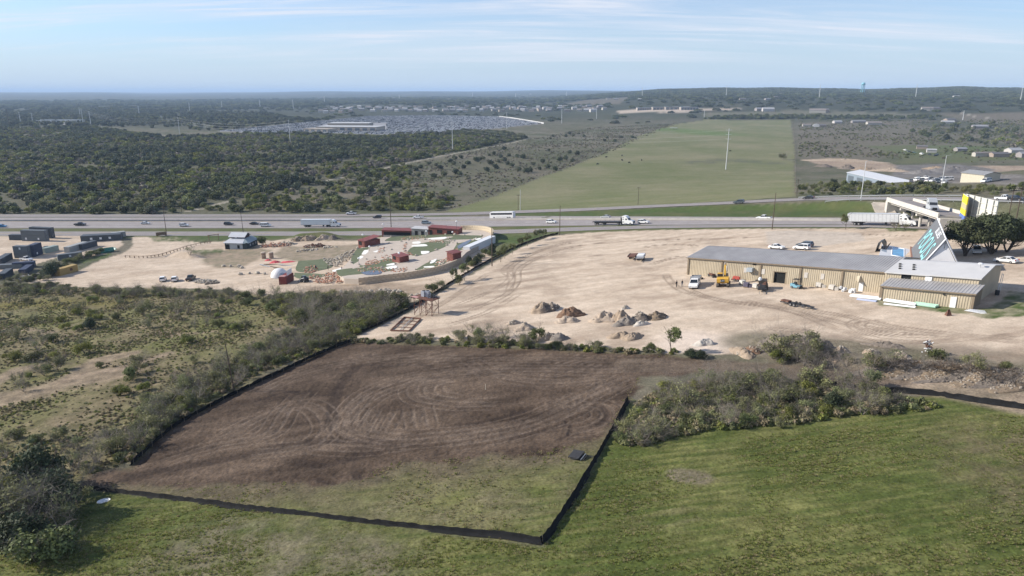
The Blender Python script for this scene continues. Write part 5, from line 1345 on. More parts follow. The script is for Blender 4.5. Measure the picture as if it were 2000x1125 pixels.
for px, py, k, lab in JUNK:
    p = at(px, py); o = empty({'tyre': 'loose_tyre', 'cart': 'flat_trolley', 'red': 'red_compressor', 'pallet': 'pallet_load', 'cage': 'crate_stack', 'chairs': 'plastic_heap'}[k], p, RND.uniform(-.5, .5) + math.atan2(WU[1], WU[0]))
    tag(o, lab, {'tyre': 'tyre', 'cart': 'trolley', 'red': 'compressor', 'pallet': 'pallet', 'cage': 'crate', 'chairs': 'plastic parts'}[k], 'clutter along the warehouse wall')
    if k == 'tyre': m = MB(); m.tube((0, 0, .02), (0, 0, .4), .7, .65, M_TYRE, 14); m.build('tyre', o); m = MB(); m.tube((0, 0, .05), (0, 0, .42), .35, .35, M_RUST, 12); m.build('rim', o)
    elif k == 'cart':
        m = MB(); m.box((0, 0, .5), (2.8, 1.0, .15), M_BLACK); m.box((0, 0, .75), (1.6, .8, .4), M_RUST); m.build('deck', o); wheels(o, (-1, 1), .4, .25, .15)
    elif k == 'red':
        m = MB(); m.box((0, 0, .65), (1.8, 1.0, .8), mat('red_machine_paint', (.45, .09, .07), .5), 0, .85); m.build('housing', o); m = MB(); m.box((0, 0, .2), (2.4, 1.0, .14), M_BLACK); m.build('frame', o); wheels(o, (-.3, .5), .5, .28, .18)
    elif k in ('pallet', 'cage'):
        m = MB()
        for q in (-.45, 0, .45): m.box((0, q, .07), (1.3, .12, .14), M_WOOD)
        m.box((0, 0, .17), (1.3, 1.2, .06), M_WOOD); m.build('pallet', o)
        mt = MATS.get('pale_goods') or mat('pale_goods', (.55, .52, .47), .8, .15, 2)
        if k == 'cage': mt = mat('dark_crate', (.10, .09, .13), .7, .3, 2)
        m = MB(); m.box((-.1, 0, .65), (1.1, 1.1, .9), mt, .1); m.box((.9, .2, .45), (.8, .9, .7), mt, .4); m.build('goods', o)
    else:
        m = MB()
        for q in range(6): m.box((RND.uniform(-1, 1), RND.uniform(-.5, .5), RND.uniform(.2, .8)), (RND.uniform(.3, .9), RND.uniform(.2, .6), RND.uniform(.2, .8)), M_WHITE, RND.uniform(0, 3))
        m.build('part_pile', o)

PILE_M = {'sand': mat('pale_spoil', (.36, .29, .225), .95, .2, 1.2, bump=.6), 'grey': mat('grey_gravel_spoil', (.20, .175, .15), .95, .3, 2.2, bump=.7), 'rust': mat('red_brown_mulch', (.17, .105, .068), .95, .25, 2, bump=.6), 'dark': mat('dark_clod_spoil', (.155, .13, .108), .95, .4, 1.6, bump=.8), 'white': mat('white_rubble', (.42, .385, .34), .9, .2, 1.8, bump=.6), 'brush': mat('brown_brush', (.19, .145, .10), .95, .35, 2, bump=.8), 'tan': mat('tan_spoil', (.29, .225, .165), .95, .22, 1.5, bump=.6)}
ROCKM = mat('broken_limestone', (.40, .355, .29), .9, .25, 1.5, bump=.3)
ROCKR = mat('red_sandstone', (.40, .22, .15), .9, .25, 1.5, bump=.3)
ROCKB = mat('grey_brown_rubble', (.28, .24, .195), .95, .3, 2)
ROCKG = mat('dark_clods', (.17, .145, .12), .95, .3, 2)
def rock(m, c, r, mt, rr):
    """an angular boulder"""
    n = 7; vs = []; q = [rr.uniform(.65, 1.15) for _ in range(n)]
    for j, (k, z) in enumerate(((.85, -.35), (1.0, .15), (.55, .62))):
        for i in range(n):
            a = 2 * math.pi * i / n + j * .3; vs.append((c[0] + r * k * q[(i + j) % n] * math.cos(a), c[1] + r * k * q[(i + j * 2) % n] * math.sin(a), c[2] + r * z * rr.uniform(.85, 1.15)))
    fs = [(j * n + i, j * n + (i + 1) % n, (j + 1) * n + (i + 1) % n, (j + 1) * n + i) for j in range(2) for i in range(n)] + [tuple(range(2 * n, 3 * n))]
    m.add(vs, fs, mt)
def pile(px, py, w, d, h, kind, label, rz=0.0, rocks=0, rockm=None, name='spoil_heap', seed=0, group='spoil heaps on the pale yard', cat='dirt pile', rsize=.3):
    w, d, h = (.86 * w, .86 * d, .82 * h) if w < 12 else (w, d, h); rsize *= .72
    p = at(px, py); rr = np.random.default_rng(seed + int(px)); nu, nv = 44, 16; V = []
    ph = rr.random(6) * 6.28
    for j in range(nv + 1):
        t = j / nv
        for i in range(nu):
            a = 2 * math.pi * i / nu
            k = 1 + .16 * math.sin(2 * a + ph[0]) + .12 * math.sin(3 * a + ph[1]) + .07 * math.sin(5 * a + ph[2])
            R_ = (1 - t) * k; x, y = R_ * math.cos(a) * w / 2, R_ * math.sin(a) * d / 2
            z = h * (1 - (1 - t) ** 1.25) * (1 + .12 * math.sin(3 * a + ph[3]) * (1 - t))
            V.append((x, y, z))
    V = np.array(V); nn = fbm(V[:, 0] + px, V[:, 1] + py, 1.3, 4, 3); V[:, 2] += (nn * .42 + .22 * fbm(V[:, 0] + px, V[:, 1] - py, .5, 2, 13)) * h * np.clip(V[:, 2] / h * 3, 0, 1); V[:nu, 2] = -.4; ca_, sa_ = math.cos(rz), math.sin(rz); V[:, 2] += hgt(p[0] + V[:, 0] * ca_ - V[:, 1] * sa_, p[1] + V[:, 0] * sa_ + V[:, 1] * ca_) - p[2]
    V[:, 0] += fbm(V[:, 0] - py, V[:, 1], .9, 3, 7) * .25
    Fq = np.array([(j * nu + i, j * nu + (i + 1) % nu, (j + 1) * nu + (i + 1) % nu, (j + 1) * nu + i) for j in range(nv) for i in range(nu)])
    r = empty(name, p, rz); tag(r, label, cat, group)
    obj_of('mound', mesh_np('mound', V, Fq, [PILE_M[kind]]), r)
    if rocks:
        m = MB(); rq = random.Random(seed + int(px))
        for _ in range(rocks):
            i = rq.randrange(nu, len(V) - nu); rock(m, V[i], rq.uniform(.35, 1) * rsize, rockm or ROCKM, rq)
        o = m.build('loose_rocks', r); o['kind'] = 'stuff'
    return r
pile(1058, 607, 7, 5.5, 2.7, 'tan', 'tall tan heap at the left end of the row of heaps', .3, 30, ROCKM)
pile(1076, 605, 6, 4, 2.2, 'dark', 'dark rubble heap joined to the tall tan heap', 1, 40, ROCKM, rsize=.4)
pile(1112, 616, 7.5, 6, 2.4, 'rust', 'smooth red-brown mulch heap', .4)
pile(1108, 628, 6, 4.5, 1.5, 'sand', 'low sand heap in front of the red-brown heap', .2)
pile(1180, 625, 7.5, 6, 2.4, 'sand', 'pale sand heap in the middle of the row', .5, 20)
pile(1213, 626, 6, 5.5, 2.7, 'tan', 'pointed tan heap right of the pale sand heap', .1, 8)
pile(1222, 633, 6.5, 4.5, 1.9, 'grey', 'grey gravel heap in front of the pointed heap', 0)
pile(1250, 624, 5, 4, 2.0, 'dark', 'heap of broken concrete and dark rubble', 0, 46, ROCKM, rsize=.45)
pile(1252, 634, 4, 3, 1.1, 'white', 'small white rubble heap', 0, 16, ROCKM)
pile(1281, 621, 6.5, 4, 1.6, 'brush', 'brown brush heap at the right end of the row', 0, 40, ROCKG, rsize=.35)
pile(1222, 603, 2.4, 1.8, 1.0, 'white', 'two white boulders behind the row of heaps', 0, 12, ROCKM, rsize=.5)
pile(1212, 658, 5.5, 4, 1.4, 'tan', 'left of two low tan heaps near the weeds', 0)
pile(1235, 660, 5.5, 4, 1.4, 'tan', 'right of two low tan heaps near the weeds', .6)
pile(1090, 662, 5.5, 3.5, 1.6, 'grey', 'grey heap behind the small bare tree', 0)
pile(1065, 662, 6, 4, 1.5, 'tan', 'tan heap directly behind the small bare tree', 0, 26)
pile(1025, 642, 6, 4.5, 1.5, 'sand', 'pale rock heap left of the bare tree', .2, 50, ROCKM, rsize=.32)
pile(1003, 632, 4, 3, 1.0, 'sand', 'small heap of pale stones above the weeds', .2, 40, ROCKM, rsize=.35)
pile(1375, 672, 4.5, 3.5, 1.3, 'white', 'smooth pale cone of crushed stone near the sapling', 0)
GS = 'spoil heaps along the right thicket'
for i, (px, py, w, d, h, k, l) in enumerate(((1520, 668, 9, 5, 1.5, 'dark', 'dark clod heap above the thicket, leftmost'), (1570, 672, 9, 5, 1.6, 'dark', 'dark clod heap above the thicket, between two grey trees'), (1608, 678, 8, 4, 1.5, 'dark', 'dark clod heap above the thicket, right one'), (1640, 688, 6, 3, 1.2, 'tan', 'tan heap beside the dark clod heaps'), (1700, 692, 7, 3, 1.0, 'tan', 'low tan heap along the spoil ridge'), (1762, 698, 6, 3, .9, 'sand', 'pale low heap left of the brush pile'), (1450, 690, 7, 4, 1.2, 'tan', 'flat tan heap where the pale yard ends'), (1470, 686, 5, 3, 1.1, 'rust', 'reddish low heap where the pale yard ends'), (1730, 676, 9, 2.5, .9, 'dark', 'long dark windrow along the sand edge'))):
    pile(px, py, w, d, h, k, l, .3 * i, 26, ROCKG if k == 'dark' else ROCKM, seed=i, group=GS, rsize=.28)
for i, (x, y) in enumerate(((1740, 716), (1775, 716), (1810, 720), (1845, 722), (1885, 728), (1925, 734), (1965, 742), (2000, 750))):
    pile(x, y, 12.5, 3.0, .5, 'brush' if i % 2 else 'dark', 'root and rubble heap of the ridge beside the dirt road, number %s from the left' % ('one', 'two', 'three', 'four', 'five', 'six', 'seven', 'eight')[i], .05, 150, (ROCKG, ROCKB)[i % 2], seed=30 + i, group='root and rubble ridge', name='rubble_ridge', cat='rubble', rsize=.3)
p = at(1810, 694); o = empty('scrap_heap', p); tag(o, 'upright heap of tangled pale scrap beside a green bush', 'scrap'); m = MB(); rr = random.Random(5)
for k in range(46):
    a = rr.uniform(0, 6.3); z = rr.uniform(0, 2.4); w = 1.3 * (1 - z / 3.6)
    c = (w * math.cos(a) * rr.random(), w * math.sin(a) * rr.random(), z); d = (rr.uniform(-.7, .7), rr.uniform(-.7, .7), rr.uniform(-.4, .5))
    m.tube(c, (c[0] + d[0], c[1] + d[1], c[2] + d[2] + .1), .09, .06, rr.choice([M_WHITE, M_RUST, M_STEEL, M_WOOD]), 5)
m.build('scrap', o)
MBW = mat('billboard_panel_back', (.52, .52, .47), .7, .12, .8); MBY = bpy.data.materials.new('billboard_print'); MBY.use_nodes = True
nt = MBY.node_tree; tcn = nt.nodes.new('ShaderNodeTexCoord'); sp_ = nt.nodes.new('ShaderNodeSeparateXYZ'); nt.links.new(tcn.outputs['Generated'], sp_.inputs[0])
cr = nt.nodes.new('ShaderNodeValToRGB'); cr.color_ramp.interpolation = 'CONSTANT'
for pos, c in ((0.0, (.55, .55, .55, 1)), (.10, (.10, .17, .42, 1)), (.28, (.72, .58, .04, 1)), (.50, (.45, .40, .22, 1)), (.70, (.75, .62, .03, 1))):
    e = cr.color_ramp.elements.new(pos); e.color = c
cr.color_ramp.elements.remove(cr.color_ramp.elements[0])
nt.links.new(sp_.outputs[2], cr.inputs[0]); nt.links.new(cr.outputs[0], nt.nodes['Principled BSDF'].inputs['Base Color'])
k0 = (131.5, 200.5)
BBX = empty('billboard', (k0[0], k0[1], gz(*k0))); tag(BBX, 'large V-shaped billboard with yellow print, rear of the panels showing', 'billboard')
def panel(a, b, z0, z1, mt, nm, t=.25):
    m = MB(); d = Vector((b[0] - a[0], b[1] - a[1], 0)).normalized(); nn = Vector((-d.y, d.x, 0)) * t
    m.prism([(a[0], a[1]), (b[0], b[1]), (b[0] + nn.x, b[1] + nn.y), (a[0] + nn.x, a[1] + nn.y)], z0, z1, mt); return m.build(nm, BBX)
zb0, zb1 = 4.6, 12.2
panel((-2.6, -5.9), (.0, .3), zb0, zb1, MBY, 'printed_face')
panel((-2.35, -5.95), (.25, .25), zb0, zb1 - .05, M_CONCD, 'panel_back', .12)
vx = (.5, .2); rgt = (.2, -14.0)
panel(vx, rgt, zb0, zb1, MBW, 'panel_back')
dv = Vector((rgt[0] - vx[0], rgt[1] - vx[1], 0)); ln = dv.length; dv.normalize(); nb = Vector((dv.y, -dv.x, 0)) * .25
for k in range(5):
    q = Vector((*vx, 0)) + dv * (ln * (k + .5) / 5) + nb; m = MB(); m.box((q.x, q.y, (zb0 + zb1) / 2 - .4), (.24, .24, zb1 - zb0 + .8), MBW, math.atan2(dv.y, dv.x)); m.build('upright', BBX)
for z in (5.4, 7.3, 9.2, 10.8):
    a = Vector((*vx, z)) + nb * .6; b = Vector((*rgt, z)) + nb * .6; m = MB(); m.tube(a, b, .09, .09, MBW, 5); m.build('rail', BBX)
m = MB(); q = Vector((*vx, 0)) + dv * (ln * .4) + nb * 4; m.tube((q.x, q.y, -.5), (q.x, q.y, zb0 + .6), .55, .5, M_RUST, 14); m.build('column', BBX)
TE = 1.7
M_PATH = mat('beige_concrete_path', (.42, .36, .30), .85, .08, .4, world_co=True)
M_TURF = mat('artificial_turf', (.098, .115, .060), .9, .18, .4, world_co=True)
M_STONE = mat('cut_limestone', (.47, .385, .285), .9, .16, .8, bump=.3)
M_BUNK = mat('white_bunker_sand', (.70, .69, .65), .9, .06, 2)
M_REDM = mat('red_container_steel', (.175, .058, .045), .6, .3, 1.2)
M_REDR = mat('dark_red_roof', (.20, .066, .058), .6, .2, .6)
def poly_sheet(pxs, e, mt, name, thick=.0, label=None, cat=None, group=None, kind=None, lift=.0, smooth_n=0):
    if smooth_n: pxs = catmull(list(pxs) + [pxs[0]], smooth_n)[:-1]
    P = WP(pxs, e); c = P.mean(0); c[2] = gz(c[0], c[1]) + e
    q = [(a[0] - c[0], a[1] - c[1]) for a in P]
    ar = sum(q[i][0] * q[(i + 1) % len(q)][1] - q[(i + 1) % len(q)][0] * q[i][1] for i in range(len(q)))
    zz = [gz(a[0], a[1]) + e + lift - c[2] for a in P]
    if ar < 0: q = q[::-1]; zz = zz[::-1]
    m = MB(); m.prism(q, [z - max(thick, .05) for z in zz], zz, mt)
    o = m.build(name); o.location = c; tag(o, label, cat, group, kind); return o
T_OUT = [(700, 545), (750, 538), (800, 532), (860, 520), (900, 504), (912, 492), (958, 468), (961, 457), (945, 450), (897, 448), (897, 458), (745, 463), (737, 471), (702, 485), (690, 500), (672, 520), (660, 532), (672, 544)]
poly_sheet(T_OUT, TE, M_PATH, 'golf_terrace', 2.6, kind='structure')
GREENS = [[(700, 487), (735, 484), (745, 492), (730, 503), (712, 520), (690, 512), (692, 498)], [(718, 508), (755, 505), (768, 516), (745, 522), (715, 522), (705, 517)], [(770, 463), (815, 460), (880, 459), (870, 466), (800, 469), (760, 470)], [(797, 476), (830, 470), (872, 472), (868, 480), (850, 488), (815, 498), (795, 490)], [(838, 462), (872, 459), (905, 460), (935, 461), (925, 466), (880, 468), (845, 468)], [(762, 477), (783, 474), (788, 486), (780, 495), (766, 488)], [(895, 476), (925, 470), (950, 466), (905, 486), (888, 490)], [(815, 526), (840, 512), (870, 508), (862, 517), (830, 526)], [(662, 528), (700, 524), (760, 526), (745, 531), (690, 536), (668, 538)]]
GREENS = [[tuple(np.mean(g, 0) + (np.array(q) - np.mean(g, 0)) * 1.13) for q in g] for g in GREENS]
for i, g in enumerate(GREENS):
    poly_sheet(g, TE, M_TURF, 'putting_green', .04, kind='structure', lift=.06, smooth_n=4)
for g in ([(583, 510), (615, 508), (640, 506), (648, 522), (600, 532), (578, 528)], [(575, 533), (622, 535), (640, 538), (600, 545), (577, 542)]):
    poly_sheet(g, 0, M_TURF, 'putting_green', .04, kind='structure', lift=.08, smooth_n=4)
BUNK = [[(706, 497), (712, 489), (720, 490), (714, 497)], [(700, 505), (704, 500), (710, 502), (704, 506)], [(728, 492), (738, 489), (736, 493)], [(755, 517), (770, 514), (770, 518), (756, 519)], [(754, 522), (772, 519), (775, 524), (758, 526)], [(806, 473), (820, 472), (820, 476), (806, 476)], [(804, 480), (828, 477), (834, 481), (806, 482)], [(822, 491), (838, 491), (836, 495), (824, 497)], [(836, 466), (870, 463), (868, 467), (842, 468)], [(841, 510), (853, 506), (848, 513), (840, 515)], [(850, 513), (866, 508), (860, 514)], [(828, 521), (847, 520), (846, 523), (829, 523)], [(924, 467), (940, 465), (934, 469)]]
for i, b in enumerate(BUNK):
    poly_sheet(b, TE, M_BUNK, 'sand_bunker', .04, 'small white bunker on the miniature golf terrace', 'bunker', 'white bunkers on the golf terrace', lift=.12, smooth_n=3)
poly_sheet([(649, 529), (668, 524), (670, 528), (652, 533)], 0, M_BUNK, 'sand_bunker', .04, 'white bunker at ground level left of the terrace', 'bunker', lift=.2, smooth_n=3)
MB_D = mat('dark_blue_pond', (.035, .035, .07), .2, .2, 1)
poly_sheet([(705, 533), (725, 529), (745, 530), (740, 536), (715, 537)], TE, MB_D, 'ornamental_pond', .04, 'dark blue ornamental pond near the terrace wall', 'pond', lift=.11, smooth_n=4)
poly_sheet([(893, 481), (905, 474), (920, 468), (915, 475), (897, 486)], TE, MB_D, 'ornamental_pond', .04, 'narrow dark pond curving beside the path', 'pond', lift=.11, smooth_n=3)
def rock_bed(pxs, e, n, mt, r=.35, label='red rock bed'):
    P = WP(pxs, e)[:, :2]; c = P.mean(0); rr = random.Random(int(pxs[0][0] * 7 + n)); m = MB(); k = 0
    lo, hi = P.min(0), P.max(0)
    while k < n:
        x = np.array([[rr.uniform(lo[0], hi[0])], [rr.uniform(lo[1], hi[1])]])
        if sdpoly(x[0], x[1], P)[0] < 0:
            rock(m, (x[0][0] - c[0], x[1][0] - c[1], gz(x[0][0], x[1][0]) + e - gz(*c)), rr.uniform(.4, 1.2) * r, mt if rr.random() < .75 else ROCKM, rr); k += 1
    o = m.build('rock_bed'); o.location = (c[0], c[1], gz(*c)); tag(o, label, 'rocks', kind='stuff')
rock_bed([(711, 515), (722, 508), (740, 507), (745, 512), (735, 518), (716, 519)], TE + .05, 90, ROCKR, .4, 'oval bed of red rocks on the golf turf')
rock_bed([(786, 478), (797, 476), (794, 488), (806, 498), (798, 501), (787, 490)], TE + .05, 80, ROCKR, .38, 'winding bed of red rocks between greens')
rock_bed([(770, 468), (800, 462), (830, 460), (828, 467), (790, 470)], TE + .05, 80, ROCKR, .36, 'red rock bed below the bar building')
rock_bed([(848, 515), (870, 505), (885, 490), (893, 484), (895, 490), (872, 515), (855, 521)], TE + .05, 110, ROCKR, .4, 'red rock bed along the path edge')
rock_bed([(832, 470), (868, 469), (866, 475), (840, 473)], TE + .05, 40, ROCKR, .34, 'small red rock bed among the white bunkers')
rock_bed([(605, 540), (640, 533), (680, 528), (720, 526), (745, 534), (700, 545), (650, 553), (612, 551)], .5, 260, ROCKR, .45, 'long slope of red rocks below the golf terrace')
rock_bed([(630, 505), (660, 500), (690, 487), (690, 500), (660, 520), (640, 518)], .3, 190, ROCKM, .45, 'slope of pale rocks at the left edge of the terrace')
rock_bed([(737, 486), (752, 482), (750, 492), (738, 498)], TE + .05, 50, ROCKR, .36, 'red rock bed beside the beige path')
rock_bed([(592, 522), (616, 518), (622, 530), (596, 534)], .2, 60, ROCKR, .4, 'red rock bed round the small waterfall')
rock_bed([(742, 500), (760, 498), (764, 508), (750, 512)], TE + .05, 40, ROCKR, .36, 'red rock bed left of the small kiosk')
rock_bed([(860, 470), (890, 468), (885, 474), (868, 478)], TE + .05, 40, ROCKM, .4, 'pale rock bed beside the curving path')
rock_bed([(700, 520), (760, 524), (800, 522), (790, 530), (730, 533), (698, 530)], TE + .05, 110, ROCKR, .38, 'red rock bed along the inside of the stone wall')
bi = 0
for g in GREENS[:8]:
    pts = WP(catmull(list(g) + [g[0]], 3), TE)
    for k in range(0, len(pts) - 1, 3):
        m = MB(); rr = random.Random(bi); rock(m, (0, 0, .15), rr.uniform(.35, .7), ROCKM, rr); o = m.build('boulder'); o.location = pts[k] + np.array([0, 0, .05]); o.rotation_euler = (0, 0, rr.uniform(0, 6)); bi += 1
        tag(o, 'pale border boulder on the miniature golf terrace', 'boulder', 'border boulders round the golf greens')
def block_wall(pxs, e0, h, label, name='retaining_wall', mt=None, blk=1.5, t=.5, courses=2, group=None, base_e=0.0):
    P = WP(catmull(pxs, 6), e0); o0 = P[0]; r = empty(name, (o0[0], o0[1], gz(o0[0], o0[1]))); tag(r, label, 'wall', group)
    L = np.concatenate([[0], np.cumsum(np.linalg.norm(np.diff(P[:, :2], axis=0), axis=1))]); n = int(L[-1] / blk); z0 = gz(o0[0], o0[1]); me = None
    hb = h / courses
    for c in range(courses):
        for i in range(n):
            s = (i + (.5 if c % 2 else 0) + .5) * blk
            if s > L[-1]: continue
            x = np.interp(s, L, P[:, 0]); y = np.interp(s, L, P[:, 1]); x2 = np.interp(s + .2, L, P[:, 0]); y2 = np.interp(s + .2, L, P[:, 1])
            if me is None:
                m = MB(); m.box((0, 0, 0), (blk - .05, t, hb - .05), mt or M_STONE); b = m.build('stone_block', r); me = b
            else: b = me.copy(); COL.objects.link(b); b.parent = r
            b.location = (x - o0[0], y - o0[1] + RND.uniform(-.05, .05), gz(x, y) + base_e + hb * (c + .5) - z0 - .25); b.rotation_euler = (0, 0, math.atan2(y2 - y, x2 - x) + RND.uniform(-.03, .03))
    return r
block_wall([(700, 546), (750, 539.5), (800, 533.5), (860, 521.5), (903, 505)], TE, TE + .75, 'curved wall of tan stone blocks below the golf terrace', courses=3)
block_wall([(897, 449), (925, 448.5), (948, 450.5), (961, 455), (963, 461)], TE, TE + 2.2, 'pale stone wall curving round the far corner of the terrace', courses=4, mt=mat('cream_limestone', (.46, .385, .28), .9, .18, .8))
a, b = at(911, 497, 0), at(962, 474, 0)
o = empty('white_container_wall', a); tag(o, 'long white shipping container set along the terrace edge', 'container'); d = Vector((b - a)); L_ = d.length
m = MB(); m.box((L_ / 2, 0, 1.4), (L_, 2.5, 2.9), M_WHITE); m.build('shell', o)
nr = 26; mr_ = None
for k in range(nr):
    if mr_ is None: m = MB(); m.box((0, 0, 0), (.16, .06, 2.5), M_TRAILG); mr_ = q_ = m.build('rib', o)
    else: q_ = mr_.copy(); COL.objects.link(q_); q_.parent = o
    q_.location = (L_ * (k + .5) / nr, -1.27, 1.4)
o.rotation_euler = (0, -math.asin(d.z / L_), math.atan2(d.y, d.x))
def shed(pa, pb, depth, h, label, name, mt, roofm, e=TE, openings=(), cat='building', over=.3, fall=.3, back=1):
    a, b = at(*pa, e), at(*pb, e); z = (gz(*a[:2]) + gz(*b[:2])) / 2 + e; d = b - a; L = float(np.hypot(d[0], d[1]))
    o = empty(name, (a[0], a[1], min(gz(*a[:2]), gz(*b[:2])) + e), math.atan2(d[1], d[0])); tag(o, label, cat)
    m = MB(); m.box((L / 2, back * depth / 2, h / 2 - .3), (L, depth, h + .6), mt); m.build('wall', o)
    m = MB(); vs = [(-over, -over * back, h + .02), (L + over, -over * back, h + .02), (L + over, (depth + over) * back, h + fall), (-over, (depth + over) * back, h + fall)]
    if back < 0: vs = vs[::-1]
    m.add(vs + [(x, y, zz + .16) for x, y, zz in vs], [(3, 2, 1, 0), (4, 5, 6, 7), (0, 1, 5, 4), (1, 2, 6, 5), (2, 3, 7, 6), (3, 0, 4, 7)], roofm); m.build('roof', o)
    for (s0, s1, z0, z1, mm, nm) in openings:
        m = MB(); m.box(((s0 + s1) / 2, -.03 * back, (z0 + z1) / 2), (s1 - s0, .1, z1 - z0), mm); m.build(nm, o)
    return o, L
o, L = shed((746, 463), (803, 460), 4.5, 3.0, 'left wing of the red bar with a shaded counter', 'bar_wing', M_REDM, M_REDR, openings=[(1, 13, .9, 2.4, M_DARKIN, 'serving_hatch'), (.6, 13.5, .1, 1.0, M_CONCD, 'counter')])
o, L = shed((804, 460), (836, 459), 4.0, 3.1, 'grey middle section of the red bar building', 'bar_middle', M_CONCD, M_ROOFL, openings=[(1.6, 3.0, 0, 2.2, M_DARKIN, 'door'), (4.6, 6.0, 0, 2.2, M_DARKIN, 'door')])
o, L = shed((837, 459), (895, 457.5), 4.2, 3.4, 'right wing of the red bar with two dark windows', 'bar_wing', M_REDM, M_REDR, openings=[(.5, 1.8, 0, 2.3, M_DARKIN, 'door'), (4.2, 6.6, 1.2, 2.6, M_DARKIN, 'window'), (9.0, 11.4, 1.2, 2.6, M_DARKIN, 'window')])
shed((700, 482), (712, 483), 8.0, 2.7, 'dark red shed with sloping roof beside the golf entrance', 'pavilion', M_REDM, M_REDR, openings=[(.4, 2.4, 1.0, 2.4, M_DARKIN, 'window')], cat='shed', fall=1.0)
shed((766, 511), (781, 513.5), 3.6, 2.4, 'small red kiosk in the middle of the golf course', 'kiosk', M_REDM, M_REDR, openings=[(.8, 2.6, 1.1, 2.2, M_DARKIN, 'window')], cat='kiosk')
shed((885, 510), (901, 506), 3.0, 2.4, 'dark red shed at the end of the stone wall', 'pavilion', M_REDM, M_REDR, cat='shed')
def container(px, py, to, L=6.1, W=2.45, H=2.6, mt=None, label='', group=None, e=0.0, windows=(), name='shipping_container', ribs=True):
    p = at(px, py); a = head((px, py), to); o = empty(name, (p[0], p[1], gz(p[0], p[1]) + e), a); tag(o, label, 'container', group)
    m = MB(); m.box((0, 0, H / 2), (L, W, H), mt); m.build('shell', o)
    if ribs:
        n = int(L / .55); mm = None
        for s in (-1, 1):
            for k in range(n):
                if mm is None: m = MB(); m.box((0, 0, 0), (.24, .07, H - .35), mt); q = mm = m.build('rib', o)
                else: q = mm.copy(); COL.objects.link(q); q.parent = o
                q.location = (-L / 2 + L * (k + .5) / n, s * W / 2, H / 2)
    m = MB()
    for sx in (-1, 1):
        for sy in (-1, 1): m.box((sx * (L / 2 - .06), sy * (W / 2 - .06), H / 2), (.18, .18, H + .06), mt)
    m.build('corner_post', o)
    m = MB(); m.box((L / 2 + .02, 0, H / 2), (.05, W - .3, H - .35), mt); m.tube((L / 2 + .07, -.3, .2), (L / 2 + .07, -.3, H - .2), .03, .03, M_STEEL, 5); m.tube((L / 2 + .07, .3, .2), (L / 2 + .07, .3, H - .2), .03, .03, M_STEEL, 5); m.build('door', o)
    for (x, z, w, h) in windows:
        m = MB(); m.box((x, -W / 2 - .06, z), (w, .06, h), M_WHITE); m.build('window', o)
    return o
o = container(560, 552, (575, 544), 6.1, mt=mat('maroon_container', (.16, .035, .03), .6, .15, 1), label='maroon shipping container with a white screen on its roof')
m = MB(); m.box((.6, -.9, 3.55), (4.0, .12, 1.7), M_WHITE); m.build('screen', o)
m = MB(); m.box((-2.2, .2, 2.75), (1.4, 1.9, .2), mat('pink_board', (.45, .25, .23), .8)); m.build('roof_board', o)
p = at(546, 541); o = empty('dome_tent', (p[0], p[1], p[2])); tag(o, 'white geodesic dome tent behind the maroon container', 'dome')
m = MB(); m.ball((0, 0, .2), 2.9, mat('white_dome_cloth', (.68, .68, .68), .6, .03, 1), 20, 8, 1.0, True); m.build('cover', o, True)
m = MB(); m.ball((.9, -1.0, .3), 2.0, mat('clear_dome_panel', (.30, .34, .38), .2, .3, 2), 12, 6, .95, True); m.build('window_panel', o)
for px, py, l in ((515, 505, 'left of two tall wooden barrels'), (530, 505, 'right of two tall wooden barrels')):
    p = at(px, py); o = empty('barrel_tank', p); tag(o, l + ' on the golf building site', 'barrel', 'barrels on the golf site')
    m = MB(); m.tube((0, 0, 0), (0, 0, 2.6), .95, .95, mat('barrel_wood', (.33, .26, .2), .8, .2, 2), 18, False); m.build('staves', o)
    m = MB(); m.tube((0, 0, 2.55), (0, 0, 2.7), .98, .85, mat('barrel_lid', (.45, .38, .30), .8), 18); m.build('lid', o)
    m = MB(); m.tube((0, 0, .7), (0, 0, .8), .98, .98, M_RUST, 18); m.tube((0, 0, 1.9), (0, 0, 2.0), .98, .98, M_RUST, 18); m.build('hoop', o)
MRD = mat('red_tarpaulin', (.55, .09, .10), .6, .15, 1.2)
for i, (px, py, w, d, h) in enumerate(((524, 509, 2.6, 2.2, .7), (538, 513, 4.2, 3.0, .9), (565, 512, 6.0, 3.0, .5))):
    p = at(px, py); m = MB(); rr = random.Random(i)
    n = 10; V_ = [(x / (n - 1) - .5, y / (n - 1) - .5) for y in range(n) for x in range(n)]
    V3 = [(x * w, y * d, h * max(0, 1 - 3.6 * (x * x + y * y)) * rr.uniform(.6, 1.1) + .02) for x, y in V_]
    m.add(V3, [(j * n + k, j * n + k + 1, (j + 1) * n + k + 1, (j + 1) * n + k) for j in range(n - 1) for k in range(n - 1)], MRD); o = m.build('red_tarpaulin'); o.location = p
    tag(o, ('small red tarpaulin beside the barrels', 'bright red tarpaulin heap in front of the barrels', 'flat red tarpaulin right of the barrels')[i], 'tarpaulin', 'red tarpaulins on the golf site')
for i, (px, py, L__) in enumerate(((520, 520, 8), (545, 524, 9), (560, 519, 7), (530, 517, 6))):
    p = at(px, py); m = MB(); m.box((0, 0, .12), (L__, .5, .2), (M_STEEL, M_WOOD)[i % 2]); o = m.build('steel_beam'); o.location = p; o.rotation_euler = (0, 0, head((px, py), (px + 20, py + 2 - i))); tag(o, 'long beam lying on sand before the barrels, %s' % ('nearest the dome', 'behind the dome', 'beside the flat tarpaulin', 'below the small tarpaulin')[i], 'beam', 'beams on the golf site')
sk = empty('skid_loader', (0, 0, 0))
m = MB(); m.side([(-1.4, .4), (-1.4, 1.3), (-.9, 1.5), (.6, 1.3), (.9, .4)], .75, M_BLACK); m.build('body', sk)
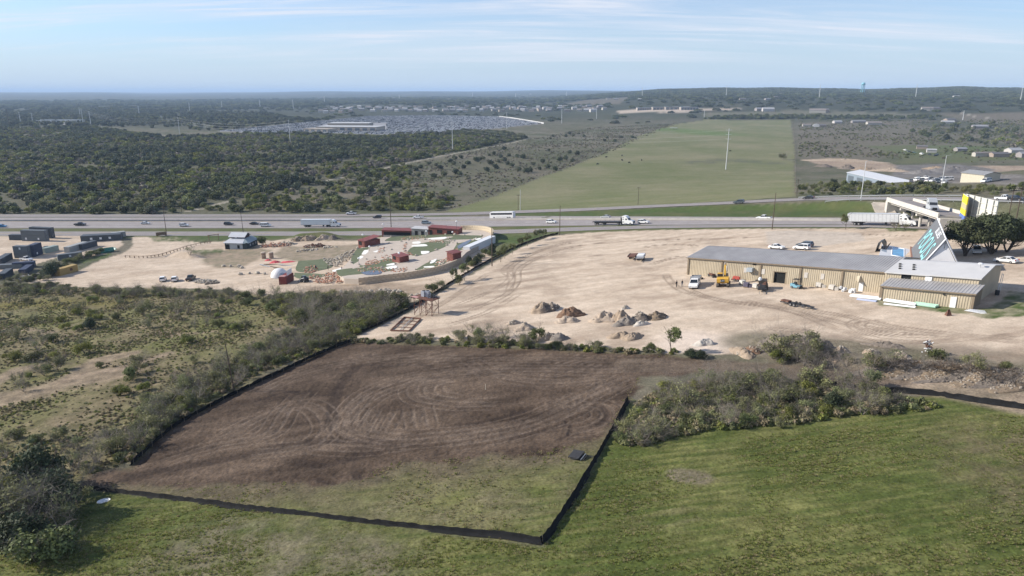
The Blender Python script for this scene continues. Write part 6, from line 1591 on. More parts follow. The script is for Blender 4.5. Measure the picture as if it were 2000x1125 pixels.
m = MB(); m.side([(-.6, 1.3), (-.5, 2.1), (.5, 2.1), (.7, 1.3)], .6, M_GLASS); m.build('cab', sk)
m = MB()
for s in (-1, 1): m.tube((-1.2, s * .85, 1.6), (1.2, s * .85, 1.1), .1, .1, M_WHITE, 5); m.tube((1.2, s * .85, 1.1), (1.7, s * .85, .3), .1, .1, M_WHITE, 5)
m.build('lift_arm', sk)
m = MB(); m.side([(1.6, .1), (1.7, .8), (2.4, .6), (2.5, .1)], .95, M_STEEL); m.build('bucket', sk)
wheels(sk, (-.8, .5), .75, .42, .3)
p = at(595, 551); put(sk, p[0], p[1], head((595, 551), (575, 549)), 'black skid loader with white arms beside the maroon container', 'loader', None, .02)
MGL = mat('white_lamp_globe', (.85, .85, .84), .3, .02, 1)
for i, (px, py, e, h, l) in enumerate(((749, 462, TE, 5.2, 'left end of the red bar'), (892, 459, TE, 5.6, 'right end of the red bar'), (710, 486, TE, 5.4, 'dark red shed'), (722, 490, TE, 1.4, 'first green'), (780, 515, TE, 3.4, 'small red kiosk'), (833, 461, TE, 1.8, 'bar doorway'), (884, 461, TE, 1.4, 'right bar wing'), (701, 515, TE, 1.6, 'oval rock bed'))):
    p = at(px, py, e); o = empty('globe_lamp', (p[0], p[1], gz(p[0], p[1]) + e)); tag(o, 'white globe lamp on a thin post by the ' + l, 'lamp', 'globe lamps on the golf terrace')
    m = MB(); m.tube((0, 0, 0), (0, 0, h), .05, .05, M_BLACK, 5); m.build('post', o); m = MB(); m.ball((0, 0, h + .3), .38, MGL, 12, 8); m.build('globe', o, True)
for i, (px, py, l, e) in enumerate(((617, 527, 'golfer in dark clothes left of a group by the lower green', 0), (641, 528, 'golfer in dark clothes right of a group by the lower green', 0), (668, 530, 'golfer beside the white ground-level bunker', .0), (674, 528, 'golfer standing right behind the one by the bunker', .0), (682, 503, 'golfer at the left edge of the terrace', 1.0))):
    person(px, py, i * 1.3, l, M_DARKC if i % 2 else M_JEAN, M_DARKC, 'people on the golf course')
def stockpile(px, py, w, d, n, mt, label, cat='stone pile', r=.45, h=1.2, group='stone stockpiles on the sand lot'):
    p = at(px, py); rr = random.Random(int(px)); o = empty('stone_stockpile', p, rr.uniform(-.3, .3)); tag(o, label, cat, group); m = MB()
    for _ in range(n):
        x, y = rr.uniform(-1, 1), rr.uniform(-1, 1); z = max(0, h * (1 - x * x - y * y * .8)) * rr.random()
        rock(m, (x * w / 2, y * d / 2, z + .1), rr.uniform(.6, 1.2) * r, mt if rr.random() < .8 else ROCKM, rr)
    q = m.build('stones', o); q['kind'] = 'stuff'
stockpile(405, 551, 9, 4.5, 70, ROCKM, 'scatter of pale stone blocks beside the black pickup', r=.5, h=.6)
stockpile(415, 554, 4, 2, 20, ROCKG, 'dark stacked stones at the near end of the pale blocks', r=.5, h=.8)
stockpile(540, 481, 14, 5, 150, ROCKR, 'long pile of red building stone right of the house', r=.5, h=1.6)
stockpile(560, 478, 9, 4, 90, ROCKM, 'pale end of the long building stone pile', r=.5, h=1.4)
stockpile(620, 482, 12, 4, 110, mat('rust_brown_stone', (.16, .09, .065), .9, .3, 2), 'pile of rusty brown stone below the spoil heap', r=.5, h=1.3)
stockpile(600, 490, 9, 4, 30, ROCKM, 'pale slabs lying on the rough green island', r=.6, h=.4)
stockpile(645, 484, 6, 3, 10, ROCKM, 'few flat white slabs right of the rusty stones', r=.7, h=.2)
stockpile(800, 582, 16, 5, 70, ROCKM, 'white boulders at the edge of the dirt track', r=.6, h=.8)
stockpile(760, 572, 14, 5, 60, ROCKM, 'pale boulders below the stone terrace wall', r=.55, h=.6)
stockpile(690, 572, 10, 3, 30, ROCKM, 'low line of pale stones along the scrub edge', r=.45, h=.4)
for i, (px, py) in enumerate(((437, 521), (450, 521), (467, 522), (472, 524), (470, 537), (487, 535), (503, 535), (517, 536))):
    m = MB(); rr = random.Random(i + 50); rock(m, (0, 0, .3), rr.uniform(.7, 1.0), ROCKM, rr); o = m.build('stone_block_loose'); o.location = at(px, py); tag(o, 'pale stone block standing alone on the sand lot', 'stone', 'loose stone blocks on the sand lot')
pile(602, 469, 8, 5, 2.6, 'tan', 'tall tan spoil heap beside the frontage road', .2, 40, ROCKM, group='spoil heaps by the frontage road', seed=3, rsize=.5)
pile(630, 467, 9, 5, 2.4, 'sand', 'sandy spoil heap in the middle by the frontage road', .2, 40, ROCKM, group='spoil heaps by the frontage road', seed=4, rsize=.5)
pile(650, 466, 5, 4, 2.2, 'dark', 'grey conical spoil heap by the frontage road', .2, 0, group='spoil heaps by the frontage road', seed=5)
pile(582, 469, 8, 5, 2.0, 'brush', 'dark spoil heap left end by the frontage road', .2, 50, ROCKM, group='spoil heaps by the frontage road', seed=6, rsize=.5)

p = at(440, 487); HS = empty('house', p, head((437, 487), (487, 486))); tag(HS, 'small dark green house with two pale metal roofs', 'house')
MHG = mat('dark_green_siding', (.045, .06, .065), .8, .12, 1); MHW = mat('pale_siding', (.40, .42, .43), .8, .08, 1); MHR = mat('pale_metal_roof', (.50, .51, .53), .45, .05, .5); MHR2 = mat('grey_green_metal_roof', (.27, .32, .33), .5, .06, .5)
m = MB(); m.box((5.2, 5.0, 1.5), (10.4, 10.0, 3.2), MHG); m.build('wall', HS)
m = MB(); m.box((4.5, -.04, 1.45), (7.6, .1, 2.7), MHW); m.build('front_wall', HS)
m = MB(); m.box((1.4, -.1, 1.2), (1.7, .1, 2.2), M_DARKIN); m.build('door', HS); m = MB(); m.box((6.4, -.1, 1.3), (1.1, .1, 1.5), M_DARKIN); m.build('window', HS)
m = MB(); vs = [(-.5, -.6, 2.9), (8.8, -.6, 2.9), (7.8, 3.6, 4.3), (1.0, 3.6, 4.3)]; m.add(vs + [(x, y, z + .12) for x, y, z in vs], [(3, 2, 1, 0), (4, 5, 6, 7), (0, 1, 5, 4), (1, 2, 6, 5), (2, 3, 7, 6), (3, 0, 4, 7)], MHR); m.build('porch_roof', HS)
m = MB(); vs = [(8.6, -.6, 2.9), (11.0, -.6, 3.0), (11.0, 10.4, 3.0), (7.8, 10.4, 4.2), (7.8, 3.6, 4.25)]; m.add([(8.8, -.6, 2.9), (11.0, .4, 2.9), (11.0, 10.6, 2.9), (7.4, 10.6, 4.4), (7.8, 3.4, 4.4)], [(0, 1, 2, 3, 4)], MHR2); m.build('side_roof', HS)
m = MB(); m.box((4.2, 6.2, 4.0), (6.6, 5.2, 2.4), mat('maroon_siding', (.09, .05, .05), .8)); m.build('upper_wall', HS)
m = MB()
for s in (-1, 1):
    vs = [(.3, 6.2 + s * 3.2, 4.9), (8.1, 6.2 + s * 3.2, 4.9), (8.1, 6.2, 6.5), (.3, 6.2, 6.5)]; vs = vs if s < 0 else vs[::-1]
    m.add(vs + [(x, y, z + .12) for x, y, z in vs], [(3, 2, 1, 0), (4, 5, 6, 7), (0, 1, 5, 4), (1, 2, 6, 5), (2, 3, 7, 6), (3, 0, 4, 7)], MHR)
m.add([(.9, 3.6, 4.9), (.9, 8.8, 4.9), (.9, 6.2, 6.45)], [(0, 1, 2)], MHG); m.add([(7.5, 3.6, 4.9), (7.5, 8.8, 4.9), (7.5, 6.2, 6.45)], [(2, 1, 0)], MHG)
m.build('upper_roof', HS)
m = MB(); m.box((3.6, 3.57, 4.6), (1.0, .06, .6), M_WHITE); m.build('upper_window', HS)
for k in (3.0, 5.5, 8.0): m = MB(); m.box((10.43, k, 1.7), (.06, .9, .9), MHW); m.build('side_window', HS)
p = at(418, 470); o = empty('timber_gate', p, head((411, 471), (426, 469))); tag(o, 'dark timber gate frame left of the house', 'gate'); m = MB()
for x in (-2.2, 2.2): m.box((x, 0, 1.4), (.25, .25, 2.8), M_WOOD)
m.box((0, 0, 2.85), (5.2, .3, .25), M_WOOD); m.build('frame', o)
P = WP(catmull([(245, 503), (280, 504), (310, 501), (340, 492), (365, 484), (400, 476), (415, 475)], 4)); r = empty('rail_fence', P[0]); tag(r, 'low timber rail fence bending along the sand lot bank', 'fence')
for i in range(0, len(P) - 1, 1):
    q = P[i]; m = MB(); m.box((q[0] - P[0][0], q[1] - P[0][1], gz(q[0], q[1]) - P[0][2] + .45), (.22, .22, 1.1), M_WOOD); m.build('post', r)
    w = P[i + 1]; m = MB(); m.tube((q[0] - P[0][0], q[1] - P[0][1], gz(q[0], q[1]) - P[0][2] + .85), (w[0] - P[0][0], w[1] - P[0][1], gz(w[0], w[1]) - P[0][2] + .85), .1, .1, M_WOOD, 5); m.build('rail', r)

MCG = mat('grey_container', (.115, .13, .14), .6, .1, 1); MCD = mat('dark_container', (.06, .07, .08), .6, .1, 1); MCL = mat('pale_grey_container', (.30, .31, .30), .6, .1, 1); MCB = mat('navy_container', (.035, .045, .08), .6, .1, 1); MCY = mat('mustard_container', (.36, .25, .09), .7, .15, 1)
GC = 'containers in the left yard'; W1 = [(-3.8, 1.2, .8, .9), (2.6, 1.2, .8, .9)]
container(70, 470, (97, 470.4), 12.2, mt=MCG, label='lower grey container of the tall stack by the frontage road', group=GC, windows=W1)
container(70, 470, (97, 470.4), 12.2, mt=MCG, label='upper grey container of the tall stack by the frontage road', group=GC, e=2.66)
container(84, 464, (105, 465), 12.2, mt=MCD, label='dark lower container behind the tall grey stack', group=GC); container(84, 464, (105, 465), 12.2, mt=MCD, label='dark upper container behind the tall grey stack', group=GC, e=2.66)
container(34, 468, (44, 468), 6.1, mt=MCD, label='short dark container at the left end of the tall stack', group=GC)
container(46, 503, (62, 503), 6.1, mt=MCG, label='lower grey container of the small stack below', group=GC); container(46, 503, (62, 503), 6.1, mt=MCG, label='upper grey container of the small stack below', group=GC, e=2.66, windows=[(0, 1.6, .7, .9)])
container(71, 499, (84, 494), 6.1, mt=MCB, label='lower navy container beside the small grey stack', group=GC, windows=[(-1.2, 1.3, .8, .9)]); container(71, 499, (84, 494), 6.1, mt=MCB, label='upper navy container beside the small grey stack', group=GC, e=2.66)
container(8, 512, (30, 500), 12.2, mt=MCD, label='long dark container running off the left edge', group=GC)
container(48, 522, (62, 521), 7.5, mt=MCB, H=2.3, label='low navy container with a pale roof beside the oak', group=GC)
container(52, 531, (66, 522), 9, mt=MCB, H=2.0, label='slanted low navy container under the oak', group=GC)
container(22, 524, (40, 523), 9, mt=MCG, H=1.8, label='low grey container left of the navy ones', group=GC)
container(12, 540, (26, 531), 9, mt=MCD, H=2.2, label='dark container at the left edge below the others', group=GC)
container(98, 492, (115, 488), 7, mt=mat('grey_green_container', (.25, .30, .27), .6, .1, 1), H=2.4, label='pale green roofed container behind the oak', group=GC)
container(137, 505, (152, 503), 9, mt=MCG, H=2.4, label='plain grey container right of the oak', group=GC, windows=[(0, 1.4, .8, .9)])
container(150, 488, (170, 482), 12.2, mt=MCL, label='pale grey container with a tan roof', group=GC); container(172, 484, (190, 479), 9, mt=MCD, label='dark container beside the tan-roofed one', group=GC)
container(200, 469, (235, 467), 17, W=5, mt=MCD, H=2.9, label='long low dark building beside the drive', group=GC, windows=[(-4, 1.4, 1, 1), (0, 1.4, 1, 1), (4, 1.4, 1, 1)], name='low_office')
container(232, 463, (240, 462), 6, mt=MCL, H=2.6, label='pale container at the head of the drive', group=GC)
o = container(131, 534, (149, 529), 8.2, mt=MCY, H=2.7, label='mustard yellow container alone at the sand lot edge', group=GC); m = MB(); m.box((1.0, -1.3, 1.5), (1.1, .08, 1.0), M_RUST); m.build('round_window', o)
m = MB(); p = at(205, 493); n = 18
vs = []
for k, z in ((1.0, .7), (.92, .75), (.75, -.3)):
    for i in range(n):
        t = 2 * math.pi * i / n; c_, s_ = math.cos(t), math.sin(t); vs.append((4.6 * k * math.copysign(abs(c_) ** .5, c_), 1.9 * k * math.copysign(abs(s_) ** .5, s_), z + .6))
m.add(vs, [(j * n + i, j * n + (i + 1) % n, (j + 1) * n + (i + 1) % n, (j + 1) * n + i) for j in range(2) for i in range(n)] + [tuple(range(2 * n, 3 * n))], mat('green_fibreglass', (.06, .22, .18), .4)); o = m.build('pool_shell'); o.location = p; o.rotation_euler = (.25, 0, head((190, 495), (222, 490))); tag(o, 'green fibreglass pool shell lying by the container yard', 'pool shell')
for i, (px, py, w) in enumerate(((60, 543, 7), (80, 541, 6), (95, 539, 5), (48, 548, 5))):
    p = at(px, py); o = empty('rubbish_heap', p); tag(o, 'heap of dark scrap and boards %s' % ('left of the mustard container', 'next to the mustard container', 'touching the mustard container', 'at the scrub edge')[i], 'scrap', 'scrap heaps by the mustard container'); m = MB(); rr = random.Random(i)
    for k in range(26): m.box((rr.uniform(-w / 2, w / 2), rr.uniform(-1.5, 1.5), rr.uniform(.1, .9)), (rr.uniform(.5, 2.4), rr.uniform(.2, 1), rr.uniform(.06, .4)), rr.choice([M_WHITE, M_BLACK, M_BLACK, M_WOOD, MCG]), rr.uniform(0, 3))
    m.build('boards', o)
for px, py, l in ((315, 461, 'dark low sign board at the drive mouth'),):
    p = at(px, py); o = empty('sign_board', p, head((305, 462), (325, 460))); tag(o, l, 'sign'); m = MB(); m.box((0, 0, 1.2), (4.6, .3, 1.6), M_WOOD); m.build('board', o); m = MB(); m.box((-1.8, 0, .2), (.3, .3, 1.0), M_WOOD); m.box((1.8, 0, .2), (.3, .3, 1.0), M_WOOD); m.build('post', o)
p = at(1835, 453);
L_MESQ = leaf_mat('grey_green_leaf', (.19, .20, .092), .30)
L_GREEN = leaf_mat('yellow_green_leaf', (.185, .205, .050), .30)
L_OLIVE = leaf_mat('olive_leaf', (.125, .142, .054), .28)
L_JUN = leaf_mat('juniper_leaf', (.050, .066, .032), .25, .15)
L_OAK = leaf_mat('live_oak_leaf', (.066, .078, .036), .2, .2)
L_DRY = leaf_mat('dry_leaf', (.30, .255, .155), .25)
M_TWIG = mat('grey_twig', (.215, .19, .162), .9, .2, 3, rnd=.25)
M_BARK = mat('dark_bark', (.085, .068, .054), .9, .25, 3)
def leaves(rr, blobs, n, size, squash=1.0, shell=.55, elong=1.6):
    """n small quads spread through ellipsoid blobs (cx,cy,cz,rx,ry,rz), denser towards the outside"""
    w = np.array([b[3] * b[4] * b[5] for b in blobs]); B = np.array(blobs)[rr.choice(len(blobs), n, p=w / w.sum())]
    d = rr.normal(size=(n, 3)); d /= np.linalg.norm(d, axis=1)[:, None]
    r = shell + (1 - shell) * rr.random(n) ** .8; r *= 1 + .18 * rr.normal(size=n)
    c = B[:, :3] + d * B[:, 3:] * r[:, None]
    nrm = d * .7 + rr.normal(size=(n, 3)) * .6 + np.array([0, 0, .25]); nrm /= np.linalg.norm(nrm, axis=1)[:, None]
    t = np.cross(nrm, rr.normal(size=(n, 3))); t /= np.linalg.norm(t, axis=1)[:, None]; b = np.cross(nrm, t)
    s = size * rr.uniform(.55, 1.35, n)[:, None]
    V = np.stack([c - t * s * elong * .5 - b * s * .2, c + b * s * -.5 + t * s * .1, c + t * s * elong * .5 + b * s * .15, c + b * s * .5 - t * s * .1], 1).reshape(-1, 3)
    V[:, 2] = np.maximum(V[:, 2], .02)
    return V, np.arange(4 * n).reshape(n, 4)
def branches(rr, start, n, height, spread, r0, levels=3, curl=.5):
    """twigs as tapered three-sided prisms"""
    S = []
    def seg(p, q, ra, rb): S.append((*p, *q, ra, rb))
    def grow(p, d, L, r, lv):
        steps = 3
        for s in range(steps):
            d = d + rr.normal(size=3) * curl * .35 + np.array([0, 0, .06]); d = d / np.linalg.norm(d)
            q = p + d * L / steps; seg(p, q, r, r * .78); p = q; r *= .78
            if lv > 0:
                for _ in range(2 if s else 1):
                    nd = d + rr.normal(size=3) * .75; nd[2] = nd[2] * .8 + .12; grow(p, nd / np.linalg.norm(nd), L * rr.uniform(.45, .7), r * .62, lv - 1)
    for i in range(n):
        a = rr.uniform(0, 6.283); d = np.array([math.cos(a) * spread, math.sin(a) * spread, 1.0]); d /= np.linalg.norm(d)
        grow(np.array(start, float) + np.array([math.cos(a), math.sin(a), 0]) * .08, d, height * rr.uniform(.75, 1.1), r0, levels)
    S = np.array(S); p, q = S[:, :3], S[:, 3:6]; d = q - p; d /= np.linalg.norm(d, axis=1)[:, None] + 1e-9
    a = np.cross(d, [.31, .77, .55]); a /= np.linalg.norm(a, axis=1)[:, None] + 1e-9; b = np.cross(d, a)
    V = np.stack([c + (a * math.cos(2.094 * k) + b * math.sin(2.094 * k)) * S[:, j:j + 1] for c, j in ((p, 6), (q, 7)) for k in range(3)], 1).reshape(-1, 3)
    o = np.arange(len(S))[:, None] * 6
    Fq = np.stack([o + np.array([[k, (k + 1) % 3, 3 + (k + 1) % 3, 3 + k]]) for k in range(3)], 1).reshape(-1, 4)
    return V, Fq
def blobset(rr, n, R_, H_, z0, rs=(.35, .6), flat=.8):
    out = []
    for i in range(n):
        a = rr.uniform(0, 6.283); q = R_ * math.sqrt(rr.random()) * .75; k = rr.uniform(*rs) * R_
        out.append((q * math.cos(a), q * math.sin(a), z0 + (H_ - z0) * rr.uniform(.25, .8) * (1 - .35 * q / R_), k, k, k * flat))
    return out
def join(parts):
    V = []; Fs = []; mi = []; o = 0; mats = []
    for v, f, m in parts:
        if m not in mats: mats.append(m)
        V.append(v); Fs.append(f + o); mi.append(np.full(len(f), mats.index(m))); o += len(v)
    return np.vstack(V), np.vstack(Fs), mats, np.concatenate(mi)
PROTO = {}
def proto(kind, k):
    """(stem mesh, foliage mesh) of one variant"""
    if (kind, k) in PROTO: return PROTO[kind, k]
    rr = np.random.default_rng(100 + 13 * k + sum(map(ord, kind)))
    st = None
    if kind == 'mesquite':
        st = branches(rr, (0, 0, 0), 6, 2.6, .75, .055, 3, .6); B = blobset(rr, 9, 1.9, 3.2, .5, (.3, .5)); lf = leaves(rr, B, 1500, .13, shell=.3); lm = L_MESQ
    elif kind == 'bare':
        st = branches(rr, (0, 0, 0), 7, 3.0, .6, .055, 3, .55); B = blobset(rr, 7, 1.7, 3.6, .8, (.3, .5)); lf = leaves(rr, B, 320, .12, shell=.3); lm = L_MESQ
    elif kind == 'green':
        st = branches(rr, (0, 0, 0), 5, 1.6, .8, .045, 2, .5); B = blobset(rr, 9, 1.6, 2.3, .25, (.32, .55)); lf = leaves(rr, B, 2300, .13, shell=.4); lm = L_GREEN
    elif kind == 'olive':
        st = branches(rr, (0, 0, 0), 5, 1.8, .7, .05, 2, .5); B = blobset(rr, 10, 1.7, 2.6, .3, (.32, .55)); lf = leaves(rr, B, 2300, .14, shell=.4); lm = L_OLIVE
    elif kind == 'juniper':
        st = branches(rr, (0, 0, 0), 3, 2.2, .35, .10, 1, .3); B = [(0, 0, 1.6, 1.4, 1.4, 1.4), (0, 0, 2.6, 1.0, 1.0, 1.2)] + blobset(rr, 9, 1.8, 3.6, .3, (.3, .5), .9); lf = leaves(rr, B, 3000, .17, shell=.55); lm = L_JUN
    elif kind == 'oak':
        st = branches(rr, (0, 0, 0), 5, 4.2, .45, .26, 2, .4); B = [b for b in blobset(rr, 26, 4.8, 9.0, 2.2, (.22, .38), .75)]; lf = leaves(rr, B, 15000, .27, shell=.35); lm = L_OAK
    elif kind == 'sapling':
        st = branches(rr, (0, 0, 0), 1, 3.4, .1, .09, 3, .35); B = blobset(rr, 9, 1.5, 5.2, 1.8, (.28, .45), 1.0); lf = leaves(rr, B, 1100, .16, shell=.3); lm = L_OLIVE
    elif kind == 'weed':
        B = blobset(rr, 5, .5, .75, .05, (.4, .7)); lf = leaves(rr, B, 240, .14, shell=.3, elong=2.4); lm = (L_MESQ, L_DRY, L_MESQ, L_GREEN)[k % 4]
    elif kind == 'tuft':
        n = 26; a = rr.uniform(0, 6.28, n); r = rr.uniform(0, .16, n); h = rr.uniform(.08, .26, n); w = rr.uniform(.015, .035, n)
        c = np.stack([r * np.cos(a), r * np.sin(a), 0 * r], 1); t = np.stack([-np.sin(a), np.cos(a), 0 * a], 1); ln_ = np.stack([np.cos(a), np.sin(a), 0 * a], 1) * (h * rr.uniform(.2, 1.1, n))[:, None]
        V = np.stack([c - t * w[:, None], c + t * w[:, None], c + ln_ + t * w[:, None] * .4 + np.array([0, 0, 1]) * h[:, None], c + ln_ - t * w[:, None] * .4 + np.array([0, 0, 1]) * h[:, None]], 1).reshape(-1, 3)
        lf = (V, np.arange(4 * n).reshape(n, 4)); lm = (L_TUFT, L_TUFT2)[k % 2]
    elif kind == 'fartree':
        B = [(0, 0, 1.9, 1.7, 1.7, 1.5)] + blobset(rr, 7, 2.3, 4.0, .4, (.35, .55), .85); lf = leaves(rr, B, 420, .62, shell=.7, elong=1.3); lm = (L_JUNF, L_JUNF, L_OLIVE, L_MESQ)[k % 4]
    elif kind == 'brush':
        B = blobset(rr, 8, 2.0, 2.6, .3, (.35, .6), .75); lf = leaves(rr, B, 330, .50, shell=.5, elong=1.4); lm = (L_MESQ, L_OLIVE, L_DRYB, L_GREEN)[k % 4]
    elif kind == 'clump':
        B = blobset(rr, 22, 12, 7.5, .5, (.22, .36), .5); lf = leaves(rr, B, 520, 2.0, shell=.75, elong=1.2); lm = (L_JUNF, L_JUN, L_OLIVE)[k % 3]
    sm = None if st is None else mesh_np(kind + '_stems', st[0], st[1], [M_TWIG if kind in ('mesquite', 'bare', 'green', 'olive') else M_BARK])
    fm = mesh_np(kind + '_foliage', lf[0], lf[1], [lm]); PROTO[kind, k] = (sm, fm); return sm, fm
L_TUFT = leaf_mat('grass_blade', (.205, .235, .064), .30, .45); L_TUFT2 = leaf_mat('dry_grass_blade', (.33, .29, .15), .3, .4); L_JUNF = leaf_mat('far_juniper_leaf', (.092, .106, .062), .4, .15); L_DRYB = leaf_mat('bare_twig_haze', (.20, .178, .142), .2, .1)

def plant(kind, k, x, y, s, rz, name, label, cat, group, single=False, sz=1.0, z=None):
    sm, fm = proto(kind, k); z = gz(x, y) if z is None else z
    if single or sm is None:
        o = obj_of(name, fm); o.location = (x, y, z)
    else:
        o = empty(name, (x, y, z)); a = obj_of('trunk' if cat == 'tree' else 'stems', sm, o); b = obj_of('crown' if cat == 'tree' else 'foliage', fm, o)
    o.rotation_euler = (0, 0, rz); o.scale = (s, s, s * sz); tag(o, label, cat, group); return o
def sample_in(poly, n, mind=0.0, rng=RNG, dens=None):
    lo, hi = poly.min(0), poly.max(0); out = np.zeros((0, 2)); cells = {}
    for _ in range(60):
        P = lo + rng.random((n * 3, 2)) * (hi - lo); P = P[sdpoly(P[:, 0], P[:, 1], poly) < 0]
        if dens is not None: P = P[rng.random(len(P)) < dens(P[:, 0], P[:, 1])]
        if mind > 0:
            keep = []
            for p in P:
                c = (int(p[0] // mind), int(p[1] // mind))
                if any(np.hypot(*(p - q)) < mind for i in (-1, 0, 1) for j in (-1, 0, 1) for q in cells.get((c[0] + i, c[1] + j), ())): continue
                cells.setdefault(c, []).append(p); keep.append(p)
            P = np.array(keep).reshape(-1, 2)
        out = np.vstack([out, P])
        if len(out) >= n: break
    return out[:n]
def sow(poly, n, mind, kinds, name_label, group, smin=.7, smax=1.3, single=False, dens=None, seed=1, sz=1.0):
    """kinds: list of (kind, variants, weight); name_label: dict kind -> (name, label, category)"""
    rng = np.random.default_rng(seed); P = sample_in(poly, n, mind, rng, dens); w = np.array([k[2] for k in kinds], float); w /= w.sum()
    zz = hgt(P[:, 0], P[:, 1]); ang = P[:, 0] / P[:, 1]
    for i, p in enumerate(P):
        kd = kinds[int(rng.choice(len(kinds), p=w))]; nm, lb, ct = name_label[kd[0]]
        s_ = rng.uniform(smin, smax); fx = (p[0] / p[1] - ang.min()) / (np.ptp(ang) + 1e-9); big_ = (s_ - smin) / (smax - smin)
        lb = ('small ' if big_ < .33 else 'large ' if big_ > .67 else '') + lb + (', leftmost part', ', left part', ', middle', ', right part', ', rightmost part')[min(4, int(fx * 5))]
        plant(kd[0], int(rng.integers(kd[1])), p[0], p[1], s_, rng.uniform(0, 6.28), nm, lb, ct, group, single, sz * rng.uniform(.85, 1.15), zz[i] - .05)
    return P
def NL(where): return {'mesquite': ('mesquite_shrub', 'grey-green mesquite shrub ' + where, 'shrub'), 'bare': ('leafless_shrub', 'leafless grey shrub ' + where, 'shrub'), 'green': ('green_shrub', 'yellow-green leafy shrub ' + where, 'shrub'), 'olive': ('olive_shrub', 'olive green rounded shrub ' + where, 'shrub'), 'juniper': ('juniper_tree', 'dark green dense juniper ' + where, 'tree'), 'sapling': ('small_tree', 'slim young tree with sparse crown ' + where, 'tree'), 'oak': ('live_oak', 'spreading dark live oak ' + where, 'tree'), 'fartree': ('juniper_tree', 'dark round tree ' + where, 'tree'), 'brush': ('brush_shrub', 'grey-green brush ' + where, 'shrub')}
Z['thickL'] = W2([(262, 900), (310, 852), (400, 788), (520, 722), (640, 676), (690, 655), (740, 625), (800, 596), (740, 590), (680, 600), (620, 625), (560, 655), (470, 700), (380, 750), (300, 800), (220, 860), (215, 905)])
Z['thickL2'] = W2([(560, 580), (660, 585), (740, 590), (800, 596), (740, 628), (690, 655), (620, 650), (560, 630), (520, 600)])
MIXS = [('mesquite', 5, 3), ('bare', 5, 2.4), ('green', 4, 2.2), ('olive', 4, 1.6)]
sow(Z['thickL'], 105, 1.9, [('mesquite', 5, 4), ('bare', 5, 3), ('olive', 4, 1), ('green', 4, .7)], NL('in the thicket beside the left fence'), 'shrubs in the thicket beside the left silt fence', .65, 1.15, seed=2)
sow(Z['thickL2'], 95, 2.2, [('mesquite', 5, 2.4), ('olive', 4, 3), ('green', 4, 1.6), ('bare', 5, .8)], NL('in the dense thicket below the golf course'), 'shrubs in the thicket below the golf course', .9, 1.5, seed=3)
def dsc(x, y): return np.clip(.35 + 1.5 * fbm(x, y, 26, 3, 51), .08, 1)
sow(Z['scrub'], 150, 2.6, MIXS, NL('out in the open scrubland'), 'shrubs scattered over the open scrubland', .55, 1.1, seed=4, dens=dsc)
Z['berm'] = W2([(-80, 556), (150, 560), (155, 575), (-80, 580)])
sow(Z['berm'], 34, 1.8, [('olive', 4, 2), ('mesquite', 5, 2)], NL('along the left bottom edge of the sand lot'), 'shrubs along the sand lot edge', .6, 1.0, seed=5)
Z['berm2'] = W2([(180, 568), (300, 571), (420, 570), (560, 578), (560, 588), (380, 586), (190, 580)])
sow(Z['berm2'], 40, 2.0, [('olive', 4, 2), ('mesquite', 5, 2), ('bare', 5, 1)], NL('on the berm below the parked cars'), 'shrubs on the berm below the parked cars', .6, 1.1, seed=6)
def one(kind, k, px, py, s, label, name=None, cat='shrub', group=None, sz=1.0):
    p = at(px, py); nm = {'juniper': 'juniper_tree', 'oak': 'live_oak', 'sapling': 'small_tree', 'bare': 'leafless_tree' if cat == 'tree' else 'leafless_shrub', 'green': 'green_shrub', 'olive': 'olive_shrub', 'mesquite': 'mesquite_tree' if cat == 'tree' else 'mesquite_shrub'}[kind]
    return plant(kind, k, p[0], p[1], s, RND.uniform(0, 6), name or nm, label, cat, group, False, sz)
one('juniper', 1, 177, 642, 1.15, 'dark rounded juniper alone in the middle of the scrub', cat='tree', sz=.75)
one('green', 1, 147, 614, 1.2, 'bright green shrub upper left of the dark juniper'); one('green', 2, 182, 622, 1.3, 'bright yellow-green shrub right behind the dark juniper')
one('bare', 1, 365, 612, 1.7, 'large grey leafless tree at the top of the scrub', cat='tree'); one('bare', 2, 345, 615, 1.4, 'grey leafless tree left of the largest one in the scrub', cat='tree'); one('mesquite', 2, 283, 615, 1.3, 'sparse dark-stemmed mesquite near the pile of branches', cat='tree')
one('green', 3, 165, 690, 1.3, 'pale yellow-green shrub over the bare brown patch'); one('green', 0, 30, 705, 1.2, 'yellow-green shrub at the left edge of the scrub'); one('olive', 1, 65, 705, 1.2, 'olive shrub beside the yellow-green one at the left edge')
for px, py, l in ((243, 605, 'dark pile of cut branches high in the scrub'), (424, 622, 'dark pile of cut branches right of the grey trees'), (110, 706, 'low pile of cut branches over the bare patch')):
    p = at(px, py); V_, F_ = branches(np.random.default_rng(int(px)), (0, 0, .1), 12, 2.2, 3.0, .07, 2, .6); o = obj_of('branch_pile', mesh_np('branch_pile', V_, F_, [M_BARK])); o.location = p; o.scale = (1, 1, .6); tag(o, l, 'branches')
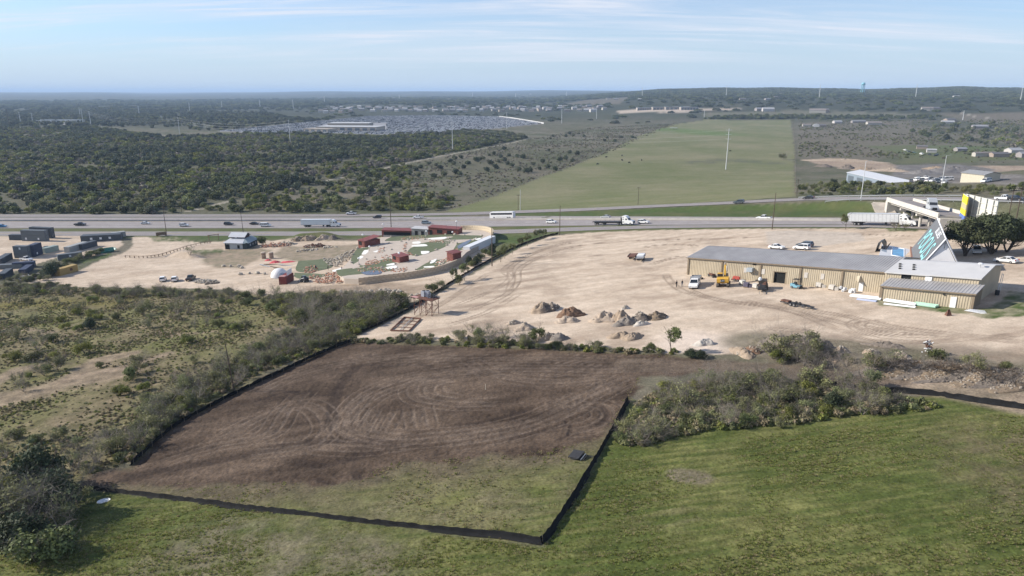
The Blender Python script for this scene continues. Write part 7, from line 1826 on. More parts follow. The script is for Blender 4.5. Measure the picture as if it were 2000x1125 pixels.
for kind, k, px, py, s, l, ct, sz in (('juniper', 2, 82, 962, 1.85, 'dark dense tree standing highest in the near left corner', 'tree', 1.0), ('juniper', 3, 45, 1075, 1.75, 'dark dense bush at the bottom left corner', 'tree', .7), ('bare', 3, 118, 1015, 1.6, 'grey twiggy tree in front of the dark corner tree', 'tree', 1), ('bare', 4, 60, 1025, 1.8, 'grey twiggy tree among the corner trees, further left', 'tree', 1), ('mesquite', 1, 15, 1045, 2.0, 'grey-green tree at the left edge of the corner group', 'tree', 1), ('green', 2, 8, 985, 1.7, 'tall yellow-green tree cut by the left edge', 'tree', 1.4), ('green', 3, 40, 945, 1.3, 'yellow-green shrub left of the dark corner tree', 'shrub', 1.2), ('mesquite', 3, 150, 985, 1.0, 'sparse shrub at the end of the near silt fence', 'shrub', 1), ('bare', 0, 95, 1045, 1.2, 'bare shrub over the corner shade', 'shrub', 1), ('mesquite', 4, 130, 1030, 1.1, 'mesquite shrub at the right side of the corner group', 'shrub', 1), ('bare', 2, -40, 1010, 1.5, 'leafless tree beyond the left edge', 'tree', 1), ('juniper', 0, -30, 1040, 1.9, 'dark tree beyond the bottom left edge', 'tree', 1), ('juniper', 1, 118, 1005, 1.6, 'dark dense tree casting shade on the near meadow', 'tree', 1.0), ('olive', 1, 92, 1085, 1.9, 'broad olive bush at the very bottom left', 'shrub', 1.0), ('bare', 1, 190, 905, 1.0, 'fan of bare stems above the bare ground', 'shrub', 1), ('bare', 3, 150, 915, .9, 'bare shrub left of the fan of stems', 'shrub', 1), ('olive', 2, 28, 858, .9, 'left of two neat green bushes in the near scrub', 'shrub', .8), ('olive', 3, 68, 866, .8, 'right of two neat green bushes in the near scrub', 'shrub', .8)):
    one(kind, k, px, py, s, l, cat=ct, sz=sz, group='trees and shrubs in the near left corner')
Z['thickR'] = W2([(1208, 868), (1236, 806), (1270, 775), (1340, 756), (1450, 744), (1600, 756), (1700, 774), (1800, 788), (1835, 798), (1740, 808), (1650, 813), (1540, 832), (1440, 836), (1330, 852), (1260, 870)])
sow(Z['thickR'], 100, 1.6, [('mesquite', 5, 4), ('bare', 5, 4), ('olive', 4, 1.9), ('green', 4, 1.5)], NL('in the right-hand thicket above the meadow'), 'shrubs in the right-hand thicket', .42, .9, seed=8, dens=lambda x, y: np.clip(.6 + 2.2 * fbm(x, y, 7, 2, 99), .05, 1))
for i, (kind, k, px, py, s, l) in enumerate((('bare', 1, 1335, 800, 1.9, 'tall pale dead tree leaning at the left of the right thicket'), ('mesquite', 2, 1445, 770, 1.9, 'tall mesquite at the top left of the right thicket'), ('green', 1, 1420, 790, 1.6, 'bright green bush within the right thicket'), ('mesquite', 3, 1590, 760, 1.9, 'tall mesquite in the middle of the right thicket'), ('green', 2, 1585, 775, 1.5, 'bright green bush in the middle of the right thicket'), ('mesquite', 0, 1690, 760, 1.7, 'tall mesquite near the right end of the thicket'), ('bare', 2, 1380, 760, 1.7, 'tall leafless tree behind the dead one'), ('bare', 4, 1500, 765, 1.8, 'tall leafless tree at the top of the right thicket'), ('bare', 3, 1640, 765, 1.7, 'leafless tree between two tall mesquites'), ('olive', 2, 1545, 790, 1.7, 'dark olive bush in the thicket shade'), ('olive', 0, 1720, 790, 1.4, 'dark olive bush near the right end'), ('juniper', 2, 1625, 800, 1.1, 'dark juniper in the right thicket shade'))):
    one(kind, k, px, py, s * .68, l, cat='tree' if kind in ('bare', 'mesquite', 'juniper') else 'shrub', group='tallest plants of the right thicket')
Z['ridge'] = W2([(1480, 700), (1560, 690), (1700, 706), (1760, 716), (1700, 728), (1560, 716)])
sow(Z['ridge'], 18, 2.2, [('mesquite', 5, 2), ('bare', 5, 2), ('green', 4, 1)], NL('on the spoil ridge above the right thicket'), 'shrubs on the spoil ridge', .6, 1.1, seed=9)
one('mesquite', 4, 1510, 700, 1.6, 'grey mesquite tree standing before the dark spoil heaps', cat='tree'); one('mesquite', 1, 1580, 700, 1.6, 'second grey mesquite tree before the dark spoil heaps', cat='tree')
one('olive', 3, 1828, 705, .9, 'green bush right beside the scrap heap'); one('mesquite', 2, 1900, 722, .9, 'thin green shrub right of the scrap heap'); one('olive', 1, 1960, 720, .6, 'low green bush near the right edge of the ridge')
Z['hedge'] = W2([(690, 664), (850, 660), (1000, 668), (1200, 680), (1330, 688), (1330, 696), (1200, 690), (1000, 680), (850, 674), (690, 672)])
sow(Z['hedge'], 55, .8, [('olive', 4, 2), ('mesquite', 5, 2), ('bare', 5, 1)], NL('in the low hedge behind the dark lot'), 'low hedge behind the dark lot', .16, .62, seed=10, dens=lambda x, y: (fbm(x, y, 9, 2, 88) > -.05) * 1.0)
Z['hedge2'] = W2([(880, 665), (930, 640), (990, 648), (1040, 668), (1030, 680), (900, 676)])
sow(Z['hedge2'], 16, 1.3, [('bare', 5, 2), ('mesquite', 5, 2), ('olive', 4, 1)], NL('in the taller clump behind the dark lot'), 'tall clump behind the dark lot', .6, .95, seed=11)
one('juniper', 1, 1350, 697, .8, 'dark low evergreen where the lot meets the pale yard', sz=.5, cat='tree'); one('juniper', 2, 1368, 699, .75, 'second dark low evergreen by the lot corner', sz=.5, cat='tree')
one('sapling', 1, 1048, 682, 1.05, 'small bare tree standing before the grey heap', cat='tree'); one('sapling', 2, 1310, 690, 1.15, 'slim sapling with pale green crown by the yard edge', cat='tree')
for i, (px, py, s, k) in enumerate(((897, 555, 1.1, 'olive'), (908, 548, 1.2, 'sapling'), (885, 552, 1.0, 'sapling'), (978, 512, 1.1, 'sapling'), (985, 505, 1.0, 'sapling'), (1000, 497, .95, 'sapling'), (1015, 486, 1.0, 'sapling'), (1030, 481, 1.1, 'sapling'), (1045, 470, .9, 'sapling'), (1055, 468, .95, 'sapling'), (1062, 466, .9, 'sapling'), (845, 570, 1.1, 'olive'), (860, 566, 1.0, 'mesquite'), (838, 580, 1.0, 'olive'))):
    one(k, i % 4, px, py, s, 'small tree beside the dirt track fence, %s' % ('before the track bend', 'tallest at the bend', 'left at the bend', 'first above the bend', 'second above the bend', 'third above the bend', 'fourth above the bend', 'fifth above the bend', 'near the frontage road', 'second nearest the road', 'nearest the road', 'by the trestle tower', 'behind the trestle tower', 'below the terrace wall')[i], cat='tree' if k == 'sapling' else 'shrub', group='small trees beside the dirt track')
Z['wallfoot'] = W2([(912, 515), (960, 488), (965, 500), (920, 528)])
sow(Z['wallfoot'], 10, 1.5, [('juniper', 3, 1), ('olive', 4, 1)], NL('in the shade below the white container'), 'shrubs below the white container', .7, 1.0, seed=12)
one('oak', 0, 1884, 500, 1.18, 'left of two big live oaks beside the A-frame', cat='tree', group='live oaks beside the A-frame'); one('oak', 1, 1936, 496, 1.3, 'right and wider of two big live oaks beside the A-frame', cat='tree', group='live oaks beside the A-frame'); one('oak', 2, 1966, 492, 1.05, 'third live oak merging with the wider crown', cat='tree', group='live oaks beside the A-frame')
one('juniper', 0, 98, 540, 1.9, 'broad dark live oak among the grey containers', name='live_oak', cat='tree', sz=.75); one('juniper', 3, 108, 532, 1.7, 'second dark crown merging with the oak by the containers', name='live_oak', cat='tree', sz=.75); one('olive', 2, 512, 480, 1.5, 'round green tree right of the house', cat='tree', sz=1.3)
one('bare', 2, 370, 498, 1.3, 'round leafless tree before the house lawn', cat='tree')
one('sapling', 3, 1651, 448, 1.2, 'small leafy tree on the roadside left of the parked truck', cat='tree'); one('bare', 0, 1750, 450, .9, 'left of two small bare trees on the grass island', cat='tree'); one('bare', 3, 1768, 450, .9, 'right of two small bare trees on the grass island', cat='tree')
Z['contbush'] = W2([(118, 518), (180, 498), (200, 490), (200, 497), (150, 512), (120, 528)])
sow(Z['contbush'], 16, 1.6, [('olive', 4, 2), ('mesquite', 5, 1)], NL('along the container yard fence'), 'shrubs along the container yard', .7, 1.1, seed=13)
Z['contbush2'] = W2([(-30, 545), (40, 540), (110, 545), (60, 552), (-30, 556)])
sow(Z['contbush2'], 14, 2.0, [('olive', 4, 2), ('mesquite', 5, 2)], NL('below the container yard'), 'shrubs below the container yard', .7, 1.0, seed=14)

for i in range(16):
    x = 1715 + i * 19; y = float(np.interp(x, [1740, 1845, 1925, 2000], [714, 721, 733, 748])) + RND.uniform(-4, 4); V_, F_ = branches(np.random.default_rng(i), (0, 0, .1), 9, 1.6, 2.4, .06, 2, .6)
    o = obj_of('root_tangle', mesh_np('root_tangle', V_, F_, [(M_WOOD, M_BARK, M_TWIG)[i % 3]])); o.location = at(x, y); tag(o, 'tangle of dug-out roots on the rubble ridge beside the dirt road', 'roots', 'root tangles on the rubble ridge')
def scatter(name, P, zs, scl, kinds, label, cat, rng):
    """one object whose points carry a plant each"""
    me = bpy.data.meshes.new(name); me.vertices.add(len(P)); me.vertices.foreach_set('co', np.column_stack([P, zs]).astype(np.float32).ravel())
    for an, ty, va in (('scl', 'FLOAT', scl.astype(np.float32)), ('rotz', 'FLOAT', rng.uniform(0, 6.28, len(P)).astype(np.float32))):
        a = me.attributes.new(an, ty, 'POINT'); a.data.foreach_set('value', va)
    o = obj_of(name, me); tag(o, label, cat, kind='stuff')
    col_ = bpy.data.collections.new(name + '_kinds')
    for kd, k in kinds:
        q = bpy.data.objects.new('%s_%d' % (kd, k), proto(kd, k)[1]); col_.objects.link(q)
    ng = bpy.data.node_groups.new(name + '_scatter', 'GeometryNodeTree')
    ng.interface.new_socket('Geometry', in_out='INPUT', socket_type='NodeSocketGeometry'); ng.interface.new_socket('Geometry', in_out='OUTPUT', socket_type='NodeSocketGeometry')
    ni, no = ng.nodes.new('NodeGroupInput'), ng.nodes.new('NodeGroupOutput')
    ci = ng.nodes.new('GeometryNodeCollectionInfo'); ci.inputs['Collection'].default_value = col_; ci.inputs['Separate Children'].default_value = True; ci.inputs['Reset Children'].default_value = True
    ip = ng.nodes.new('GeometryNodeInstanceOnPoints'); ip.inputs['Pick Instance'].default_value = True
    ri = ng.nodes.new('FunctionNodeRandomValue'); ri.data_type = 'INT'; ri.inputs[4].default_value = 0; ri.inputs[5].default_value = len(kinds) - 1
    na = ng.nodes.new('GeometryNodeInputNamedAttribute'); na.data_type = 'FLOAT'; na.inputs['Name'].default_value = 'scl'
    nb_ = ng.nodes.new('GeometryNodeInputNamedAttribute'); nb_.data_type = 'FLOAT'; nb_.inputs['Name'].default_value = 'rotz'
    cx_ = ng.nodes.new('ShaderNodeCombineXYZ')
    L = ng.links.new
    L(ni.outputs[0], ip.inputs['Points']); L(ci.outputs[0], ip.inputs['Instance']); L(ri.outputs[2], ip.inputs['Instance Index']); L(nb_.outputs[0], cx_.inputs[2]); L(cx_.outputs[0], ip.inputs['Rotation']); L(na.outputs[0], ip.inputs['Scale']); L(ip.outputs[0], no.inputs[0])
    md = o.modifiers.new('scatter', 'NODES'); md.node_group = ng
    return o
def rnd_in(poly, n, rng, dens=None):
    return sample_in(poly, n, 0.0, rng, dens)
rg = np.random.default_rng(77)
def dm(x, y): return np.clip((75 / np.maximum(y, 40)) ** 2, .05, 1) * np.clip(.5 + 1.9 * fbm(x * .25 + y * .05, y * 1.5 - x * .12, 1.6, 2, 61), .08, 1)
Z['meadow_near'] = W2([(160, 960), (450, 990), (900, 1050), (1060, 1068), (1152, 934), (1232, 800), (1300, 870), (1500, 850), (1700, 815), (1850, 800), (2080, 822), (2120, 1140), (-60, 1140), (60, 1010)])
P = rnd_in(Z['meadow_near'], 34000, rg, dm); scatter('meadow_grass', P, hgt(P[:, 0], P[:, 1]) - .02, rg.uniform(.25, .68, len(P)), [('tuft', 0), ('tuft', 2), ('tuft', 4), ('tuft', 1)], 'rough green grass of the near meadow', 'grass', rg)
dl = sdpoly(*rnd_in(Z['lot'], 10, rg).T, Z['dirt'])
P = rnd_in(Z['lot'], 26000, rg); keep = sdpoly(P[:, 0], P[:, 1], Z['dirt']) > 1.5 * fbm(P[:, 0], P[:, 1], 5, 3, 5) - .4; P = P[keep]
P = P[rg.random(len(P)) < np.clip(.45 + 1.3 * fbm(P[:, 0], P[:, 1], 7, 3, 81), .08, 1)]
scatter('lot_grass', P, hgt(P[:, 0], P[:, 1]) - .02, rg.uniform(.3, .75, len(P)), [('tuft', 0), ('tuft', 1), ('tuft', 3)], 'sparse grass on the near half of the lot', 'grass', rg)
def bare_at(x, y):
    k = np.zeros(len(x), bool)
    for pl, w in (([(-60, 790), (60, 768), (150, 742), (230, 728)], 5.5), ([(130, 745), (200, 700), (260, 690)], 2.5), ([(-40, 760), (40, 720), (90, 715)], 2.5), ([(200, 725), (260, 715), (330, 690)], 1.6)):
        k |= dist_polyline(x, y, W2(pl), 16)[0] + 2 * fbm(x, y, 14, 3, 9) < w * (.7 + .5 * rg.random(len(x)))
    return k
def dw(x, y): return np.clip(.5 + 1.1 * fbm(x, y, 16, 3, 53), .12, 1)
P = rnd_in(Z['scrub'], 18000, rg, dw); P = P[~bare_at(P[:, 0], P[:, 1])]; scatter('scrub_weeds', P, hgt(P[:, 0], P[:, 1]) - .05, rg.uniform(.2, .62, len(P)), [('weed', k) for k in (0, 1, 2, 3, 5, 7, 9, 13)], 'low weeds and dry grass covering the scrubland', 'weeds', rg)
P = np.vstack([rnd_in(Z['thickL'], 900, rg), rnd_in(Z['thickR'], 1400, rg), rnd_in(Z['hedge'], 140, rg), rnd_in(Z['thickL2'], 700, rg)]); scatter('thicket_undergrowth', P, hgt(P[:, 0], P[:, 1]) - .05, rg.uniform(.6, 1.5, len(P)), [('weed', k) for k in range(8)], 'undergrowth beneath the thickets', 'weeds', rg)
fo = Z['wood']
rg2 = np.random.default_rng(5)
def wood_dens(x, y): return np.clip(.62 + 1.1 * fbm(x, y, 120, 3, 301), .12, 1)
Z['band1'] = W2([(-120, 412), (300, 412), (360, 408), (452, 394), (640, 352), (800, 320), (800, 352), (860, 372), (900, 390), (870, 411), (500, 414), (-120, 414)])
FN = NL('in the brush belt beyond the highway')
FN['fartree'] = ('juniper_tree', 'dark round juniper in the brush belt beyond the highway', 'tree')
sow(Z['band1'], 210, 4.2, [('brush', 8, 4.2), ('fartree', 8, 1.1)], FN, 'brush belt beyond the highway', .75, 1.5, single=True, seed=21)
sow(Z['band1'], 70, 5.0, [('mesquite', 5, 2), ('green', 4, 2), ('olive', 4, 1.5)], NL('among the brush belt beyond the highway'), 'leafier shrubs of the brush belt', 1.2, 2.0, single=True, seed=22)
Z['roadbelt'] = W2([(480, 400), (560, 392), (700, 392), (800, 393), (880, 398), (860, 411), (700, 413), (520, 414)])
sow(Z['roadbelt'], 60, 3.4, [('green', 4, 2), ('olive', 4, 2.4), ('mesquite', 5, 1)], NL('in the hedge right above the highway'), 'hedge of bushes along the far side of the highway', 1.3, 2.1, single=True, seed=23)
JU = [(812, 334), (822, 330), (852, 325), (860, 331), (838, 322), (880, 318), (886, 322), (888, 312), (900, 310), (914, 322), (905, 330), (930, 316), (938, 314), (945, 312), (958, 322), (968, 330), (950, 335), (974, 318), (985, 316), (992, 322), (1000, 326), (1014, 334), (1028, 338), (1035, 336), (1042, 323), (1054, 332), (1070, 329), (1084, 333), (1060, 318), (1093, 315), (1105, 312), (1118, 316), (955, 305), (965, 303), (984, 293), (978, 308), (994, 306), (1010, 308), (1022, 310), (890, 340), (868, 344), (847, 347), (898, 343), (817, 346), (1075, 272), (1080, 268), (1105, 268), (1112, 263), (1120, 266), (1130, 263), (1140, 268), (1186, 271), (1180, 276), (1213, 270), (1200, 278), (1235, 270), (1241, 271), (1072, 296), (1128, 303), (1113, 300)]
for i, (x, y) in enumerate(JU):
    p = at(x, y); plant('fartree', (0, 1, 4, 5)[i % 4], p[0], p[1], rg2.uniform(.9, 1.5), rg2.uniform(0, 6), 'juniper_tree', 'dark round juniper standing alone on the dry grass slope', 'tree', 'junipers scattered over the dry slope', True)
P = sample_in(fo, 19000, 0, rg2, wood_dens)
P = P[sdpoly(P[:, 0], P[:, 1], Z['band1']) > 0]
for pl, w in TRACKS['path']:
    d, _ = dist_polyline(P[:, 0], P[:, 1], pl, 20); P = P[d > w + 2.5]
P = P[np.argsort(np.hypot(P[:, 0], P[:, 1]))]
zz = hgt(P[:, 0], P[:, 1])
kd = fbm(P[:, 0], P[:, 1], 150, 3, 311) + .16 * rg2.normal(size=len(P))
for i in range(300):
    dk = kd[i] > .1
    plant('fartree' if dk else 'brush', int(rg2.integers(8)), P[i, 0], P[i, 1], rg2.uniform(.8, 1.4), rg2.uniform(0, 6), 'juniper_tree' if dk else 'brush_shrub', ('dark round tree' if dk else 'grey-green bush') + ' at the near edge of the wood, ' + ('far left', 'left', 'left of middle', 'middle', 'right')[int(min(4, max(0, 5 * (P[i, 0] / P[i, 1] + .8) / .75)))], 'tree' if dk else 'shrub', 'trees at the near edge of the wood', True, z=zz[i])
Pj = P[300:][kd[300:] > .1]; Pb = P[300:][kd[300:] <= .1]
scatter('juniper_wood', Pj, hgt(Pj[:, 0], Pj[:, 1]) - .2, (.7 + 1.3 * rg2.random(len(Pj)) ** 2), [('fartree', k) for k in (0, 1, 4, 5, 2)], 'dark juniper wood stretching left beyond the highway', 'wood', rg2)
scatter('brush_wood', Pb, hgt(Pb[:, 0], Pb[:, 1]) - .2, (.6 + 1.4 * rg2.random(len(Pb)) ** 2), [('brush', k) for k in range(8)], 'grey-green brush growing through the wood', 'brush', rg2)
Z['slope'] = W2([(640, 356), (860, 308), (1035, 272), (1150, 250), (1330, 240), (1300, 250), (1200, 294), (1120, 324), (1040, 352), (950, 386), (880, 408), (800, 395)])
P = sample_in(Z['slope'], 4200, 0, rg2, lambda x, y: np.clip(.5 + 1.3 * fbm(x, y, 60, 3, 331), .1, 1)); scatter('slope_brush', P, hgt(P[:, 0], P[:, 1]) - .2, rg2.uniform(.2, .6, len(P)), [('brush', 2), ('brush', 6), ('brush', 4)], 'low grey brush over the dry slope beside the pasture', 'brush', rg2)
Z['rightplain'] = W2([(1560, 236), (2150, 230), (2150, 318), (1900, 318), (1700, 308), (1560, 308)])
P = sample_in(Z['rightplain'], 3600, 0, rg2, lambda x, y: np.clip(.4 + 1.6 * fbm(x, y, 110, 3, 341), .03, 1)); scatter('plain_brush', P, hgt(P[:, 0], P[:, 1]) - .2, rg2.uniform(.3, .95, len(P)), [('brush', 0), ('brush', 2), ('brush', 1)], 'low brush over the dry plain right of the pasture', 'brush', rg2)
Z['rtrees'] = W2([(1840, 245), (1930, 240), (2150, 245), (2150, 312), (1990, 300), (1930, 285), (1800, 268), (1780, 258)])
sow(Z['rtrees'], 150, 9, [('fartree', 8, 2), ('brush', 8, 2), ('olive', 4, 1)], {**NL('among the houses right of the pasture'), 'fartree': ('shade_tree', 'dark round tree among the houses right of the pasture', 'tree')}, 'trees among the houses right of the pasture', 1.3, 2.8, single=True, seed=31)
Z['rthicket'] = W2([(1560, 384), (1560, 364), (1640, 362), (1780, 362), (1900, 366), (2100, 372), (2100, 390), (1880, 383), (1640, 383)])
sow(Z['rthicket'], 120, 3.0, [('mesquite', 5, 2), ('olive', 4, 2), ('green', 4, .8), ('fartree', 4, .8)], {**NL('in the thicket behind the ramp'), 'fartree': ('juniper_tree', 'dark juniper in the thicket behind the ramp', 'tree')}, 'thicket behind the ramp', .7, 1.25, single=True, seed=32)
p = at(1528, 312); plant('mesquite', 3, p[0], p[1], 2.6, 0, 'lone_tree', 'lone spreading tree near the right edge of the pasture', 'tree', None)
Z['rowtop'] = W2([(1370, 233), (1560, 233), (1800, 232), (1840, 228), (1560, 226), (1400, 228)])
P = sample_in(Z['rowtop'], 420, 0, rg2); scatter('field_hedge', P, hgt(P[:, 0], P[:, 1]) - .2, rg2.uniform(1.0, 2.2, len(P)), [('fartree', 0), ('brush', 1), ('fartree', 2)], 'hedge of trees along the top of the pasture', 'hedge', rg2)
Pf = []
rr_ = np.random.default_rng(91)
N = 26000
rad = np.sqrt(rr_.random(N) * (6500 ** 2 - 1550 ** 2) + 1550 ** 2) * .55 + .45 * (1550 + rr_.random(N) * 4950); aa = rr_.uniform(-.86, .90, N)
x = aa * rad / np.sqrt(1 + aa * aa); y = rad / np.sqrt(1 + aa * aa)
den = np.clip(.66 + 1.3 * fbm(x, y, 520, 3, 351) + .45 * sstep(.05, .3, aa) * sstep(1700, 2300, rad), 0, 1)
den = den * np.where((aa < .03) & (rad < 3800), np.clip(.75 + 1.6 * fbm(x, y, 300, 2, 357), .1, 1), 1)
k = rr_.random(N) < den
for nm in ('autolot', 'pasture', 'drybrown', 'brown2', 'fieldstrip', 'redfield', 'sitefar', 'rightplain'):
    k &= sdpoly(x, y, Z[nm]) > 8
Z['suburb'] = W2([(610, 226), (720, 214), (900, 209), (1190, 206), (1190, 224), (1060, 226), (900, 224), (700, 224)])
k &= (sdpoly(x, y, Z['suburb']) > 5) | (rr_.random(N) < .25)
x, y, rad = x[k], y[k], rad[k]
scatter('far_woods', np.column_stack([x, y]), hgt(x, y) - .4, np.where(rad > 3000, rr_.uniform(.8, 1.5, len(x)), rr_.uniform(.5, 1.1, len(x))), [('clump', 0), ('clump', 1), ('clump', 2), ('clump', 3)], 'woods covering the far hills', 'woods', rr_)
P = sample_in(Z['wood2'], 2600, 0, rg2, lambda x, y: np.clip(.7 + 1.2 * fbm(x, y, 200, 3, 361), .1, 1)); P = P[sdpoly(P[:, 0], P[:, 1], Z['autolot']) > 8]
scatter('distant_wood', P, hgt(P[:, 0], P[:, 1]) - .2, rg2.uniform(1.4, 2.8, len(P)), [('fartree', 0), ('fartree', 1), ('fartree', 4), ('brush', 0)], 'dark wood left of the car storage lot', 'wood', rg2)

CARMATS = [mat('stored_car_%s' % n, c, .35, .05, 1, spec=.5) for n, c in (('white', (.78, .79, .8)), ('silver', (.52, .54, .56)), ('black', (.03, .032, .036)), ('grey', (.12, .13, .14)), ('blue', (.05, .08, .18)), ('red', (.22, .03, .03)))]
def simple_car(mt):
    m = MB(); m.side([(-2.3, .35), (-2.3, .95), (2.1, .9), (2.3, .5), (2.3, .35)], .9, mt); m.side([(-1.9, .95), (-1.5, 1.5), (.3, 1.5), (1.1, .92)], .75, M_GLASS); m.side([(-1.5, 1.5), (-1.45, 1.56), (.25, 1.56), (.3, 1.5)], .72, mt)
    me_o = m.build('stored_car'); me = me_o.data; bpy.data.objects.remove(me_o); return me
SC_ = [simple_car(c) for c in CARMATS]
wts = np.array([.42, .16, .2, .12, .06, .04])
lot = Z['autolot']; lo, hi = lot.min(0), lot.max(0)
rows_ = []
yy = lo[1]
while yy < hi[1]:
    xx = np.arange(lo[0], hi[0], 3.1); rows_.append(np.column_stack([xx, np.full(len(xx), yy)])); yy += 6.0 if len(rows_) % 2 else 9.5
P = np.vstack(rows_); P = P[sdpoly(P[:, 0], P[:, 1], lot) < -3]
HB = np.array([at(600, 256)[:2], at(755, 257)[:2], at(755, 240)[:2], at(640, 240)[:2]]); P = P[sdpoly(P[:, 0], P[:, 1], HB) > 0]
P = P[rg2.random(len(P)) < .93]
if len(P) > 13000: P = P[rg2.random(len(P)) < 13000 / len(P)]
P = P[np.argsort(np.hypot(P[:, 0], P[:, 1]))]
ci_ = rg2.choice(6, len(P), p=wts); nz_ = fbm(P[:, 0] / 7, P[:, 1] / 55, 1.0, 3, 401, .7); ci_ = np.where(nz_ > .02, 0, np.where(nz_ < -.16, 2, ci_)); zz = hgt(P[:, 0], P[:, 1])
CN = ('white', 'silver', 'black', 'grey', 'dark blue', 'red')
for i in range(300):
    o = obj_of('stored_car', SC_[ci_[i]]); o.location = (P[i, 0], P[i, 1], zz[i] + .05); o.rotation_euler = (0, 0, math.pi / 2 + rg2.uniform(-.05, .05) + (math.pi if i % 2 else 0)); tag(o, '%s car in the near rows of the huge storage lot, %s' % (CN[ci_[i]], ('far left', 'left', 'middle', 'right', 'far right')[int(min(4, max(0, 5 * (P[i, 0] / P[i, 1] + .36) / .30)))]), 'car', 'cars in the storage lot')
def scatter_obj(name, P, zs, idx, meshes, label, cat):
    me = bpy.data.meshes.new(name); me.vertices.add(len(P)); me.vertices.foreach_set('co', np.column_stack([P, zs]).astype(np.float32).ravel())
    a = me.attributes.new('kind', 'INT', 'POINT'); a.data.foreach_set('value', idx.astype(np.int32))
    o = obj_of(name, me); tag(o, label, cat, kind='stuff'); c = bpy.data.collections.new(name + '_kinds')
    for i, mm in enumerate(meshes): q = bpy.data.objects.new('k%d' % i, mm); c.objects.link(q)
    ng = bpy.data.node_groups.new(name + '_scatter', 'GeometryNodeTree')
    ng.interface.new_socket('Geometry', in_out='INPUT', socket_type='NodeSocketGeometry'); ng.interface.new_socket('Geometry', in_out='OUTPUT', socket_type='NodeSocketGeometry')
    ni, no = ng.nodes.new('NodeGroupInput'), ng.nodes.new('NodeGroupOutput'); ci = ng.nodes.new('GeometryNodeCollectionInfo'); ci.inputs['Collection'].default_value = c; ci.inputs['Separate Children'].default_value = True; ci.inputs['Reset Children'].default_value = True
    ip = ng.nodes.new('GeometryNodeInstanceOnPoints'); ip.inputs['Pick Instance'].default_value = True; ip.inputs['Rotation'].default_value = (0, 0, math.pi / 2)
    na = ng.nodes.new('GeometryNodeInputNamedAttribute'); na.data_type = 'INT'; na.inputs['Name'].default_value = 'kind'
    L = ng.links.new; L(ni.outputs[0], ip.inputs['Points']); L(ci.outputs[0], ip.inputs['Instance']); L(na.outputs[0], ip.inputs['Instance Index']); L(ip.outputs[0], no.inputs[0])
    o.modifiers.new('scatter', 'NODES').node_group = ng
scatter_obj('stored_cars_mass', P[300:], zz[300:] + .05, ci_[300:], SC_, 'thousands of stored cars filling the huge lot', 'cars')
def simple_building(poly_px, h, wallm, roofm, name, label, cat='building', group=None, pitch=0.0, wins=0, size=None, rz=None):
    if size is None:
        a, b = at(*poly_px[0]), at(*poly_px[1]); L = float(np.hypot(*(b - a)[:2])); W = poly_px[2]; rz = math.atan2(b[1] - a[1], b[0] - a[0])
    else:
        a = at(*poly_px); L, W = size
    o = empty(name, (a[0], a[1], gz(a[0], a[1])), rz); tag(o, label, cat, group)
    m = MB(); m.box((L / 2, W / 2, h / 2 - .6), (L, W, h + 1.2), wallm); m.build('wall', o)
    m = MB(); e = .4
    if pitch:
        for s in (0, 1):
            y0 = -e if s == 0 else W + e
            vs = [(-e, y0, h + .02), (L + e, y0, h + .02), (L + e, W / 2, h + pitch), (-e, W / 2, h + pitch)]; vs = vs if s == 0 else vs[::-1]
            m.add(vs + [(x_, y_, z_ + .15) for x_, y_, z_ in vs], [(3, 2, 1, 0), (4, 5, 6, 7), (0, 1, 5, 4), (1, 2, 6, 5), (2, 3, 7, 6), (3, 0, 4, 7)], roofm)
        m.add([(0, 0, h), (0, W, h), (0, W / 2, h + pitch)], [(0, 1, 2)], wallm); m.add([(L, 0, h), (L, W, h), (L, W / 2, h + pitch)], [(2, 1, 0)], wallm)
    else: m.box((L / 2, W / 2, h + .1), (L + .6, W + .6, .3), roofm)
    m.build('roof', o)
    for i in range(wins):
        m = MB(); w = L / wins; m.box((w * (i + .5), -.04, h * .42), (w * .62, .12, h * .72), M_DARKWIN); m.build('bay_door' if cat == 'warehouse' else 'window', o)
    return o
M_DARKWIN = mat('shaded_bay', (.10, .12, .14), .4, .1, 1)
M_BEI = mat('beige_block', (.36, .31, .25), .8, .1, .3); M_ROW = mat('white_roof', (.46, .46, .45), .6, .12, .2); M_BLU = mat('blue_grey_siding', (.20, .24, .28), .6, .06, .5)
simple_building([(618, 255), (735, 256), 50], 7, M_BEI, M_ROW, 'auction_hall', 'long pale hall standing in the car storage lot', wins=8)
simple_building([(640, 250), (720, 250), 50], 9, M_BEI, M_ROW, 'auction_hall', 'taller rear part of the hall in the car lot')
simple_building([(594, 258), (640, 259), 30], 6, M_BEI, M_BEI, 'auction_office', 'low tan office left of the hall in the car lot', wins=4)
A_ = [(975, 228.8), (1000, 231.5), (1030, 236.5), (1062, 242)]; P_ = WP(A_); o = empty('boundary_wall', P_[0]); tag(o, 'long white wall at the right rim of the car storage lot', 'wall'); m = MB()
for a, b in zip(P_[:-1], P_[1:]):
    m.quad(tuple(a - P_[0] + [0, 0, -1]), tuple(b - P_[0] + [0, 0, -1]), tuple(b - P_[0] + [0, 0, 3]), tuple(a - P_[0] + [0, 0, 3]), M_ROW)
    m.quad(tuple(a - P_[0] + [0, 2, 3]), tuple(b - P_[0] + [0, 2, 3]), tuple(b - P_[0] + [0, 2, -1]), tuple(a - P_[0] + [0, 2, -1]), M_ROW); m.quad(tuple(a - P_[0] + [0, 0, 3]), tuple(b - P_[0] + [0, 0, 3]), tuple(b - P_[0] + [0, 2, 3]), tuple(a - P_[0] + [0, 2, 3]), M_ROW)
m.build('panel', o)
simple_building([(1652, 357), (1771, 357.5), 16], 6.2, M_BLU, MHR, 'metal_shed', 'long blue-grey metal shed with pale roof and bay doors', 'warehouse', pitch=1.6, wins=6)
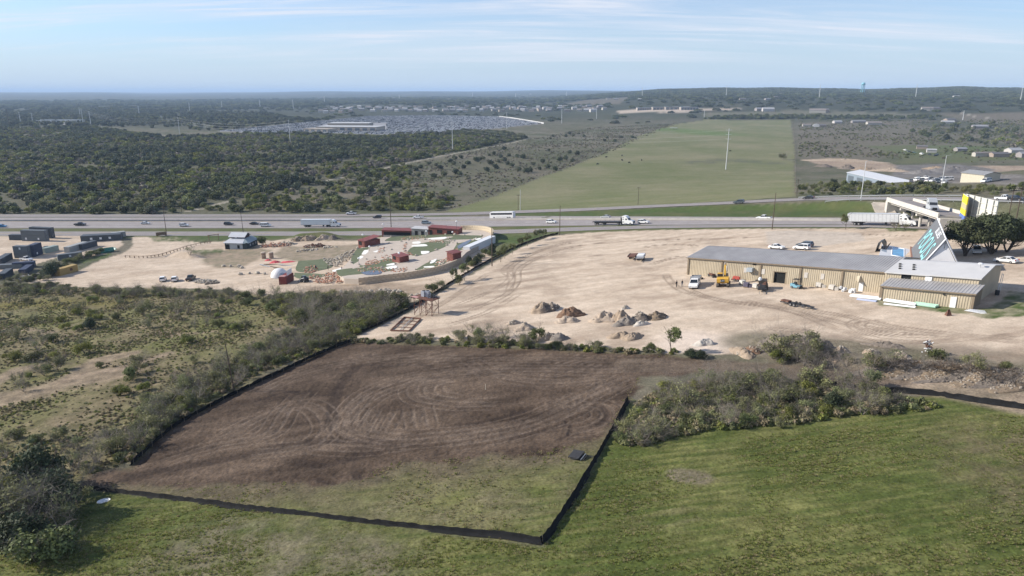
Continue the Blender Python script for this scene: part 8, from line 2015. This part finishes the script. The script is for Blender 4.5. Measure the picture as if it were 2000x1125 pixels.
simple_building([(1875, 356), (1920, 356.5), 12], 4.6, mat('cream_siding', (.50, .46, .36), .7), mat('dull_grey_roof', (.27, .27, .27), .6), 'metal_shed', 'small cream shed with dull grey roof behind the ramp', 'shed', pitch=1.2)
HM = [mat('house_wall_%d' % i, c, .8, .08, .5) for i, c in enumerate(((.38, .36, .32), (.29, .24, .20), (.42, .40, .38), (.25, .23, .22)))]; RM = [mat('house_roof_%d' % i, c, .8, .1, .5) for i, c in enumerate(((.16, .15, .15), (.22, .19, .17), (.26, .26, .27), (.36, .36, .36)))]
def house(px, py, L, W, h, rz, i, label, group): return simple_building((px, py), h, HM[i % 4], RM[(i * 3 + 1) % 4], 'house', label, 'house', group, pitch=W * .24, wins=0, size=(L, W), rz=rz)
HL = [(1568, 247, 16, 9, 3.2, 'white house left of the arched shed'), (1600, 248, 14, 9, 3.2, 'small white house right of the arched shed'), (1630, 241, 18, 10, 3.5, 'pale house in front of the hedge'), (1665, 240, 30, 9, 3.2, 'long low house beside the hedge'), (1695, 244, 28, 14, 4, 'flat grey shed on the plain'), (1850, 238, 24, 12, 4.5, 'white roofed building left of the village trees'), (1840, 242, 24, 12, 4, 'grey building below the white roofed one'), (1900, 251, 26, 12, 4, 'white house in the village trees'), (1920, 250, 14, 9, 4, 'small white house at the right of the village'), (1790, 291, 12, 6, 3.2, 'white caravan house on the green plot'), (1810, 298, 10, 6, 3, 'white trailer below the caravan house'), (1870, 296, 12, 8, 3, 'small dark roofed shed on the green plot'), (1905, 306, 24, 6, 3.6, 'long rusty red shed on the green plot'), (1940, 307, 20, 8, 3.2, 'dark low shed right of the rusty one'), (1975, 300, 16, 11, 3.6, 'pale grey house near the right edge'), (1995, 308, 12, 9, 4, 'white walled house cut by the right edge'), (1800, 217, 26, 14, 7, 'cream building at the foot of the wooded hill'), (1816, 217, 30, 14, 7, 'white building at the foot of the wooded hill'), (1490, 218, 30, 16, 7, 'dark barn beyond the pasture, left one'), (1478, 217, 26, 14, 6, 'small barn left of the dark barn'), (1580, 220, 40, 18, 6, 'dark roofed house beyond the pasture'), (1597, 219, 30, 14, 6, 'pale house right of the dark roofed one')]
for i, (px, py, L, W, h, l) in enumerate(HL): house(px, py, L, W, h, rg2.uniform(-.5, .3), i, l, 'houses right of the pasture')
p = at(1594, 248); m = MB(); n = 10
vs = [(x_, 7 * math.cos(math.pi * j / n), 6 * math.sin(math.pi * j / n)) for x_ in (0, 12) for j in range(n + 1)]
m.add(vs, [(j, j + 1, n + 2 + j, n + 1 + j) for j in range(n)] + [tuple(range(n + 1)), tuple(range(2 * n + 1, n, -1))], M_ROW); o = m.build('arched_shed'); o.location = p; o.rotation_euler = (0, 0, 1.2); tag(o, 'white arched metal shed at the far right pasture corner', 'shed')
sm_ = [(1310, 253, 'open cattle shelter at the left edge of the pasture')]
for px, py, l in sm_:
    p = at(px, py); o = empty('cattle_shelter', p); tag(o, l, 'shelter'); m = MB()
    for x_ in (0, 6, 12):
        for y_ in (0, 5): m.box((x_, y_, 1.4), (.25, .25, 2.8), M_WOOD)
    m.build('post', o); m = MB(); m.box((6, 2.5, 3.0), (13.5, 7, .25), MHR); m.build('roof', o)
sp_px = [(x_, y_) for x_ in np.arange(625, 1180, 9.5) for y_ in (211, 214.5, 218)]
rs = random.Random(4); ns = 0
for x_, y_ in sp_px:
    if rs.random() < .38: continue
    y2 = y_ + 9 * max(0, (720 - x_) / 120) * .4 + rs.uniform(-1.2, 1.2)
    if y2 > 222: continue
    house(x_ + rs.uniform(-4, 4), y2, rs.uniform(13, 20), rs.uniform(10, 14), rs.uniform(5, 7), rs.uniform(-.4, .4), ns, ('cream house', 'tan house', 'white house', 'grey house')[ns % 4] + ' in the distant suburb behind the car storage lot', 'houses of the distant suburb'); ns += 1
for i, (px, py, L) in enumerate(((1275, 215, 60), (1300, 214.6, 70), (1245, 216, 40), (1330, 215, 50))):
    simple_building((px, py), 8, mat('raw_sheathing', (.30, .27, .24), .8), M_BLU, 'unfinished_block', 'unfinished building on the pale distant site, %s' % ('middle left', 'largest', 'leftmost', 'rightmost')[i], 'building', 'unfinished buildings on the distant site', size=(L, 20), rz=.05, wins=6)
for i in range(36):
    px, py = rg2.uniform(500, 1990), rg2.uniform(176, 196)
    if px < 1000: py = rg2.uniform(186, 200)
    p = at(px, py)
    if not (1800 < p[1] < 9000): continue
    house(px, py, 20, 10, 4, rg2.uniform(-.4, .4), i, 'small pale roof far off among the wooded hills', 'roofs among the far hills')
PILE_M['gravel'] = mat('grey_road_gravel', (.17, .16, .155), .95, .2, .3, bump=.4)
for i, (px, py, w, d, h, k, l) in enumerate(((1860, 337, 55, 16, 5, 'gravel', 'long grey gravel heap behind the far sheds'), (1800, 340, 30, 12, 3.5, 'gravel', 'grey gravel heap left of the long one'), (1905, 338, 30, 12, 3.4, 'gravel', 'grey gravel heap right of the long one'), (1740, 335, 34, 9, 3, 'sand', 'tan heap behind the blue-grey shed'), (1655, 330, 18, 8, 4, 'dark', 'dark heap behind the left end of the shed'), (1690, 333, 22, 8, 3.5, 'tan', 'tan heap behind the middle of the shed'), (1650, 316, 80, 7, 3, 'sand', 'long sandy bank in the dry plain'), (1610, 326, 20, 8, 2.6, 'dark', 'low dark heap left of the shed'), (1830, 331, 26, 8, 3, 'tan', 'tan heap above the grey gravel'))):
    pile(px, py, w, d, h, k, l, -.35, 0, None, seed=60 + i, group='heaps behind the far sheds')
YV = [(1790, 354, 'van', 'white'), (1802, 354, 'suv', 'silver'), (1812, 355, 'sedan', 'white'), (1824, 355, 'suv', 'white'), (1832, 357, 'pickup', 'slate'), (1795, 350, 'sedan', 'silver'), (1808, 350, 'pickup', 'white'), (1820, 351, 'sedan', 'grey'), (1838, 352, 'suv', 'silver'), (1850, 353, 'van', 'white'), (1780, 356, 'suv', 'grey'), (1845, 358, 'sedan', 'white'), (1926, 356, 'van', 'white')]
for i, (px, py, k, c) in enumerate(YV): place_car(k, c, px, py, rg2.uniform(0, 6), '%s %s parked in the yard between the two far sheds' % (c, {'van': 'van', 'suv': 'sport utility car', 'sedan': 'sedan', 'pickup': 'pickup'}[k]), 'car', 'vehicles between the far sheds', .05)
YT = [(1768, 294, 'pickup', 'white'), (1776, 297, 'sedan', 'grey'), (1800, 302, 'van', 'white'), (1815, 303, 'pickup', 'black'), (1826, 305, 'suv', 'black'), (1830, 303, 'pickup', 'slate'), (1785, 299, 'suv', 'green'), (1915, 304, 'van', 'white'), (1936, 304, 'pickup', 'black'), (1948, 305, 'pickup', 'black')]
for i, (px, py, k, c) in enumerate(YT): place_car(k, c, px, py, rg2.uniform(0, 6), '%s %s parked on the distant green plot' % (c, {'van': 'van', 'suv': 'sport utility car', 'sedan': 'sedan', 'pickup': 'pickup'}[k]), 'car', 'vehicles on the distant green plot', .05)
M_COW = mat('black_cow_hide', (.02, .018, .017), .8)
def cow():
    j = [(-.9, 0, 1.15), (-.3, 0, 1.2), (.4, 0, 1.2), (.8, 0, 1.3), (1.25, 0, 1.25), (1.55, 0, 1.0), (.6, .25, .6), (.6, .25, .05), (.6, -.25, .6), (.6, -.25, .05), (-.8, .25, .65), (-.85, .25, .05), (-.8, -.25, .65), (-.85, -.25, .05), (-1.15, 0, .9)]
    ed = [(0, 1), (1, 2), (2, 3), (3, 4), (4, 5), (2, 6), (6, 7), (2, 8), (8, 9), (0, 10), (10, 11), (0, 12), (12, 13), (0, 14)]; rd = [.36, .42, .4, .28, .2, .13, .13, .07, .13, .07, .16, .07, .16, .07, .05]
    me = bpy.data.meshes.new('cow'); me.from_pydata(j, ed, []); o = obj_of('cow', me); o.modifiers.new('s', 'SKIN')
    for i, v in enumerate(o.data.skin_vertices[0].data): v.radius = (rd[i], rd[i]); v.use_root = i == 1
    dg = bpy.context.evaluated_depsgraph_get(); me2 = bpy.data.meshes.new_from_object(o.evaluated_get(dg)); o.modifiers.clear(); o.data = me2; me2.materials.clear(); me2.materials.append(M_COW); return o
c0_ = None
for i, (px, py, l) in enumerate(((1167, 322, 'black cow nearest the pasture fence'), (1215, 305, 'upper black cow of the grazing group'), (1215, 314, 'black cow below the upper one of the group'), (1229, 319, 'lowest black cow of the grazing group'), (1253, 314, 'rightmost black cow of the grazing group'), (1426, 296, 'black cow right of the white monopole'), (1184, 308, 'black cow at the left pasture edge'))):
    o = cow() if c0_ is None else c0_.copy()
    if c0_ is None: c0_ = o
    else: COL.objects.link(o)
    p = at(px, py); o.location = p; o.rotation_euler = (0, 0, i * 1.1); tag(o, l, 'cow', 'black cows on the pasture')
def wire_fence(pxs, label, step=9.0):
    P = WP(catmull(pxs, 10)); r = empty('wire_fence', P[0]); tag(r, label, 'fence', 'wire fences round the pasture'); L = np.concatenate([[0], np.cumsum(np.linalg.norm(np.diff(P[:, :2], axis=0), axis=1))]); pm = None
    for s in np.arange(0, L[-1], step):
        x_, y_ = np.interp(s, L, P[:, 0]), np.interp(s, L, P[:, 1])
        if pm is None: m = MB(); m.tube((0, 0, -.1), (0, 0, 1.3), .09, .09, M_WOOD, 5); q = pm = m.build('post', r)
        else: q = pm.copy(); COL.objects.link(q); q.parent = r
        q.location = (x_ - P[0][0], y_ - P[0][1], gz(x_, y_) - P[0][2])
    m = MB()
    for a, b in zip(P[:-1], P[1:]):
        for z in (.5, 1.1): m.tube(tuple(a - P[0] + [0, 0, z]), tuple(b - P[0] + [0, 0, z]), .03, .03, M_STEEL, 3, False)
    m.build('wire', r)
wire_fence([(870, 413), (960, 386), (1050, 350), (1130, 321), (1190, 295)], 'wire fence along the left edge of the pasture'); wire_fence([(1553, 380), (1553, 330), (1552, 280), (1549, 240)], 'wire fence along the right edge of the pasture')
def monopole(px, py, h, label, mt=None, group='transmission monopoles', arms=3, rr_=None):
    p = at(px, py); o = empty('transmission_monopole', p); tag(o, label, 'pylon', group); mt = mt or M_POLEL; m = MB(); r = rr_ or max(.45, np.hypot(p[0], p[1]) * .00038); m.tube((0, 0, -.5), (0, 0, h), r, r * .55, mt, 10); m.build('shaft', o)
    for k in range(arms):
        for s in (-1, 1): m = MB(); m.tube((0, 0, h - 1.5 - 4 * k), (s * 2.6, 0, h - 1.1 - 4 * k), .16, .1, mt, 5); m.build('arm', o)
    return Vector((p[0], p[1], p[2] + h))
MP = [(1417.5, 331, 37, 'tall white monopole standing in the pasture'), (884, 291, 34, 'white monopole at the bend of the dirt track'), (567, 278, 31, 'white monopole before the car storage lot'), (352, 268, 31, 'white monopole left of the car storage lot')]
TP = [monopole(x_, y_, h, l) for x_, y_, h, l in MP]
for i, (px, py, h) in enumerate(((990, 252, 32), (1097, 241, 32), (1165, 232, 32), (1254, 191, 44), (1418, 189, 44), (1600, 190, 46), (1788, 191, 46), (1993, 196, 48), (1106, 189, 40), (178, 246, 30), (163, 243, 34), (157, 228, 26), (65, 243, 24), (41, 243, 26), (272, 224, 26), (371, 219, 32), (434, 213, 30), (508, 209, 30), (573, 213, 36), (634, 202, 34), (780, 195, 34), (1007, 190, 34), (1375, 232, 20), (1880, 236, 22), (923, 188, 34))):
    TP.append(monopole(px, py, h, 'distant pale monopole, %s' % ('right of the storage lot', 'over the dry slope', 'second over the dry slope', 'against the sky left of the hills', 'against the sky over the pasture', 'against the sky left of the water tower', 'against the sky right of the water tower', 'at the far right skyline', 'on the skyline over the suburb', 'rightmost at the substation', 'tall one at the substation', 'behind the substation', 'left of the substation', 'further left of the substation', 'in the wood beyond the substation', 'over the left wood', 'second over the left wood', 'third over the left wood', 'over the left end of the suburb', 'beyond the suburb left', 'beyond the suburb right', 'far beyond the storage lot', 'at the top of the pasture', 'beside the village', 'in the far middle distance')[i]))
monopole(18, 243, 33, 'dark monopole at the left edge beside the substation', M_POLE)
M_WIRE = mat('aluminium_wire', (.40, .41, .42), .5, .05, 1)
def span(a, b, sag, off, label):
    m = MB(); n = 14; pts = []
    for i in range(n + 1):
        t = i / n; q = a.lerp(b, t); q.z -= sag * 4 * t * (1 - t); pts.append(q - a)
    d = (b - a); sd = Vector((-d.y, d.x, 0)).normalized()
    for k, (s, z) in enumerate(((2.4, -1.2), (2.4, -5), (-2.4, -9))):
        w = sd * s + Vector((0, 0, z))
        for p, q in zip(pts[:-1], pts[1:]): m.tube(p + w, q + w, off, off, M_WIRE, 3, False)
    o = m.build('power_line'); o.location = a; tag(o, label, 'power line', 'power lines')
span(TP[0], TP[1], 9, .03, 'power line from the pasture monopole to the track bend'); span(TP[1], TP[2], 9, .06, 'power line from the track bend to the storage lot'); span(TP[2], TP[3], 7, .07, 'power line before the storage lot'); span(TP[3], TP[13], 9, .08, 'power line running to the substation'); span(TP[3], TP[14], 9, .08, 'second power line running to the substation'); span(TP[26], TP[25], 12, .12, 'far power line beyond the storage lot')
p = at(120, 242); o = empty('substation', p); tag(o, 'pale electrical substation in the left wood', 'substation'); m = MB(); m.box((0, 0, .1), (110, 60, .3), M_CONC); m.build('pad', o); m = MB()
rr = random.Random(3)
for i in range(9):
    for j in range(3): m.box((-45 + i * 11, -15 + j * 15, 4), (.8, .8, 8 + 3 * (j == 1)), M_POLEL)
for j in range(3): m.box((0, -15 + j * 15, 8 + 1.5 * (j == 1)), (90, .9, .9), M_POLEL)
m.build('gantry', o); m = MB()
for i in range(7): m.box((-40 + i * 13, -5 + 8 * (i % 2), 2), (5, 4, 4), M_ROW)
m.build('transformer', o)
p = at(1684, 183); s_ = np.hypot(p[0], p[1]) / 2600.0; o = empty('water_tower', p); tag(o, 'pale blue water tower on the wooded skyline', 'water tower'); MWT = mat('pale_blue_tank', (.20, .46, .52), .5, .05, .2)
H = 34 * s_ / 1.0; H = 18.5 * np.hypot(p[0], p[1]) / F
m = MB(); m.ball((0, 0, H * .86), H * .17, MWT, 16, 10, .8); m.build('tank', o, True)
for i in range(6):
    a = 1.047 * i; m = MB(); m.tube((H * .17 * math.cos(a), H * .17 * math.sin(a), -2), (H * .14 * math.cos(a), H * .14 * math.sin(a), H * .8), H * .022, H * .022, MWT, 6); m.build('leg', o)
m = MB(); m.tube((0, 0, -2), (0, 0, H * .8), H * .045, H * .045, MWT, 8); m.build('riser', o)

HZ = MB(); HZ.box((0, 23000, 68), (76000, 48600, 142), M_CONC)
hz = HZ.build('haze'); hz.data.materials.clear()
mh = bpy.data.materials.new('haze_air'); mh.use_nodes = True; nt = mh.node_tree; nt.nodes.remove(nt.nodes['Principled BSDF'])
pv = nt.nodes.new('ShaderNodeVolumePrincipled'); pv.inputs['Color'].default_value = (.55, .74, 1.0, 1); pv.inputs['Density'].default_value = 0.00008; pv.inputs['Anisotropy'].default_value = 0.0
nt.links.new(pv.outputs[0], nt.nodes['Material Output'].inputs['Volume']); hz.data.materials.append(mh); tag(hz, 'pale blue haze over the whole country', 'haze', kind='stuff')
